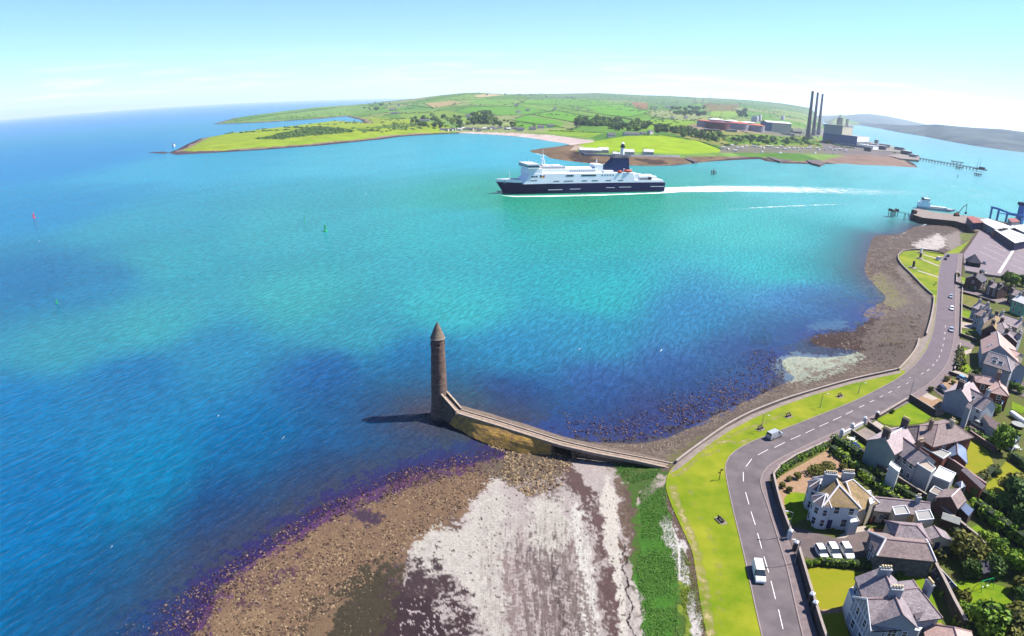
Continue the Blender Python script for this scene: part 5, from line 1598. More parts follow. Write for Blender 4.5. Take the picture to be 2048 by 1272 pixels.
for cx, hh in ((L1 * .50, 21), (L1 * .66, 21), (L1 * .98, 20)):
    k = MB()
    for sx in (-2.2, 2.2):
        for sy in (-2.2, 2.2):
            k.tube((cx + sx, D1 * .4 + sy, H1 + 1), (cx + sx, D1 * .4 + sy, H1 + hh), .7, n=5)
    for z in (.3, .6, .95):
        k.box(cx, D1 * .4, H1 + hh * z, 6.4, 6.4, 1.0)
    k.build('roof_stack_frame', m_grey, pst)
MB().box(L1 * .58, D1 * .4, H1 + 20.5, L1 * .26, 4, 1.4).build('gantry', m_grey, pst)
# white annex with open steel bays at the right
ann = thing('annex_building', 'low white annex with open steel bays at the right foot of the power station', 'building', A + u * (L2 + 2), ph)
MB().box(22, 26, 0, 42, 44, 9).build('wall', m_ship, ann)
MB().box(22, 26, 9, 44, 46, .7).build('roof', m_roofw, ann)
for q in range(6):
    MB().box(4 + q * 7.4, 3.0, 0, 4.6, 1.6, 5.5).build('bay_opening', m_black, ann)
    MB().tube((2 + q * 8, 0, 0), (2 + q * 8, 0, 12), .6).build('frame_post', m_pipe, ann)
for q, (px_, py_, sx, sy, hh, m, lab) in enumerate([(1746, 297, 22, 14, 13, m_grey, 'grey transformer house right of the white annex'), (1762, 299, 24, 16, 10, m_navy, 'dark blue plant building near the shore of the power station'), (1770, 294, 34, 12, 8, m_creamc, 'cream store on the far shore of the power station yard'), (1735, 302, 16, 10, 9, m_black, 'black open-fronted switch bay in the yard'), (1752, 292, 10, 10, 18, m_grey, 'tall narrow grey plant tower behind the blue building')]):
    t = thing('plant_building', lab, 'building', G(px_, py_, ZY), ph)
    MB().box(0, 0, -2, sx, sy, hh + 2).build('wall', m, t)
    MB().box(0, 0, hh, sx + 1, sy + 1, .8).build('roof', m_roofw if q != 3 else m_roofg, t)
# quay and buildings at its end, then the long jetty
qw = GA([(1758, 306), (1800, 317), (1838, 320), (1840, 314), (1812, 303), (1780, 296)], ZS)
struct(MB().prism(qw, -3, ZS).build('quay', m_conc))
for px_, py_, sx, sy, hh, lab in [(1812, 309, 26, 14, 9, 'white-roofed dark shed on the quay before the jetty'), (1826, 314, 18, 10, 6, 'small pale shed at the end of the quay'), (1798, 302, 30, 6, 10, 'dark steel gantry building on the quay')]:
    t = thing('quay_shed', lab, 'shed', G(px_, py_, ZS), ph - .3)
    MB().box(0, 0, 0, sx, sy, hh).build('wall', m_grey if hh != 9 else m_navy, t)
    MB().box(0, 0, hh, sx + 1, sy + 1, 1).build('roof', m_roofw if hh < 10 else m_grey, t)
J0, J1 = G(1838, 317, ZS), G(1957, 338, ZS)
je = thing('jetty', 'long thin dark jetty on piles running out from the power station into the lough', 'jetty', J0, math.atan2((J1 - J0).y, (J1 - J0).x))
JL = (J1 - J0).length
m_jet = mat('jetty_steel', lin(84, 96, 104, .45), .8, lin(66, 76, 86, .45), .3)
MB().box(JL / 2, 0, 0, JL, 3.0, 1.1).build('deck', m_jet, je)
for q in range(19):
    x_ = JL * (q + .5) / 19
    MB().tube((x_, -1.2, -8), (x_, -1.2, 0), .5, n=6).tube((x_, 1.2, -8), (x_, 1.2, 0), .5, n=6).box(x_, 0, -1, .8, 4, 1).build('pile_bent', m_jet, je)
MB().tube((0, 1.4, 2.2), (JL, 1.4, 2.2), .35, n=6).build('pipeline', m_jet, je)
MB().box(JL + 6, 0, -1, 26, 12, 2.5).build('jetty_head', m_jet, je)
MB().box(JL + 8, 1, 1.5, 12, 7, 4).build('control_hut', m_navy, je)
for s in (0, 7):
    MB().tube((JL + s - 6, 2, 1), (JL + s - 6, 2, 26), .4, .2, 6).build('light_mast', m_jet, je)
for px_, py_, n_, lab in [(1914, 327, 34, 'flat dark berthing platform on the far side of the jetty'), (1917, 338, 14, 'small mooring dolphin just in front of the jetty'), (1955, 352, 13, 'square mooring dolphin in front of the jetty head')]:
    t = thing('mooring_dolphin', lab, 'dolphin', G(px_, py_, 0), ph - .4)
    MB().box(0, 0, 3.6, n_, 9, 1.6).build('platform', m_jet, t)
    for sx in (-.4, 0, .4):
        for sy in (-3, 3):
            MB().tube((sx * n_, sy, -4), (sx * n_ * .9, sy * .9, 3.6), .6, n=6).build('pile', m_jet, t)
# oil tanks
m_tg = mat('tank_grey', lin(186, 176, 182, .5), .8, lin(160, 150, 158, .5), .06)
m_tr = mat('tank_rust_red', lin(124, 44, 52, .5), .8, lin(94, 34, 46, .5), .06)
m_to = mat('tank_orange_roof', lin(216, 110, 76, .5), .8, lin(190, 92, 66, .5), .06)
m_tw = mat('tank_white_roof', lin(240, 238, 234, .55), .8, lin(222, 220, 218, .55), .06)
for px_, py_, wpx, hpx, mw, mr_, lab in [(1406.5, 254, 25, 12, m_tg, m_to, 'grey oil tank with an orange roof furthest left behind the dark red one'), (1435, 259.5, 44, 13.5, m_tr, m_tr, 'dark red oil tank in front of the others'), (1477, 259.5, 39, 12, m_tg, m_to, 'grey oil tank with an orange rim, middle of the front row'), (1511, 263.5, 33, 12, m_tg, m_to, 'grey oil tank with an orange rim at the right end'),
                                        (1431, 250, 30, 10, m_tg, m_tw, 'white-roofed oil tank behind the dark red one'), (1462, 253, 30, 10, m_tg, m_tw, 'white-roofed oil tank behind the middle front tank'), (1494, 256, 30, 10, m_tg, m_tw, 'white-roofed oil tank behind the right-hand tank')]:
    p = TH(px_, py_)
    r_ = math.hypot(p.x, p.y)
    R_ = wpx / 2 / LENS_F * r_ * 1.02
    hh = hpx / LENS_F * r_
    c = p + Vector((p.x, p.y, 0)).normalized() * R_
    t = thing('oil_tank', lab, 'tank', (c.x, c.y, p.z), 0, 'oil storage tanks')
    MB().lathe([(R_, -4), (R_, hh)], 40, cap=False).build('shell', mw, t, True)
    MB().lathe([(R_ + .4, hh - .6), (R_ + .5, hh), (R_ * .97, hh + .4), (R_ * .4, hh + R_ * .12), (.1, hh + R_ * .15)], 40).build('roof', mr_, t)
    stt = MB()
    for q in range(10):
        a = -2.2 + q * .09
        stt.box((R_ + .6) * math.cos(a), (R_ + .6) * math.sin(a), hh * q / 10, 2.4, 1.4, .5, a + 1.57)
    stt.build('spiral_stair', m_grey, t)['kind'] = 'stuff'
# gas turbine hall and silos behind the tanks
p = TH(1533, 261.5)
t = thing('turbine_building', 'long cream hall with a dark blue gable end right of the oil tanks', 'building', p, .12)
L_ = 52 / LENS_F * math.hypot(p.x, p.y)
Hh = 16 / LENS_F * math.hypot(p.x, p.y)
MB().box(L_ / 2, 22, -4, L_, 44, Hh + 4).build('wall', m_creamc, t)
MB().box(-.3, 22, -4, 1, 44.2, Hh + 3).build('blue_end', m_blue, t)
MB().box(-1.2, -.2, -4, L_ * .42, 1, Hh + 3).build('blue_end', m_blue, t)
rf = MB().loft([[(-2, -2, Hh), (-2, 22, Hh + 5), (-2, 46, Hh)], [(L_ + 2, -2, Hh), (L_ + 2, 22, Hh + 5), (L_ + 2, 46, Hh)]], False)
rf.loft([[(-2, -2, Hh - .8), (-2, 22, Hh + 4.2), (-2, 46, Hh - .8)][::-1], [(L_ + 2, -2, Hh - .8), (L_ + 2, 22, Hh + 4.2), (L_ + 2, 46, Hh - .8)][::-1]], False).build('roof', m_roofw, t)
for px_, py_, R_, hh, lab in [(1506, 243, 9, 20, 'left pale silo behind the oil tanks'), (1512, 244, 9, 24, 'middle pale silo behind the oil tanks'), (1519, 243, 8, 26, 'right and tallest pale silo behind the oil tanks'), (1565, 240, 9, 20, 'pair of pale exhaust stacks above the cream hall')]:
    p = TH(px_, py_)
    t = thing('silo', lab, 'silo', p)
    MB().lathe([(R_, -3), (R_, hh), (R_ * .9, hh + 1.2)], 16).build('shell', m_pipe, t, True)
    MB().box(0, 0, hh + 1, R_ * 1.2, R_ * .8, 3).build('top_house', m_pipe, t)
for px_, py_, L_, hh, lab in [(1424, 262.5, 46, 5, 'low brown bund wall in front of the dark red tank'), (1462, 263.5, 30, 6, 'small grey store in front of the tanks'), (1570, 262, 60, 7, 'dark workshop below the cream hall'), (1590, 266, 46, 6, 'brown pipe rack building left of the chimneys'), (1575, 270, 40, 5, 'grey store on the slope left of the chimneys')]:
    t = thing('works_building', lab, 'building', TH(px_, py_), .15)
    MB().box(0, 0, -3, L_, 12, hh + 3).build('wall', m_rust if 'brown' in lab or 'dark' in lab else m_grey, t)
    MB().box(0, 0, hh, L_ + 1, 13, .6).build('roof', m_roofg, t)
# pylons on the skyline
for i, (px_, b_, t_, lab) in enumerate([(1389, 217, 196, 'pylon nearest the wood on the hill'), (1405, 213, 197, 'middle pylon on the hill behind the tanks'), (1419.5, 210, 190.5, 'tallest pylon on the hill skyline'), (1352, 215, 203, 'small pylon furthest left on the hill')]):
    p = TH(px_, b_)
    h_ = (b_ - t_) / LENS_F * math.hypot(p.x, p.y)
    t = thing('pylon', lab, 'pylon', p, .6)
    w_ = h_ * .11
    k = MB()
    for sx in (-1, 1):
        for sy in (-1, 1):
            k.tube((sx * w_, sy * w_, -2), (sx * w_ * .2, sy * w_ * .2, h_), .45, .3, 4)
    for z in (.25, .5, .75):
        k.box(0, 0, h_ * z, w_ * 2 * (1 - z * .75), w_ * 2 * (1 - z * .75), .5)
    k.build('tower', m_grey, t)
    for z, l in ((.68, .30), (.8, .36), (.92, .26)):
        MB().box(0, 0, h_ * z, h_ * l * 1.3, .8, .8).build('cross_arm', m_grey, t)
# caravans along the shore below the bushes
m_van = mat('caravan_white', lin(240, 238, 234, .55), .5)
c0 = None
r = random.Random(8)
def caravan(p, rz):
    t = thing('caravan', 'white static caravan in the rows along the shore left of the power station', 'caravan', p, rz, 'caravans along the far shore')
    MB().box(0, 0, .5, 9, 3.2, 2.3).build('body', m_van, t)
    MB().box(0, -1.62, 1.4, 7, .1, .9).build('window', m_glass, t)
    MB().loft([[(-4.7, -1.75, 2.8), (-4.7, 0, 3.3), (-4.7, 1.75, 2.8)], [(4.7, -1.75, 2.8), (4.7, 0, 3.3), (4.7, 1.75, 2.8)]], True, True).build('roof', m_van, t)
    return t
spots = [(1447, 297), (1456, 300), (1464, 292), (1470, 303)] + [(1478 + 8.5 * k + r.uniform(-3, 3), 293 + .30 * k * .6 + r.uniform(-1.5, 4.5)) for k in range(26)]
for i, (a, b) in enumerate(spots):
    p = TH(a, b)
    c0 = caravan(p, .3) if i == 0 else dup(c0, p, r.uniform(0, 1.2)) or c0
for i, (a, b, lab) in enumerate([(1524, 305, 'left'), (1560, 307, 'second'), (1600, 303, 'third'), (1630, 307, 'fourth'), (1668, 306, 'fifth'), (1690, 304, 'last')]):
    t = thing('parked_boat', 'small white boat laid up on the far shore, %s of the row from the left' % lab, 'boat', TH(a, b), r.uniform(0, 3), 'boats laid up on the far shore')
    MB().loft([[(-5, -1.5, .3), (-5, 0, -.2), (-5, 1.5, .3), (-5, 1.5, 1.8), (-5, -1.5, 1.8)], [(2, -1.6, .3), (2, 0, -.2), (2, 1.6, .3), (2, 1.7, 2), (2, -1.7, 2)], [(5.5, -.1, 1.6), (5.5, 0, 1.2), (5.5, .1, 1.6), (5.5, .1, 2.3), (5.5, -.1, 2.3)]], True, True).build('hull', m_van, t)
    MB().box(-1, 0, 2, 3, 2, 1.4).build('cabin', m_van, t)
# timber quays on the promontory shore
for pts_, lab in [([(1524, 309), (1593, 306.5), (1612, 310), (1606, 317), (1560, 322.5), (1545, 318)], 'brown timber quay on the far shore, left of the sloping slip'), ([(1592, 311), (1612, 309.5), (1651, 325), (1640, 330), (1624, 326)], 'brown sloping slip running down into the water beside the timber quay'), ([(1362, 314), (1375, 313), (1396, 322), (1388, 323)], 'short brown slip below the sea wall')]:
    o = MB().prism(GA(pts_, 3.2), -2, [3.2] * len(pts_)).build('timber_quay', mat('quay_timber', lin(118, 96, 96, .45), .9, lin(84, 66, 66, .45), .1))
    tag(o, lab, 'quay')
# lighthouse, its white wall and buildings on the promontory
b = (1244.5, 311); p = TH(*b)
hl = (311 - 286.5) / LENS_F * math.hypot(p.x, p.y)
lt = thing('lighthouse', 'white lighthouse with a black gallery standing on the promontory above the ferry funnel', 'lighthouse', p)
MB().lathe([(3.3, -2), (3.1, 0), (2.6, hl * .62)], 16, cap=False).build('tower', m_ship, lt, True)
MB().lathe([(2.6, hl * .62), (3.6, hl * .66), (3.6, hl * .80), (2.7, hl * .80)], 16).build('gallery', m_black, lt)
MB().lathe([(2.2, hl * .80), (2.2, hl * .94)], 12).build('lantern', m_glass, lt)
MB().lathe([(2.5, hl * .94), (1.6, hl), (.1, hl * 1.08)], 12).build('dome', m_ship, lt)
wl_ = [(1164, 307), (1170, 311.5), (1230, 314), (1262, 314), (1320, 314.5), (1360, 315)]
P = [TH(*q) for q in wl_]
sw = MB()
sw.loft([[(q.x, q.y, q.z - 3), (q.x, q.y, q.z + 3.2), (q.x + .2, q.y + 1.2, q.z + 3.2), (q.x + .2, q.y + 1.2, q.z - 3)] for q in P], True, True)
tag(sw.build('boundary_wall', mat('grey_render', lin(200, 196, 200, .5), .9, lin(170, 166, 170, .5), .1)), 'long pale grey wall round the lighthouse buildings', 'wall')
for a, b_, s, lab in [(1180, 305.5, 'l', 'left low white lighthouse store with dark doors'), (1206, 305.5, 'm', 'second low white lighthouse store'), (1257, 309.5, 'm', 'white keeper house beside the lighthouse'), (1296, 309.5, 'm', 'white block with dark windows right of the keeper house'), (1232, 311, 's', 'small white porch house at the foot of the lighthouse')]:
    cottage(TH(a, b_), s, .05, lab, None, roof=m_roofw, name='lighthouse_building', cat='building')
b = TH(347, 293)
t = thing('beacon_hut', 'tiny white hut on the tip of the low headland', 'hut', b)
MB().box(0, 0, -1, 5, 5, 6).build('wall', m_ship, t); MB().lathe([(3.6, 5), (.2, 7.4)], 4).build('roof', m_roofd, t); MB().box(0, -2.52, 0, 1.2, .1, 2.4).build('door', m_black, t)
# ------------------------------------------------------------------ the town: houses
HK = .60
slate = brick_mat('slate_roof', lin(170, 156, 156, HK), lin(138, 126, 130, HK), lin(92, 82, 88, HK), .42, .24, .02, noise=.35, bump=.4)
slate_pale = brick_mat('pale_slate_roof', lin(198, 180, 178, HK), lin(172, 156, 158, HK), lin(150, 132, 134, HK), .42, .24, .02, noise=.25, bump=.4)
slate_pink = brick_mat('pink_tile_roof', lin(208, 174, 162, HK), lin(186, 154, 146, HK), lin(160, 126, 120, HK), .4, .26, .02, noise=.22, bump=.4)
slate_lichen = brick_mat('lichen_slate_roof', lin(168, 140, 116, HK), lin(150, 128, 62, HK), lin(104, 90, 76, HK), .42, .24, .02, noise=.4, bump=.4)
slate_brown = brick_mat('brown_tile_roof', lin(164, 144, 138, HK), lin(138, 120, 118, HK), lin(96, 78, 78, HK), .4, .26, .02, noise=.3, bump=.4)
slate_dark = brick_mat('dark_slate_roof', lin(104, 96, 104, HK), lin(82, 76, 86, HK), lin(60, 56, 66, HK), .42, .24, .02, noise=.3, bump=.4)
r_white = mat('white_render_wall', lin(240, 240, 236, .5), .9, lin(222, 224, 224, .5), .5, .15, 6)
r_cream = mat('cream_render_wall', lin(230, 216, 186, .5), .9, lin(212, 196, 166, .5), .5, .15, 6)
r_grey = mat('grey_render_wall', lin(186, 188, 192, .5), .9, lin(164, 168, 172, .5), .5, .15, 6)
r_sage = mat('sage_render_wall', lin(160, 176, 166, .5), .9, lin(140, 158, 152, .5), .5, .15, 6)
r_brick = brick_mat('red_brick_wall', lin(160, 76, 54, .5), lin(132, 58, 44, .5), lin(150, 120, 104, .5), .45, .15, .015, noise=.25)
r_bdark = brick_mat('dark_brick_wall', lin(112, 74, 72, .5), lin(92, 60, 60, .5), lin(100, 84, 80, .5), .45, .15, .015, noise=.25)
r_stone = brick_mat('grey_stone_wall', lin(146, 140, 138, .5), lin(108, 104, 106, .5), lin(84, 80, 80, .5), .8, .4, .04, noise=.4, bump=.8)
m_frame = mat('white_window_frame', lin(246, 246, 244, .55), .5)
m_pot = mat('clay_pot', lin(230, 204, 160, .5), .9)
m_ridge = mat('white_ridge', lin(244, 236, 234, .5), .8)
m_ridgeg = mat('grey_ridge_tile', lin(170, 140, 138, .5), .9)
m_pane = mat('window_pane', (.02, .026, .034), .1, spec=.6)
_WIN = {}
def window_mesh(w, h, style):
    k = (round(w, 2), round(h, 2), style)
    if k not in _WIN:
        f = MB()
        t = .12
        f.box(-w / 2, 0, 0, t, .16, h).box(w / 2, 0, 0, t, .16, h).box(0, 0, h - t / 2, w + t, .16, t).box(0, 0, -.02, w + .3, .3, .12)
        if style != 'plain':
            f.box(0, 0, h * .5, w, .1, .08)
        if w > 1.3:
            f.box(0, 0, 0, .09, .1, h)
        p = MB().box(0, .0, .05, w, .06, h - .05)
        _WIN[k] = f.mesh('window', m_frame), p.mesh('pane', m_pane)
    return _WIN[k]
def add_window(parent, x, y, z, ang, w=1.1, h=1.5, style='sash', name='window'):
    fm, pm = window_mesh(w, h, style)
    o = bpy.data.objects.new(name, fm); COL.objects.link(o); o.parent = parent
    o.location = (x, y, z); o.rotation_euler = (0, 0, ang)
    p = bpy.data.objects.new('pane', pm); COL.objects.link(p); p.parent = o
    return o
def add_chimney(parent, x, y, z0, z1, sx=1.6, sy=.8, pots=3, m=None, along='x'):
    c = MB().box(x, y, z0, sx, sy, z1 - z0).box(x, y, z1 - .25, sx + .2, sy + .2, .2).build('chimney', m or r_grey, parent)
    for q in range(pots):
        u = (q + .5) / pots - .5
        px_, py_ = (x + u * sx, y) if sx >= sy else (x, y + u * sy)
        MB().lathe([(.17, z1), (.15, z1 + .55), (.19, z1 + .6), (.1, z1 + .62)], 8, (px_, py_)).build('chimney_pot', m_pot, c)
    return c
def slab(mb, P, t=.16):
    n = (Vector(P[1]) - Vector(P[0])).cross(Vector(P[2]) - Vector(P[1])).normalized()
    if n.z < 0:
        P = P[::-1]; n = -n
    B = [tuple(Vector(p) - n * t) for p in P]
    k = len(mb.v)
    m = len(P)
    mb.v += [tuple(p) for p in P] + B
    mb.f.append(tuple(range(k, k + m)))
    mb.f.append(tuple(range(k + m, k + 2 * m))[::-1])
    for i in range(m):
        j = (i + 1) % m
        mb.f.append((k + i, k + m + i, k + m + j, k + j))
def block(root, cx, cy, ang, a, b, wl, wr, ze, zr, hA, hB, wall, roof, ridge=None, hip_trim=None, o=.35):
    """one wing: walls, roof slopes, ridge; x runs along the ridge, (cx, cy) its middle; returns a local -> root transform"""
    ca, sa = math.cos(ang), math.sin(ang)
    T = lambda x, y, z: (cx + x * ca - y * sa, cy + x * sa + y * ca, z)
    w = MB()
    w.prism([T(-a, -wr, 0)[:2], T(b, -wr, 0)[:2], T(b, wl, 0)[:2], T(-a, wl, 0)[:2]], -.6, ze, True)
    for x, h, fl in ((-a, hA, True), (b, hB, False)):
        if h == 0:
            w.poly([T(x, -wr, ze), T(x, wl, ze), T(x, 0, zr)], fl)
    w.build('wall', wall, root, uv=True)
    r = MB()
    oA, oB = (o if hA else .2), (o if hB else .2)
    xa, xb = -a - oA, b + oB
    ra, rb = (-a + hA if hA else xa), (b - hB if hB else xb)
    dz = lambda wd: (zr - ze) / wd * o
    zt = .14
    eL, eR = ze - dz(wl) + zt, ze - dz(wr) + zt
    slab(r, [T(xa, -wr - o, eR), T(xb, -wr - o, eR), T(rb, 0, zr + zt), T(ra, 0, zr + zt)])
    slab(r, [T(xb, wl + o, eL), T(xa, wl + o, eL), T(ra, 0, zr + zt), T(rb, 0, zr + zt)])
    if hA:
        slab(r, [T(xa, wl + o, eL), T(xa, -wr - o, eR), T(ra, 0, zr + zt)])
    if hB:
        slab(r, [T(xb, -wr - o, eR), T(xb, wl + o, eL), T(rb, 0, zr + zt)])
    ro = r.build('roof', roof, root, uv=True)
    rg = MB()
    tr_ = .13
    if rb - ra > .3:
        rg.tube(T(ra, 0, zr + zt + .03), T(rb, 0, zr + zt + .03), tr_, n=6)
        rg.build('ridge_tiles', ridge or m_ridgeg, ro)
    for h, x, xr in ((hA, xa, ra), (hB, xb, rb)):
        if h:
            for y, e in ((wl + o, eL), (-wr - o, eR)):
                MB().tube(T(x, y, e + .03), T(xr, 0, zr + zt + .03), tr_ * (1.6 if hip_trim else 1), n=6).build('hip_tiles', hip_trim or ridge or m_ridgeg, ro)
    gu = MB()
    for y, e in ((wl + o + .06, eL), (-wr - o - .06, eR)):
        gu.tube(T(xa, y, e - .12), T(xb, y, e - .12), .09, n=5)
        gu.build('gutter', m_black if wall is not r_white else m_frame, ro)
        gu = MB()
    return T
def from_ridge(A, B, zr):
    P, Q = G(*A, ZG + zr), G(*B, ZG + zr)
    m = (P + Q) / 2
    d = Q - P
    return m, math.atan2(d.y, d.x), d.length / 2
def eave_w(m, ang, px_, ze):
    e = G(*px_, ZG + ze)
    n = Vector((-math.sin(ang), math.cos(ang), 0))
    return (e - m).dot(n)
def house(label, A, B, zr, ze, w, hips=(0, 0), wall=r_white, roof=slate, name='house', wins=(), chims=(), lights=(), door=None, ridge=None, hip_trim=None, cat='house', root=None):
    """ridge seen from A to B; w: half width(s) or bearings of the left / right eaves"""
    zr0 = zr
    zr, ze = zr * .86, ze * .88                                   # storey heights measured on the gables that show
    m, ang, hl = from_ridge(A, B, zr)
    if isinstance(w, (int, float)):
        w = (w, w)
    if any(hasattr(q, '__len__') for q in w):                     # eaves height that gives a 36 degree pitch
        lo_, hi_ = zr - 6.0, zr - .9
        for _ in range(30):
            ze = (lo_ + hi_) / 2
            ww_ = [(1 if i == 0 else -1) * eave_w(m, ang, q, ze) for i, q in enumerate(w) if hasattr(q, '__len__')]
            if (zr - ze) > .72 * max(sum(ww_) / len(ww_), .3):
                lo_ = ze
            else:
                hi_ = ze
    wl, wr = [max((1 if i == 0 else -1) * eave_w(m, ang, q, ze), 1.6) if hasattr(q, '__len__') else q for i, q in enumerate(w)]
    new = root is None
    if new:
        root = thing(name, label, cat, (m.x, m.y, ZG), ang)
        cx = cy = 0; la = 0
    else:
        iv = root.rotation_euler.z
        dx, dy = m.x - root.location.x, m.y - root.location.y
        cx, cy = dx * math.cos(-iv) - dy * math.sin(-iv), dx * math.sin(-iv) + dy * math.cos(-iv)
        la = ang - iv
    a, b = hl + hips[0], hl + hips[1]
    T = block(root, cx, cy, la, a, b, wl, wr, ze, zr, hips[0], hips[1], wall, roof, ridge, hip_trim)
    for wn in wins:                                              # (side, along 0..1, z, w, h)
        s, u, z, ww, hh = wn
        hh = min(hh, ze * .36)
        z = min(z, ze - hh - .3)
        if s in 'lr':
            x = -a + (a + b) * u
            y = wl + .02 if s == 'l' else -wr - .02
            p = T(x, y, z); add_window(root, *p, la, ww, hh)
        else:
            y = -wr + (wl + wr) * u
            x = -a - .02 if s == 'a' else b + .02
            p = T(x, y, z); add_window(root, *p, la + math.pi / 2, ww, hh)
    for c in chims:                                              # (along, across, top, length, depth, pots[, material])
        u, y, zt, sx, sy, n = c[:6]
        zt = zr + (zt - zr0) * .95
        p = T(-a + (a + b) * u, y, 0)
        ch = add_chimney(root, 0, 0, max(ze - .5, 0), zt, sx, sy, n, c[6] if len(c) > 6 else (wall if wall in (r_brick, r_bdark, r_stone) else r_grey))
        ch.location = (p[0], p[1], 0); ch.rotation_euler = (0, 0, la)
    for lg in lights:                                            # roof windows (side, along, up 0..1)
        s, u, t, ww, hh = lg
        W = wl if s == 'l' else wr
        sg = 1 if s == 'l' else -1
        y = sg * W * (1 - t); z = ze + (zr - ze) * t + .19
        p = T(-a + (a + b) * u, y, z)
        tilt = math.atan2(zr - ze, W)
        k = MB().box(0, 0, 0, ww, hh, .1).build('rooflight', m_frame, root)
        q = MB().box(0, 0, .09, ww - .2, hh - .2, .03).build('pane', m_pane, k)
        k.location = p; k.rotation_euler = (-sg * tilt, 0, la)
    if door:
        s, u = door
        x = -a + (a + b) * u if s in 'lr' else (-a - .03 if s == 'a' else b + .03)
        y = (wl + .03 if s == 'l' else -wr - .03) if s in 'lr' else -wr + (wl + wr) * u
        p = T(x, y, .1)
        d = MB().box(0, 0, 0, 1.1, .12, 2.2).build('door', mat('door_paint', lin(40, 44, 90, .5), .5), root)
        d.location = p; d.rotation_euler = (0, 0, la + (0 if s in 'lr' else math.pi / 2))
        h = MB().box(.4, -.08, 1.0, .08, .1, .12).build('handle', m_grey, d)
    return root
def flat_block(root, pts, z, m_wall, m_roof, label=None, name='extension', par=.25, cat='building', z0=-.5):
    """flat-roofed block, roof outline seen at level z; a part of root, or a thing of its own"""
    P = GA(pts, ZG + z)
    c = P.mean(0)
    if root is None:
        root = thing(name, label, cat, (c[0], c[1], ZG))
    iv = root.rotation_euler.z
    L = []
    for p in P:
        dx, dy = p[0] - root.location.x, p[1] - root.location.y
        L.append((dx * math.cos(-iv) - dy * math.sin(-iv), dx * math.sin(-iv) + dy * math.cos(-iv)))
    MB().prism(L, z0, z - .02, True).build('wall', m_wall, root, uv=True)
    cc = np.mean(L, 0)
    big = [tuple(cc + (np.array(p) - cc) * 1.03) for p in L]
    MB().prism(big, z - .02, z + .12, True, True).build('roof', m_roof, root)
    if par:
        inn = [tuple(cc + (np.array(p) - cc) * .95) for p in L]
        k = MB()
        n = len(big)
        for i in range(n):
            j = (i + 1) % n
            k.prism([big[i], big[j], inn[j], inn[i]], z + .12, z + .12 + par)
        k.build('parapet', m_frame, root)
    return root
def W2(sides, us, zs, w=1.1, h=1.6):
    return [(s, u, z, w, h) for s in sides for z in zs for u in us]

# villa at the bottom
h1 = house('grey villa at the bottom edge with slate roof, three chimneys and a decorated front gable', (1765, 1136), (1804.5, 1228), 11.0, 7.0, ((1827, 1241), (1715.5, 1159)), wall=r_grey, roof=slate, name='villa',
           wins=[('b', .25, 4.2, 1.2, 1.8), ('b', .5, 4.2, 1.5, 1.8), ('b', .8, 4.4, .9, 1.3), ('b', .3, 1, 1.3, 1.8), ('b', .62, 1, 1.5, 1.8), ('a', .3, 4.2, 1.2, 1.8), ('a', .7, 4.2, 1.2, 1.8)] + W2('r', (.12, .3), (1, 4.2)) + W2('l', (.15, .8), (1, 4.2)),
           chims=[(.14, -.2, 12.4, .8, 2.0, 4), (.60, .1, 12.6, .8, 2.0, 4)])
house(None, (1791, 1197), (1737, 1199), 10.6, 7.0, 3.6, wall=r_grey, roof=slate, root=h1, ridge=slate_pink, wins=[('b', .3, 1, 1.2, 1.8), ('b', .7, 1, 1.2, 1.8), ('b', .3, 4.3, 1.1, 1.6), ('b', .7, 4.3, 1.1, 1.6)])
house(None, (1793, 1182), (1836, 1177), 9.4, 6.2, 4.4, (0, 2.6), wall=r_grey, roof=slate, root=h1, chims=[(.93, .0, 10.6, .8, 1.6, 4)], wins=W2('l', (.4, .7), (1, 3.8)))
flat_block(h1, [(1812, 1258), (1830, 1240), (1844, 1256), (1838, 1262)], 4.0, r_grey, m_frame, par=0)
flat_block(h1, [(1826, 1222), (1848, 1221), (1841, 1236), (1832, 1240)], 6.0, r_grey, slate, par=0)
# carved bargeboards and timber pattern on the front gable, two-storey bay beside it
m_, an_, hl_ = from_ridge((1791, 1197), (1737, 1199), 9.12)
def in_root(root, v):
    iv = root.rotation_euler.z
    dx, dy = v.x - root.location.x, v.y - root.location.y
    return (dx * math.cos(-iv) - dy * math.sin(-iv), dx * math.sin(-iv) + dy * math.cos(-iv))
gx = in_root(h1, m_ + Vector((math.cos(an_), math.sin(an_), 0)) * (hl_ + .25))
la_ = an_ - h1.rotation_euler.z
g_ = MB()
for s in (-1, 1):
    g_.loft([[(0, s * 4.0, 5.7), (0, s * 4.0, 6.1), (.12, s * 4.0, 6.1), (.12, s * 4.0, 5.7)], [(0, 0, 9.0), (0, 0, 9.4), (.12, 0, 9.4), (.12, 0, 9.0)]], True, True)
b_ = g_.build('bargeboard', m_frame, h1); b_.location = (*gx, 0); b_.rotation_euler = (0, 0, la_)
for k in range(-3, 4):
    b_ = MB().box(.0, k * .95, 3.0, .1, .14, 3.0 + (3.2 - abs(k)) * .85).build('timber_strip', m_frame, h1); b_.location = (gx[0] - .2 * math.cos(la_), gx[1] - .2 * math.sin(la_), 0); b_.rotation_euler = (0, 0, la_)
for z in (2.9, 5.9):
    b_ = MB().box(.0, 0, z, .12, 7.2, .22).build('string_course', m_frame, h1); b_.location = (gx[0] - .2 * math.cos(la_), gx[1] - .2 * math.sin(la_), 0); b_.rotation_euler = (0, 0, la_)
flat_block(h1, [(1697, 1181), (1709, 1175), (1717, 1202), (1704, 1209)], 4.2, r_white, m_frame)
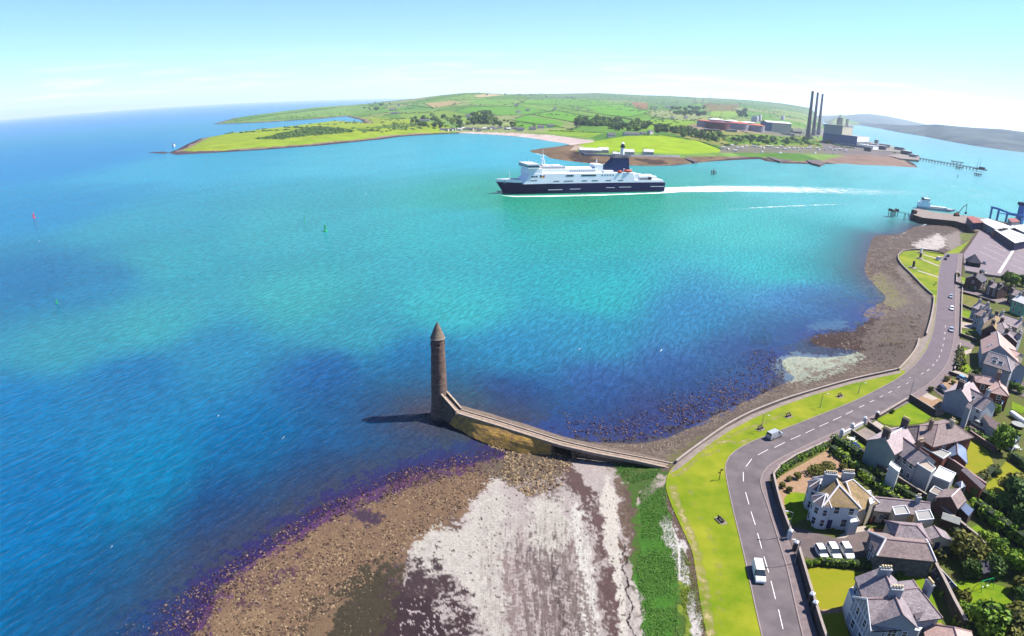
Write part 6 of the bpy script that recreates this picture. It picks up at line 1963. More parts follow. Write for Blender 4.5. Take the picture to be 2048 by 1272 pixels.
# stone house
h2 = house('grey stone house with a mottled slate roof just above the bottom villa', (1771, 1079), (1856, 1087.5), 7.4, 5.2, (4.2, (1820, 1115)), (1.6, 1.0), r_stone, slate_brown, name='stone_house', wins=[('a', .3, 2.6, 1, 1.4), ('a', .65, 2.6, 1, 1.4), ('a', .5, .6, 1, 1.4)], hip_trim=m_ridge)
house(None, (1799, 1049.5), (1833, 1052.5), 8.0, 5.4, (3.4, (1824, 1082)), (1.2, 2.6), r_cream, slate, root=h2, wins=[('l', .5, 2.6, 1, 1.3)])
MB().box(0, 0, 0, .01, .01, .01)
sh1 = house('small cream outbuilding with a slate roof and dark doorway behind the stone house', (1868, 1053), (1881, 1072), 4.6, 3.0, 2.9, (0, 0), r_cream, slate, name='outbuilding', cat='outbuilding', door=('b', .5), wins=[('r', .4, 1, .9, 1)])
lr = house('long low range with a grey tiled roof and two flat-roofed projections behind the white villa', (1748, 995.5), (1858, 1006), 5.6, 3.2, (2.8, (1800, 1024)), (0, 0), r_cream, slate, name='low_range', cat='outbuilding', wins=[('r', .15, 1, 1, 1.1), ('r', .55, 1, 1, 1.1)], chims=[(.78, 0, 7.2, .9, .9, 2)])
flat_block(lr, [(1784, 1016), (1810, 1013), (1819, 1029), (1790, 1032)], 4.4, r_cream, m_roofg)
flat_block(lr, [(1830, 1025), (1859, 1022), (1867, 1040), (1836, 1043)], 4.4, r_cream, m_roofg)
# white villa at the corner
h3 = house('large white corner villa with hipped lichen-stained roof, white hips and two bays', (1678, 971.5), (1669, 950), 10.2, 6.8, ((1637, 975), (1706, 985)), (3.4, 2.2), r_white, slate_lichen, name='villa', ridge=m_ridge, hip_trim=m_ridge,
           wins=[('a', .2, 4.0, 1.2, 1.7), ('a', .62, 4.0, 1.2, 1.7), ('a', .32, .8, 1.3, 2.0), ('b', .3, 4, 1.2, 1.7), ('b', .7, 4, 1.2, 1.7)] + W2('l', (.5,), (.8, 4.0)), door=('a', .72),
           chims=[(.62, 1.4, 11.6, 1.1, 2.6, 6), (.74, -2.8, 11.6, 1.1, 2.4, 6)])
house(None, (1692, 965), (1705, 960), 9.8, 6.6, (3.6, (1728, 1015)), (1.2, 3.6), r_cream, slate_lichen, root=h3, ridge=m_ridge, hip_trim=m_ridge, wins=[('r', .55, 4, 1, 1.4), ('r', .75, .8, 1, 1.4), ('b', .3, 3.8, .9, 1.3)])
def bay(root, apex, zr, ze, rad, wall, roof):
    c = in_root(root, G(*apex, ZG + zr))
    n = 8
    pts = [(c[0] + rad * math.cos(k * 2 * math.pi / n + .39), c[1] + rad * math.sin(k * 2 * math.pi / n + .39)) for k in range(n)]
    MB().prism(pts, -.5, ze).build('bay', wall, root)
    r = MB()
    big = [(c[0] + (rad + .3) * math.cos(k * 2 * math.pi / n + .39), c[1] + (rad + .3) * math.sin(k * 2 * math.pi / n + .39), ze + .05) for k in range(n)]
    for k in range(n):
        r.poly([big[k], big[(k + 1) % n], (c[0], c[1], zr)])
    ro = r.build('bay_roof', roof, root)
    for k in range(n):
        MB().tube(big[k], (c[0], c[1], zr + .03), .17, n=5).build('hip_tiles', m_ridge, ro)
    iv = root.rotation_euler.z
    for k in range(n):
        a = (k + .5) * 2 * math.pi / n + .39
        wx = math.cos(a + iv)
        if wx < .35:
            d = rad * math.cos(math.pi / n) + .02
            for z, hh in ((.7, 1.8), (3.4, 1.6)):
                add_window(root, c[0] + d * math.cos(a), c[1] + d * math.sin(a), z, a + math.pi / 2, 1.0, hh)
bay(h3, (1652, 988), 7.4, 5.7, 2.5, r_white, slate)
bay(h3, (1643, 958), 7.4, 5.7, 2.5, r_white, slate)
flat_block(h3, [(1697, 1035), (1712, 1034), (1718, 1044), (1701, 1047)], 3.2, r_white, m_frame, par=.2)
flat_block(h3, [(1732, 984), (1741, 983), (1748, 1006), (1740, 1010)], 5.5, r_cream, m_frame, par=.2)
# pair of houses with the big grey-green gable
h4 = house('tall house with a sage grey gable and pale slate roof behind the dark clipped hedge', (1770.5, 876), (1811, 853), 10.4, 6.8, ((1741, 877), (1787, 908)), (0, 0), r_sage, slate_pale, name='house', chims=[(.06, .3, 12.6, .9, 1.8, 4, r_bdark), (.98, .3, 12.6, .9, 1.8, 4, r_bdark)], wins=W2('l', (.2, .5, .8), (1, 4.2)) + W2('r', (.3, .8), (4.2,)), ridge=m_ridge)
house(None, (1800, 872), (1856, 911), 8.8, 6.2, (3.4, (1815, 919)), (0, 0), r_grey, slate, root=h4, wins=W2('r', (.2, .42, .64, .86), (1, 4.0), 1.2, 1.3), chims=[(.66, .2, 11.2, .9, 1.3, 3, r_brick)])
flat_block(h4, [(1834, 929), (1850, 921), (1871, 938), (1862, 946.5)], 5.6, r_grey, m_pale)
flat_block(h4, [(1866, 953), (1879, 934), (1911, 948.5), (1899, 966)], 3.4, r_grey, m_frame)
flat_block(h4, [(1778, 931), (1782, 924), (1801, 938), (1797, 946)], 5.2, r_white, m_frame, par=.2)
flat_block(h4, [(1858, 985), (1868, 974), (1890, 985), (1882, 996)], 3.4, r_grey, m_conc)
pg = thing('pergola', 'dark open timber frame on the flat terrace behind the sage-gabled house', 'pergola', G(1869, 958, ZG))
for q in range(6):
    MB().box(-1.6 + q * .7, 0, 2.7, .15, 3.6, .2).build('beam', m_rust, pg)
for sx in (-1.7, 2.0):
    for sy in (-1.6, 1.6):
        MB().box(sx, sy, 0, .2, .2, 2.7).build('post', m_rust, pg)
# red brick hipped house
h5 = house('broad red brick house with a wide hipped brown roof beside the long lawn', (1877, 849.5), (1902, 844), 9.6, 5.8, (5.4, (1866, 892)), (5.6, 5.0), r_brick, slate_brown, name='house', wins=W2('r', (.3, .6), (1, 3.6)) + W2('b', (.3, .7), (1, 3.6)), chims=[(.62, -1.0, 11.0, .8, 1.2, 2, r_cream), (.2, .5, 11.2, .8, .8, 1, r_brick)])
house(None, (1840, 852), (1868, 850), 8.4, 5.6, 3.6, (2.6, 0), r_brick, slate_brown, root=h5)
house(None, (1913, 881), (1915, 908), 5.2, 3.6, ((1930, 897), (1892, 884)), (0, 0), r_brick, mat('glazed_roof', lin(150, 164, 190, .5), .25, lin(130, 144, 172, .5), .4, spec=.5), root=h5)
flat_block(h5, [(1846, 896), (1859, 891), (1901, 908), (1886, 919)], 3.6, r_brick, m_roofg)
h5g = flat_block(None, [(1922, 941), (1931, 936), (1971, 972), (1963, 979)], 3.2, r_brick, slate, 'long narrow red brick garage with a flat purple-grey roof at the lawn edge', 'garage', par=0)
# garage with solar-grey lean-to
h9 = house('dark brick double garage with a gable roof and glazed lean-to in the back garden', (1902.5, 994), (1919, 978), 6.4, 4.0, ((1880, 990), (1914, 1015)), (0, 0), r_bdark, slate_brown, name='garage', cat='garage', ridge=m_ridge)
flat_block(h9, [(1917, 1013), (1927, 1003), (1947, 1020), (1937, 1033)], 2.8, m_rust, mat('lean_to_glass', lin(120, 130, 150, .5), .2, lin(90, 100, 124, .5), 1.5, spec=.6, stretch=(3, .1, 1)), par=0)
# white house with lilac-grey gable
h6 = house('white house with a big plain lilac-grey gable facing the lawn and a long rear wing', (1921, 778), (1943, 761.5), 10, 6.4, ((1896, 780), (1933.5, 806)), (0, 0), r_grey, slate_pale, name='house', chims=[(.06, .4, 12.2, .9, 1.8, 3, r_bdark), (.95, .3, 12, .9, 1.6, 3, r_bdark)], ridge=m_ridge, wins=W2('l', (.3, .7), (1, 4)))
house(None, (1939, 777), (1984, 800), 8.8, 6.0, (3.3, (1953, 814)), (0, 0), r_white, slate, root=h6, wins=W2('r', (.25, .55, .85), (1, 3.8), 1.2, 1.3), lights=[('r', .4, .45, 1.2, 1.5)], chims=[(.74, .2, 11.4, .9, 1.2, 3, r_grey)])
flat_block(h6, [(1931, 814), (1937, 806), (1945, 812), (1940, 820)], 6.4, r_grey, slate, par=0)
h6g = flat_block(None, [(1977, 851), (1989, 842), (2024, 861), (2011, 872)], 3.4, r_grey, slate_brown, 'long low grey garage with a brown roof right of the silver car', 'garage', par=0)
flat_block(h6g, [(1966, 834), (1972, 829), (1990, 841), (1978, 850)], 3.0, r_grey, slate_brown, par=0)
def conservatory(label, pts, z, m=None):
    P = GA(pts, ZG + z)
    c = P.mean(0)
    t = thing('conservatory', label, 'conservatory', (c[0], c[1], ZG))
    L = [(p[0] - c[0], p[1] - c[1]) for p in P]
    MB().prism(L, 0, .7).build('base_wall', r_white, t)
    MB().prism([(p[0] * .97, p[1] * .97) for p in L], .7, z - .1).build('glazing', m_pane, t)
    rf = MB()
    n = len(L)
    for i in range(n):
        rf.poly([(*L[i], z), (*L[(i + 1) % n], z), (0, 0, z + 1.0)])
    ro = rf.build('roof', mat('conservatory_glass', lin(170, 180, 206, .5), .15, spec=.6), t)
    for i in range(n):
        a, b = np.array(L[i]), np.array(L[(i + 1) % n])
        for u in (0, .25, .5, .75):
            p = a + (b - a) * u
            MB().tube((p[0], p[1], z + .03), (0, 0, z + 1.04), .07, n=4).build('glazing_bar', m_frame, ro)
        MB().tube((*a, .7), (*a, z), .09, n=4).build('post', m_frame, t)
    return t
conservatory('white-ribbed glass conservatory on the end of the long low garage', [(2010.5, 874), (2024, 864), (2041, 874), (2029, 886)], 2.7)
conservatory('pink-roofed conservatory behind the small red brick house', [(1998, 796), (2008, 790), (2013, 801), (2004, 808)], 3.0)
conservatory('small steep glass porch against the garden side of the long brick wall', [(1912, 966), (1920, 963), (1931, 972), (1922, 977)], 2.6)
# red house with pink hipped roof
h7 = house('small red brick house with a pinkish hipped roof below the big grey terrace', (1967, 752), (1989, 757), 8.6, 6.0, (3.2, (1971, 767)), (2.0, 2.2), r_brick, slate_pink, name='house', wins=W2('r', (.3, .7), (1, 3.6)), chims=[(.85, .8, 11, 1.2, 1.2, 2, r_brick)])
house(None, (1998, 765), (2001, 774), 8.0, 6.0, 2.7, (1.4, 2.0), r_brick, slate_pink, root=h7, wins=W2('b', (.5,), (1, 3.4)))
# terrace of big houses
h8 = house('big terraced house with a pink-cream roof, upper half of the tall pair', (1995, 664), (2000, 691), 11.4, 7.8, ((2027, 686), (1963, 680)), (0, 0), r_grey, slate_pink, name='terraced_house', ridge=m_ridge, wins=W2('r', (.2, .5, .8), (1, 4.6)), lights=[('r', .7, .35, 1, .8), ('r', .7, .55, 1, .8)])
house(None, (2008, 694), (2040, 706), 8.4, 6.4, 4.4, (0, 0), r_cream, slate_pink, root=h8)
h8b = house('big terraced house with a grey roof and a huge blank gable wall facing the viewer', (1979, 703), (2014, 714), 11.4, 8.0, (4.4, (2003, 737)), (0, 3.0), r_grey, slate, name='terraced_house', ridge=m_ridge, wins=W2('a', (.3, .7), (1, 4.6)), lights=[('r', .3, .6, 2.2, .8), ('r', .32, .3, 1.6, 1.4), ('r', .55, .35, 1.6, 1.6)])
house(None, (2010, 712), (2040, 728), 9.0, 6.6, 4.0, (0, 0), r_grey, slate, root=h8b)
# upper cluster
CL = [('first narrow house of the pale-roofed row by the walled garden', (1957, 604), (1977, 612), 9, 6.4, 3.6, r_grey, slate_pale), ('second narrow house of the pale-roofed row, with a brown roof', (1960, 617), (1980, 624), 9, 6.4, 3.6, r_grey, slate_brown), ('third narrow house of the row, grey roof and dark chimney beside it', (1966, 632), (1986, 635), 9, 6.4, 3.6, r_grey, slate),
      ('house with a steep olive-grey gable strip between the row and the white-roofed block', (1993, 628), (1985, 650), 10, 6.6, 3.2, r_bdark, slate_lichen), ('long block with a white-pink roof running to the right edge', (2000, 627), (2046, 643), 9.2, 6.4, 4.0, r_cream, slate_pale), ('grey-roofed house with a long ridge above the pink-roofed terrace', (2002, 641), (2014, 668), 9.6, 6.4, 4.6, r_bdark, slate),
      ('house with a grey roof and dark dormers, right below the white-roofed block', (2016, 660), (2042, 668), 8.6, 6.0, 4.0, r_grey, slate),
      ('dark brick house with a slate roof beside the car park wall', (1949, 552), (1962, 546), 9, 6.2, 4.2, r_bdark, slate_dark), ('dark house with twin dormers behind the lane', (1984, 563), (2008, 571), 8.2, 5.8, 4.4, r_bdark, slate), ('house with grey dormered roof at the right edge above the lane', (2024, 577), (2050, 584), 8.4, 5.8, 4.4, r_bdark, slate),
      ('mint green house with a white roof cut by the right edge of the picture', (2038, 590), (2066, 600), 9.6, 7.0, 4.6, mat('mint_render', lin(130, 196, 160, .5), .9), m_roofw)]
for lab, A, B, zr, ze, w, wl_, rf_ in CL:
    hh = house(lab, A, B, zr, ze, w, (0, 0), wl_, rf_, name='house', wins=W2('r', (.25, .7), (1, 3.8)) + W2('l', (.25, .7), (1, 3.8)) + [('a', .5, 3.8, 1, 1.3), ('a', .3, 1, 1, 1.3)], chims=[(.1, 0, zr + 1.6, .8, 1.4, 3), (.9, 0, zr + 1.5, .8, 1.4, 3)])
    if 'dormer' in lab:
        for u in (.3, .7):
            a_ = (-1, 1)[u > .5] * 2.6
            MB().box(a_, -2.6, ze, 1.8, 2.2, 1.9).build('dormer', wl_, hh)
            MB().loft([[(a_ - 1.1, -3.8, ze + 1.9), (a_, -3.8, ze + 2.7), (a_ + 1.1, -3.8, ze + 1.9)], [(a_ - 1.1, -1, ze + 1.9), (a_, -1, ze + 2.7), (a_ + 1.1, -1, ze + 1.9)]], True, True).build('dormer_roof', rf_, hh)
house('small brown-roofed cottage entering at the bottom edge beside the stone wall', (1908, 1256), (1918, 1290), 6.0, 3.4, 4.0, (2.0, 0), r_cream, slate_pink, name='cottage')
kp = G(1945, 531, ZG)
t = thing('pavilion', 'dark pointed pavilion roof standing beside the car park entrance', 'pavilion', kp, .4)
MB().lathe([(5.2, 0), (5.0, 2.6)], 4, cap=False).build('wall', m_black, t)
MB().lathe([(6.0, 2.4), (5.9, 2.7), (.1, 7.5)], 4).build('roof', mat('dark_felt', lin(70, 66, 84, .45), .9), t)
# ------------------------------------------------------------------ gardens, walls, hedges, trees, street furniture, cars
GZ = [ZG - .03]
def garden(name, pts, m):
    GZ[0] += .004
    return sheet(name, pts, m, GZ[0])
garden('garden_ground', [(1552, 945), (1660, 886), (1816, 798), (1900, 760), (1920, 735), (1924, 560), (1932, 505), (2300, 520), (2300, 1500), (1740, 1500), (1650, 1290), (1596, 1110), (1580, 1062), (1548, 990), (1542, 960)], mat('garden_soil', lin(104, 130, 40, K), .95, lin(128, 116, 72, K), .3, .5, 5, spec=.1))
garden('lane', [(1919, 573), (2048, 607), (2300, 680), (2300, 700), (2048, 619), (1919, 585)], m_pave)
garden('gravel_garden', [(1547, 959), (1656, 899), (1705, 938), (1710, 954), (1665, 963), (1620, 985), (1580, 1054), (1563, 1022), (1548, 975)], m_gravel)
garden('lawn', [(1568, 997), (1576, 987), (1590, 984), (1613, 987), (1620, 1034), (1582, 1048), (1572, 1028)], m_lawn)
garden('villa_yard', [(1577, 1052), (1620, 1062), (1672, 1076), (1694, 1062), (1740, 1058), (1754, 1110), (1640, 1121), (1592, 1110), (1580, 1080)], m_tarmac)
garden('villa_terrace', [(1672, 1076), (1694, 1062), (1712, 1052), (1740, 1052), (1742, 1060), (1706, 1066), (1690, 1076)], m_pale)
garden('orange_patio', [(1740, 1058), (1772, 1058), (1776, 1096), (1754, 1110)], mat('terracotta_paving', lin(214, 150, 112, K), .9, lin(180, 122, 94, K), 1.0))
garden('lawn', [(1604, 1138), (1640, 1134), (1742, 1147), (1720, 1172), (1700, 1190), (1690, 1218), (1638, 1222), (1620, 1175)], m_lawn2)
garden('lawn', [(1640, 1228), (1692, 1223), (1700, 1300), (1664, 1300)], m_lawn2)
garden('garden_path', [(1637, 1220), (1692, 1215), (1692, 1224), (1640, 1229)], m_gravel)
garden('lawn', [(1770, 1150), (1852, 1152), (1886, 1250), (1850, 1260), (1840, 1200), (1800, 1160)], m_lawn)
garden('driveway', [(1845, 1256), (1880, 1245), (1905, 1262), (1930, 1330), (1860, 1330)], m_gravel)
garden('lawn', [(1905, 1166), (1936, 1160), (1975, 1164), (2024, 1178), (2013, 1192), (2031, 1211), (2025, 1230), (1967, 1232), (1934, 1240), (1930, 1215), (1920, 1190)], m_lawn)
garden('lawn', [(1932, 1059), (1955, 1050), (2027, 1104), (2040, 1120), (2012, 1118), (1962, 1087)], m_lawn)
garden('lawn', [(1943, 1009), (1953, 1004), (1977, 1018), (1985, 1030), (1958, 1032)], m_lawn)
garden('lawn', [(1923, 885), (1947, 879), (1976, 902), (1989, 932), (1957, 958), (1916, 930), (1930, 915)], m_lawn2)
garden('lawn', [(2011, 923), (2060, 955), (2100, 1000), (1990, 1000), (1972, 980), (1971, 970), (1991, 953)], m_lawn2)
garden('patio', [(1886, 920), (1905, 914), (1930, 915), (1916, 930), (1929, 942), (1921, 948)], m_pale)
garden('lawn', [(1753, 838), (1814, 803), (1863, 832), (1850, 845), (1815, 850), (1790, 852), (1768, 848)], m_lawn)
garden('lawn', [(1694, 880), (1704, 876), (1730, 893), (1716, 901)], m_lawn)
garden('forecourt', [(1706, 868), (1730, 855), (1762, 872), (1738, 890)], m_conc)
garden('forecourt', [(1742, 848), (1752, 842), (1768, 852), (1758, 862)], m_pale)
garden('gravel_court', [(1818, 796), (1845, 783), (1880, 798), (1900, 812), (1885, 830), (1872, 832)], m_gravel)
garden('lawn', [(1838, 789), (1850, 784), (1876, 797), (1864, 801)], m_pale)
garden('gravel_court', [(1876, 772), (1900, 758), (1936, 765), (1915, 775), (1900, 786)], m_gravel)
garden('drive', [(1862, 777), (1876, 770), (1900, 785), (1890, 800)], m_tarmac)
garden('patio', [(1903, 742), (1915, 741), (1940, 753), (1938, 760)], m_pale)
garden('lawn', [(1919, 727), (1930, 726), (1943, 736), (1936, 745), (1919, 742)], m_lawn)
garden('lawn', [(1916, 696), (1934, 697), (1931, 723), (1918, 715)], m_lawn)
garden('patio', [(1928, 702), (1944, 697), (1942, 706), (1930, 710)], m_pale)
garden('drive', [(1918, 678), (1950, 687), (1946, 698), (1918, 690)], m_pave)
garden('lawn', [(1919, 659), (1941, 667), (1938, 676), (1919, 668)], m_lawn)
garden('patio', [(1919, 643), (1948, 648), (1943, 658), (1919, 655)], m_pale)
garden('lawn', [(1919, 619), (1946, 625), (1939, 640), (1920, 635)], m_lawn)
garden('rough_lawn', [(1919, 583), (1963, 597), (1948, 620), (1919, 606)], m_rough)
garden('lawn', [(1913, 551), (1933, 557), (1931, 573), (1914, 567)], m_lawn)
garden('lawn', [(2024, 803), (2060, 820), (2042, 828), (2022, 818)], m_lawn)
garden('side_yard', [(1930, 845), (1950, 838), (1980, 862), (1965, 872), (1945, 862)], m_tarmac)
garden('back_lane', [(2000, 745), (2060, 770), (2060, 800), (2005, 780)], m_tarmac)
garden('car_park', [(1927, 508), (1943, 486), (1962, 456), (1985, 463), (2026, 484), (2060, 490), (2300, 560), (2300, 640), (2048, 556), (1985, 552), (1958, 548), (1930, 542)], mat('car_park_asphalt', lin(176, 156, 162, K), .92, lin(150, 132, 140, K), .2, .2, 14))
def line_mark(a, b, w=.14, name='parking_line'):
    A, B = G(*a), G(*b)
    d = (B - A).normalized(); n = Vector((-d.y, d.x, 0)) * w / 2
    z = Vector((0, 0, GZ[0] - ZG + .004))
    P = [A - n + z, B - n + z, B + n + z, A + n + z]
    struct(MB().poly(P).build(name, m_white))
for a, b in [((1984, 479), (2020, 494)), ((1974, 486), (2012, 503)), ((1966, 494), (2010, 514)), ((1958, 503), (2005, 525)), ((2036, 500), (2060, 508)), ((2030, 508), (2060, 519)), ((2025, 517), (2060, 530)), ((2020, 528), (2052, 541)), ((2014, 543), (2040, 553)), ((2005, 475), (2020, 482)), ((2010, 473), (2016, 478))]:
    line_mark(a, b, .22)
line_mark((2034, 489), (1998, 546), 1.6, 'painted_walkway')

m_wst = mat('garden_wall_stone', lin(130, 110, 104, K), .95, lin(86, 74, 72, K), .8, .7, 5)
m_wpale = mat('garden_wall_render', lin(220, 202, 190, K), .95, lin(190, 172, 160, K), .6, .4, 5)
def wall(label, pts, h, th=.35, m=m_wst, cope=m_wpale, name='garden_wall', px=True, z=ZG):
    L = GA(pts, z) if px else np.array(pts)
    t = thing(name, label, 'wall', (L[0][0], L[0][1], z))
    L = L - L[0]
    tg = np.gradient(L, axis=0); tg /= np.linalg.norm(tg, axis=1, keepdims=True)
    n = np.stack([-tg[:, 1], tg[:, 0]], 1)
    MB().loft([[(*(p - q * th / 2), -.3), (*(p + q * th / 2), -.3), (*(p + q * th / 2), h), (*(p - q * th / 2), h)] for p, q in zip(L, n)], True, True).build('wall', m, t)
    th2 = th + .14
    MB().loft([[(*(p - q * th2 / 2), h), (*(p + q * th2 / 2), h), (*(p + q * th2 / 2), h + .12), (*(p - q * th2 / 2), h + .12)] for p, q in zip(L, n)], True, True).build('coping', cope, t)
    return t
wall('tall dark curved wall between the pavement and the white villa garden', spline([(1544, 962), (1549, 985), (1558, 1020), (1568, 1050), (1577, 1074)], 3), 2.1)
wall('dark roadside wall in front of the bottom villa lawn', spline([(1594, 1108), (1606, 1150), (1622, 1205), (1642, 1272), (1668, 1345)], 3), 1.9)
wall('low roadside wall carrying a hedge along the gravel garden', [(1546, 952), (1562, 933), (1590, 915), (1655, 886)], .8)
wall('brick front wall below the lawn nearest the lamp post', [(1757, 836), (1812, 803)], 1.0)
wall('tall dark wall on the right side of the lawn by the lamp post', [(1817, 799), (1868, 831)], 1.9)
wall('grey wall with pale coping beside the path under the sage gable', [(1752, 939), (1798, 970), (1850, 1003)], 1.9)
wall('dark side wall left of the sage-gabled house forecourt', [(1702, 867), (1740, 893)], 1.2)
wall('dark wall between two forecourts under the slate roofs', [(1735, 850), (1765, 871)], 1.2)
wall('long stone wall with a pale top from the stone house down to the bottom edge', [(1862, 1143), (1880, 1178), (1900, 1220), (1922, 1262)], 2.6, .5)
wall('long red brick wall between the terrace and the long lawn', [(1862, 916), (1905, 944), (1965, 988)], 3.0, .4, r_brick, m_ridgeg)
wall('red brick wall below the hedge above the long lawn', [(1937, 872), (1960, 888), (1990, 907)], 1.8, .3, r_bdark, m_ridgeg)
wall('dark wall curving along the back of the low range', [(1862, 1015), (1885, 1035), (1910, 1055), (1926, 1068)], 2.2, .5)
wall('dark wall running down beside the strip lawn', [(1928, 1066), (1950, 1083), (1965, 1100)], 1.8, .4)
wall('low wall along the road by the walled gardens', [(1925, 565), (1923, 600), (1922, 640), (1921, 672)], 1.0)
wall('low wall along the road at the bend', [(1920, 690), (1918, 715), (1908, 742)], .9)
wall('dark wall of the corner garden beside the lane', [(1913, 546), (1912, 568), (1935, 577), (1975, 590)], 1.4)
wall('dark wall on the near side of the lane', [(1920, 586), (1950, 594), (1990, 607)], 1.1)
wall('dark cross wall between rough lawn and small lawns', [(1920, 610), (1948, 622)], 1.0)
wall('dark cross wall above the pale patio by the road', [(1920, 638), (1952, 648)], 1.2)
wall('dark cross wall under the palm tree lawn', [(1920, 672), (1952, 684)], 1.3)
wall('white-topped wall left of the small red house', [(1897, 747), (1922, 756), (1940, 764)], 1.0)
wall('pale wall along the near edge of the car park', [(1930, 545), (1960, 551), (2000, 556), (2048, 562), (2100, 575)], 1.3, .4, m_wpale)
wall('low sea wall along the promenade path', spline([(1352, 925), (1374, 908), (1400, 889), (1450, 854), (1500, 827), (1560, 803), (1620, 784), (1700, 761), (1760, 747.5), (1794, 740)], 3), .5, .4, m_conc, m_wpale, 'sea_wall')
wall('yellow-edged sea wall round the concrete apron at the bend', spline([(1797, 741), (1815, 722), (1831, 700), (1838, 680)], 3), .7, .5, mat('lichen_concrete', lin(214, 206, 110, K), .9, lin(190, 180, 130, K), .5), m_wpale, 'sea_wall')
wall('sea wall beside the road above the cobbles', spline([(1852, 671), (1861, 640), (1867, 608), (1867, 594)], 3), .9, .4, m_conc, m_wpale, 'sea_wall')
wall('sea wall round the point of the memorial green', spline([(1865, 590), (1846, 573), (1823, 549), (1803, 529), (1796, 514), (1805, 503), (1830, 499), (1862, 501), (1886, 505)], 3), .5, .4, m_conc, m_wpale, 'sea_wall')
# gate pillars
for i, (a, b, lab) in enumerate([(1577, 1078, 'white gate pillar at the left side of the white villa gateway'), (1588, 1101, 'dark stone gate pillar at the right side of the white villa gateway'), (1619, 1205, 'upper dark gate pillar with white cap of the bottom villa'), (1625, 1222, 'lower dark gate pillar with white cap of the bottom villa'), (1681, 874, 'white gate pillar left of the white-walled entrance by the hedge'), (1702, 862, 'white gate pillar middle of the white-walled entrance'), (1727, 849, 'white gate pillar at the right of the white-walled entrance'), (1752, 838, 'dark gate pillar at the corner of the lawn by the lamp post')]):
    t = thing('gate_pillar', lab, 'pillar', G(a, b))
    MB().box(0, 0, -.2, .7, .7, 2.3).build('shaft', m_wst if 'dark' in lab else r_white, t); MB().lathe([(.62, 2.1), (.6, 2.3), (.05, 2.7)], 4).build('cap', m_frame, t)
wall('short white wall at the entrance between the pillars by the hedge', [(1683, 873), (1700, 864)], 1.1, .3, r_white, m_frame)
wall('second short white wall at the entrance beside the road', [(1706, 861), (1725, 851)], 1.1, .3, r_white, m_frame)

def hedge(label, pts, w, h, m=m_leaf_mid, size=.28, dens=26, seed=1, name='hedge', cat='hedge', lump=.18):
    L = GA(pts, ZG)
    o = L[0].copy()
    L = L - o
    r = np.random.default_rng(seed)
    lobes = []
    for a, b in zip(L[:-1], L[1:]):
        n = max(2, int(np.linalg.norm(b - a) / (w * .45)))
        for t in np.linspace(0, 1, n):
            p = a + (b - a) * t
            lobes.append((p[0] + r.normal() * lump * w * .4, p[1] + r.normal() * lump * w * .4, h * .5, w * .55 * r.uniform(1 - lump, 1 + lump), w * .55 * r.uniform(1 - lump, 1 + lump), h * .55 * r.uniform(1 - lump, 1 + lump)))
    n = int(len(lobes) * dens * max(1, h / 1.5))
    ob = leaf_cloud(name, lobes, n, size, m, seed, link=True, bottom=.02)
    ob.location = (o[0], o[1], ZG)
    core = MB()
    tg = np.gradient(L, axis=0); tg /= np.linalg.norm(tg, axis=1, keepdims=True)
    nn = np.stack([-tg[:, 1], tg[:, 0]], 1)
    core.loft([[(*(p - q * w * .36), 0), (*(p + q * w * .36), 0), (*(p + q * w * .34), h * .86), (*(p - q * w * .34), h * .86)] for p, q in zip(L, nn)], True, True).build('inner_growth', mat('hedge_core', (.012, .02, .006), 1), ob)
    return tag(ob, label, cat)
hedge('thick dark clipped hedge between the gravel garden and the sage-gabled house', [(1667, 886), (1690, 900), (1716, 917)], 2.6, 2.6, m_leaf_mid, .24, 60, 1, lump=.06)
hedge('low bushy hedge along the roadside edge of the gravel garden', [(1551, 956), (1570, 937), (1600, 919), (1655, 893)], 1.2, 1.2, m_leaf_lime, .22, 40, 2, lump=.4)
hedge('bushy light green border running down the right of the gravel garden', [(1662, 900), (1690, 922), (1730, 955), (1765, 985), (1795, 1008)], 2.4, 1.7, m_leaf_lime, .3, 60, 3, lump=.5)
hedge('dark green shrub border along the grey path wall', [(1745, 945), (1775, 966), (1810, 990), (1838, 1006)], 1.8, 1.6, m_leaf_mid, .28, 50, 4, lump=.5)
hedge('left half of the clipped hedge below the three parked cars', [(1640, 1128), (1698, 1133)], 1.8, 1.6, m_leaf_mid, .2, 60, 5, lump=.05)
hedge('right half of the clipped hedge below the villa yard', [(1703, 1133), (1756, 1138)], 1.8, 1.6, m_leaf_mid, .2, 60, 6, lump=.05)
hedge('very long high sunlit hedge slanting down the gardens at the right', [(1948, 1022), (1985, 1050), (2020, 1075), (2060, 1105)], 3.2, 3.4, m_leaf_lime, .32, 60, 7, lump=.14)
hedge('high hedge below the long garage at the edge of the dry lawn', [(1950, 990), (1975, 1003), (2000, 1020), (2018, 1032)], 2.4, 2.6, m_leaf_mid, .32, 60, 8, lump=.3)
hedge('hedge above the long lawn beside the silver car', [(1935, 866), (1960, 880), (1990, 898)], 1.8, 2.0, m_leaf_mid, .28, 50, 9, lump=.25)
hedge('bushy flower border splitting the two dry lawns', [(1957, 962), (1972, 950), (1990, 936)], 2.4, 1.0, m_leaf_olive, .3, 40, 10, lump=.6)
hedge('dark hedge at the right edge beside the second dry lawn', [(2022, 918), (2045, 934), (2070, 950)], 2.2, 2.2, m_leaf_dark, .3, 50, 11, lump=.3)
hedge('dark hedge below the brick house by the lane', [(1935, 578), (1955, 582), (1972, 588)], 2.6, 2.2, m_leaf_olive, .4, 40, 12, lump=.4)
hedge('shrubs along the roadside wall at the bend', [(1914, 738), (1919, 722), (1921, 704)], 2.4, 1.8, m_leaf_olive, .36, 40, 13, lump=.5)
hedge('overgrown olive border by the stone boundary wall', [(1906, 1060), (1918, 1076), (1900, 1100), (1880, 1120)], 2.6, 1.6, m_leaf_olive, .3, 40, 14, lump=.6)
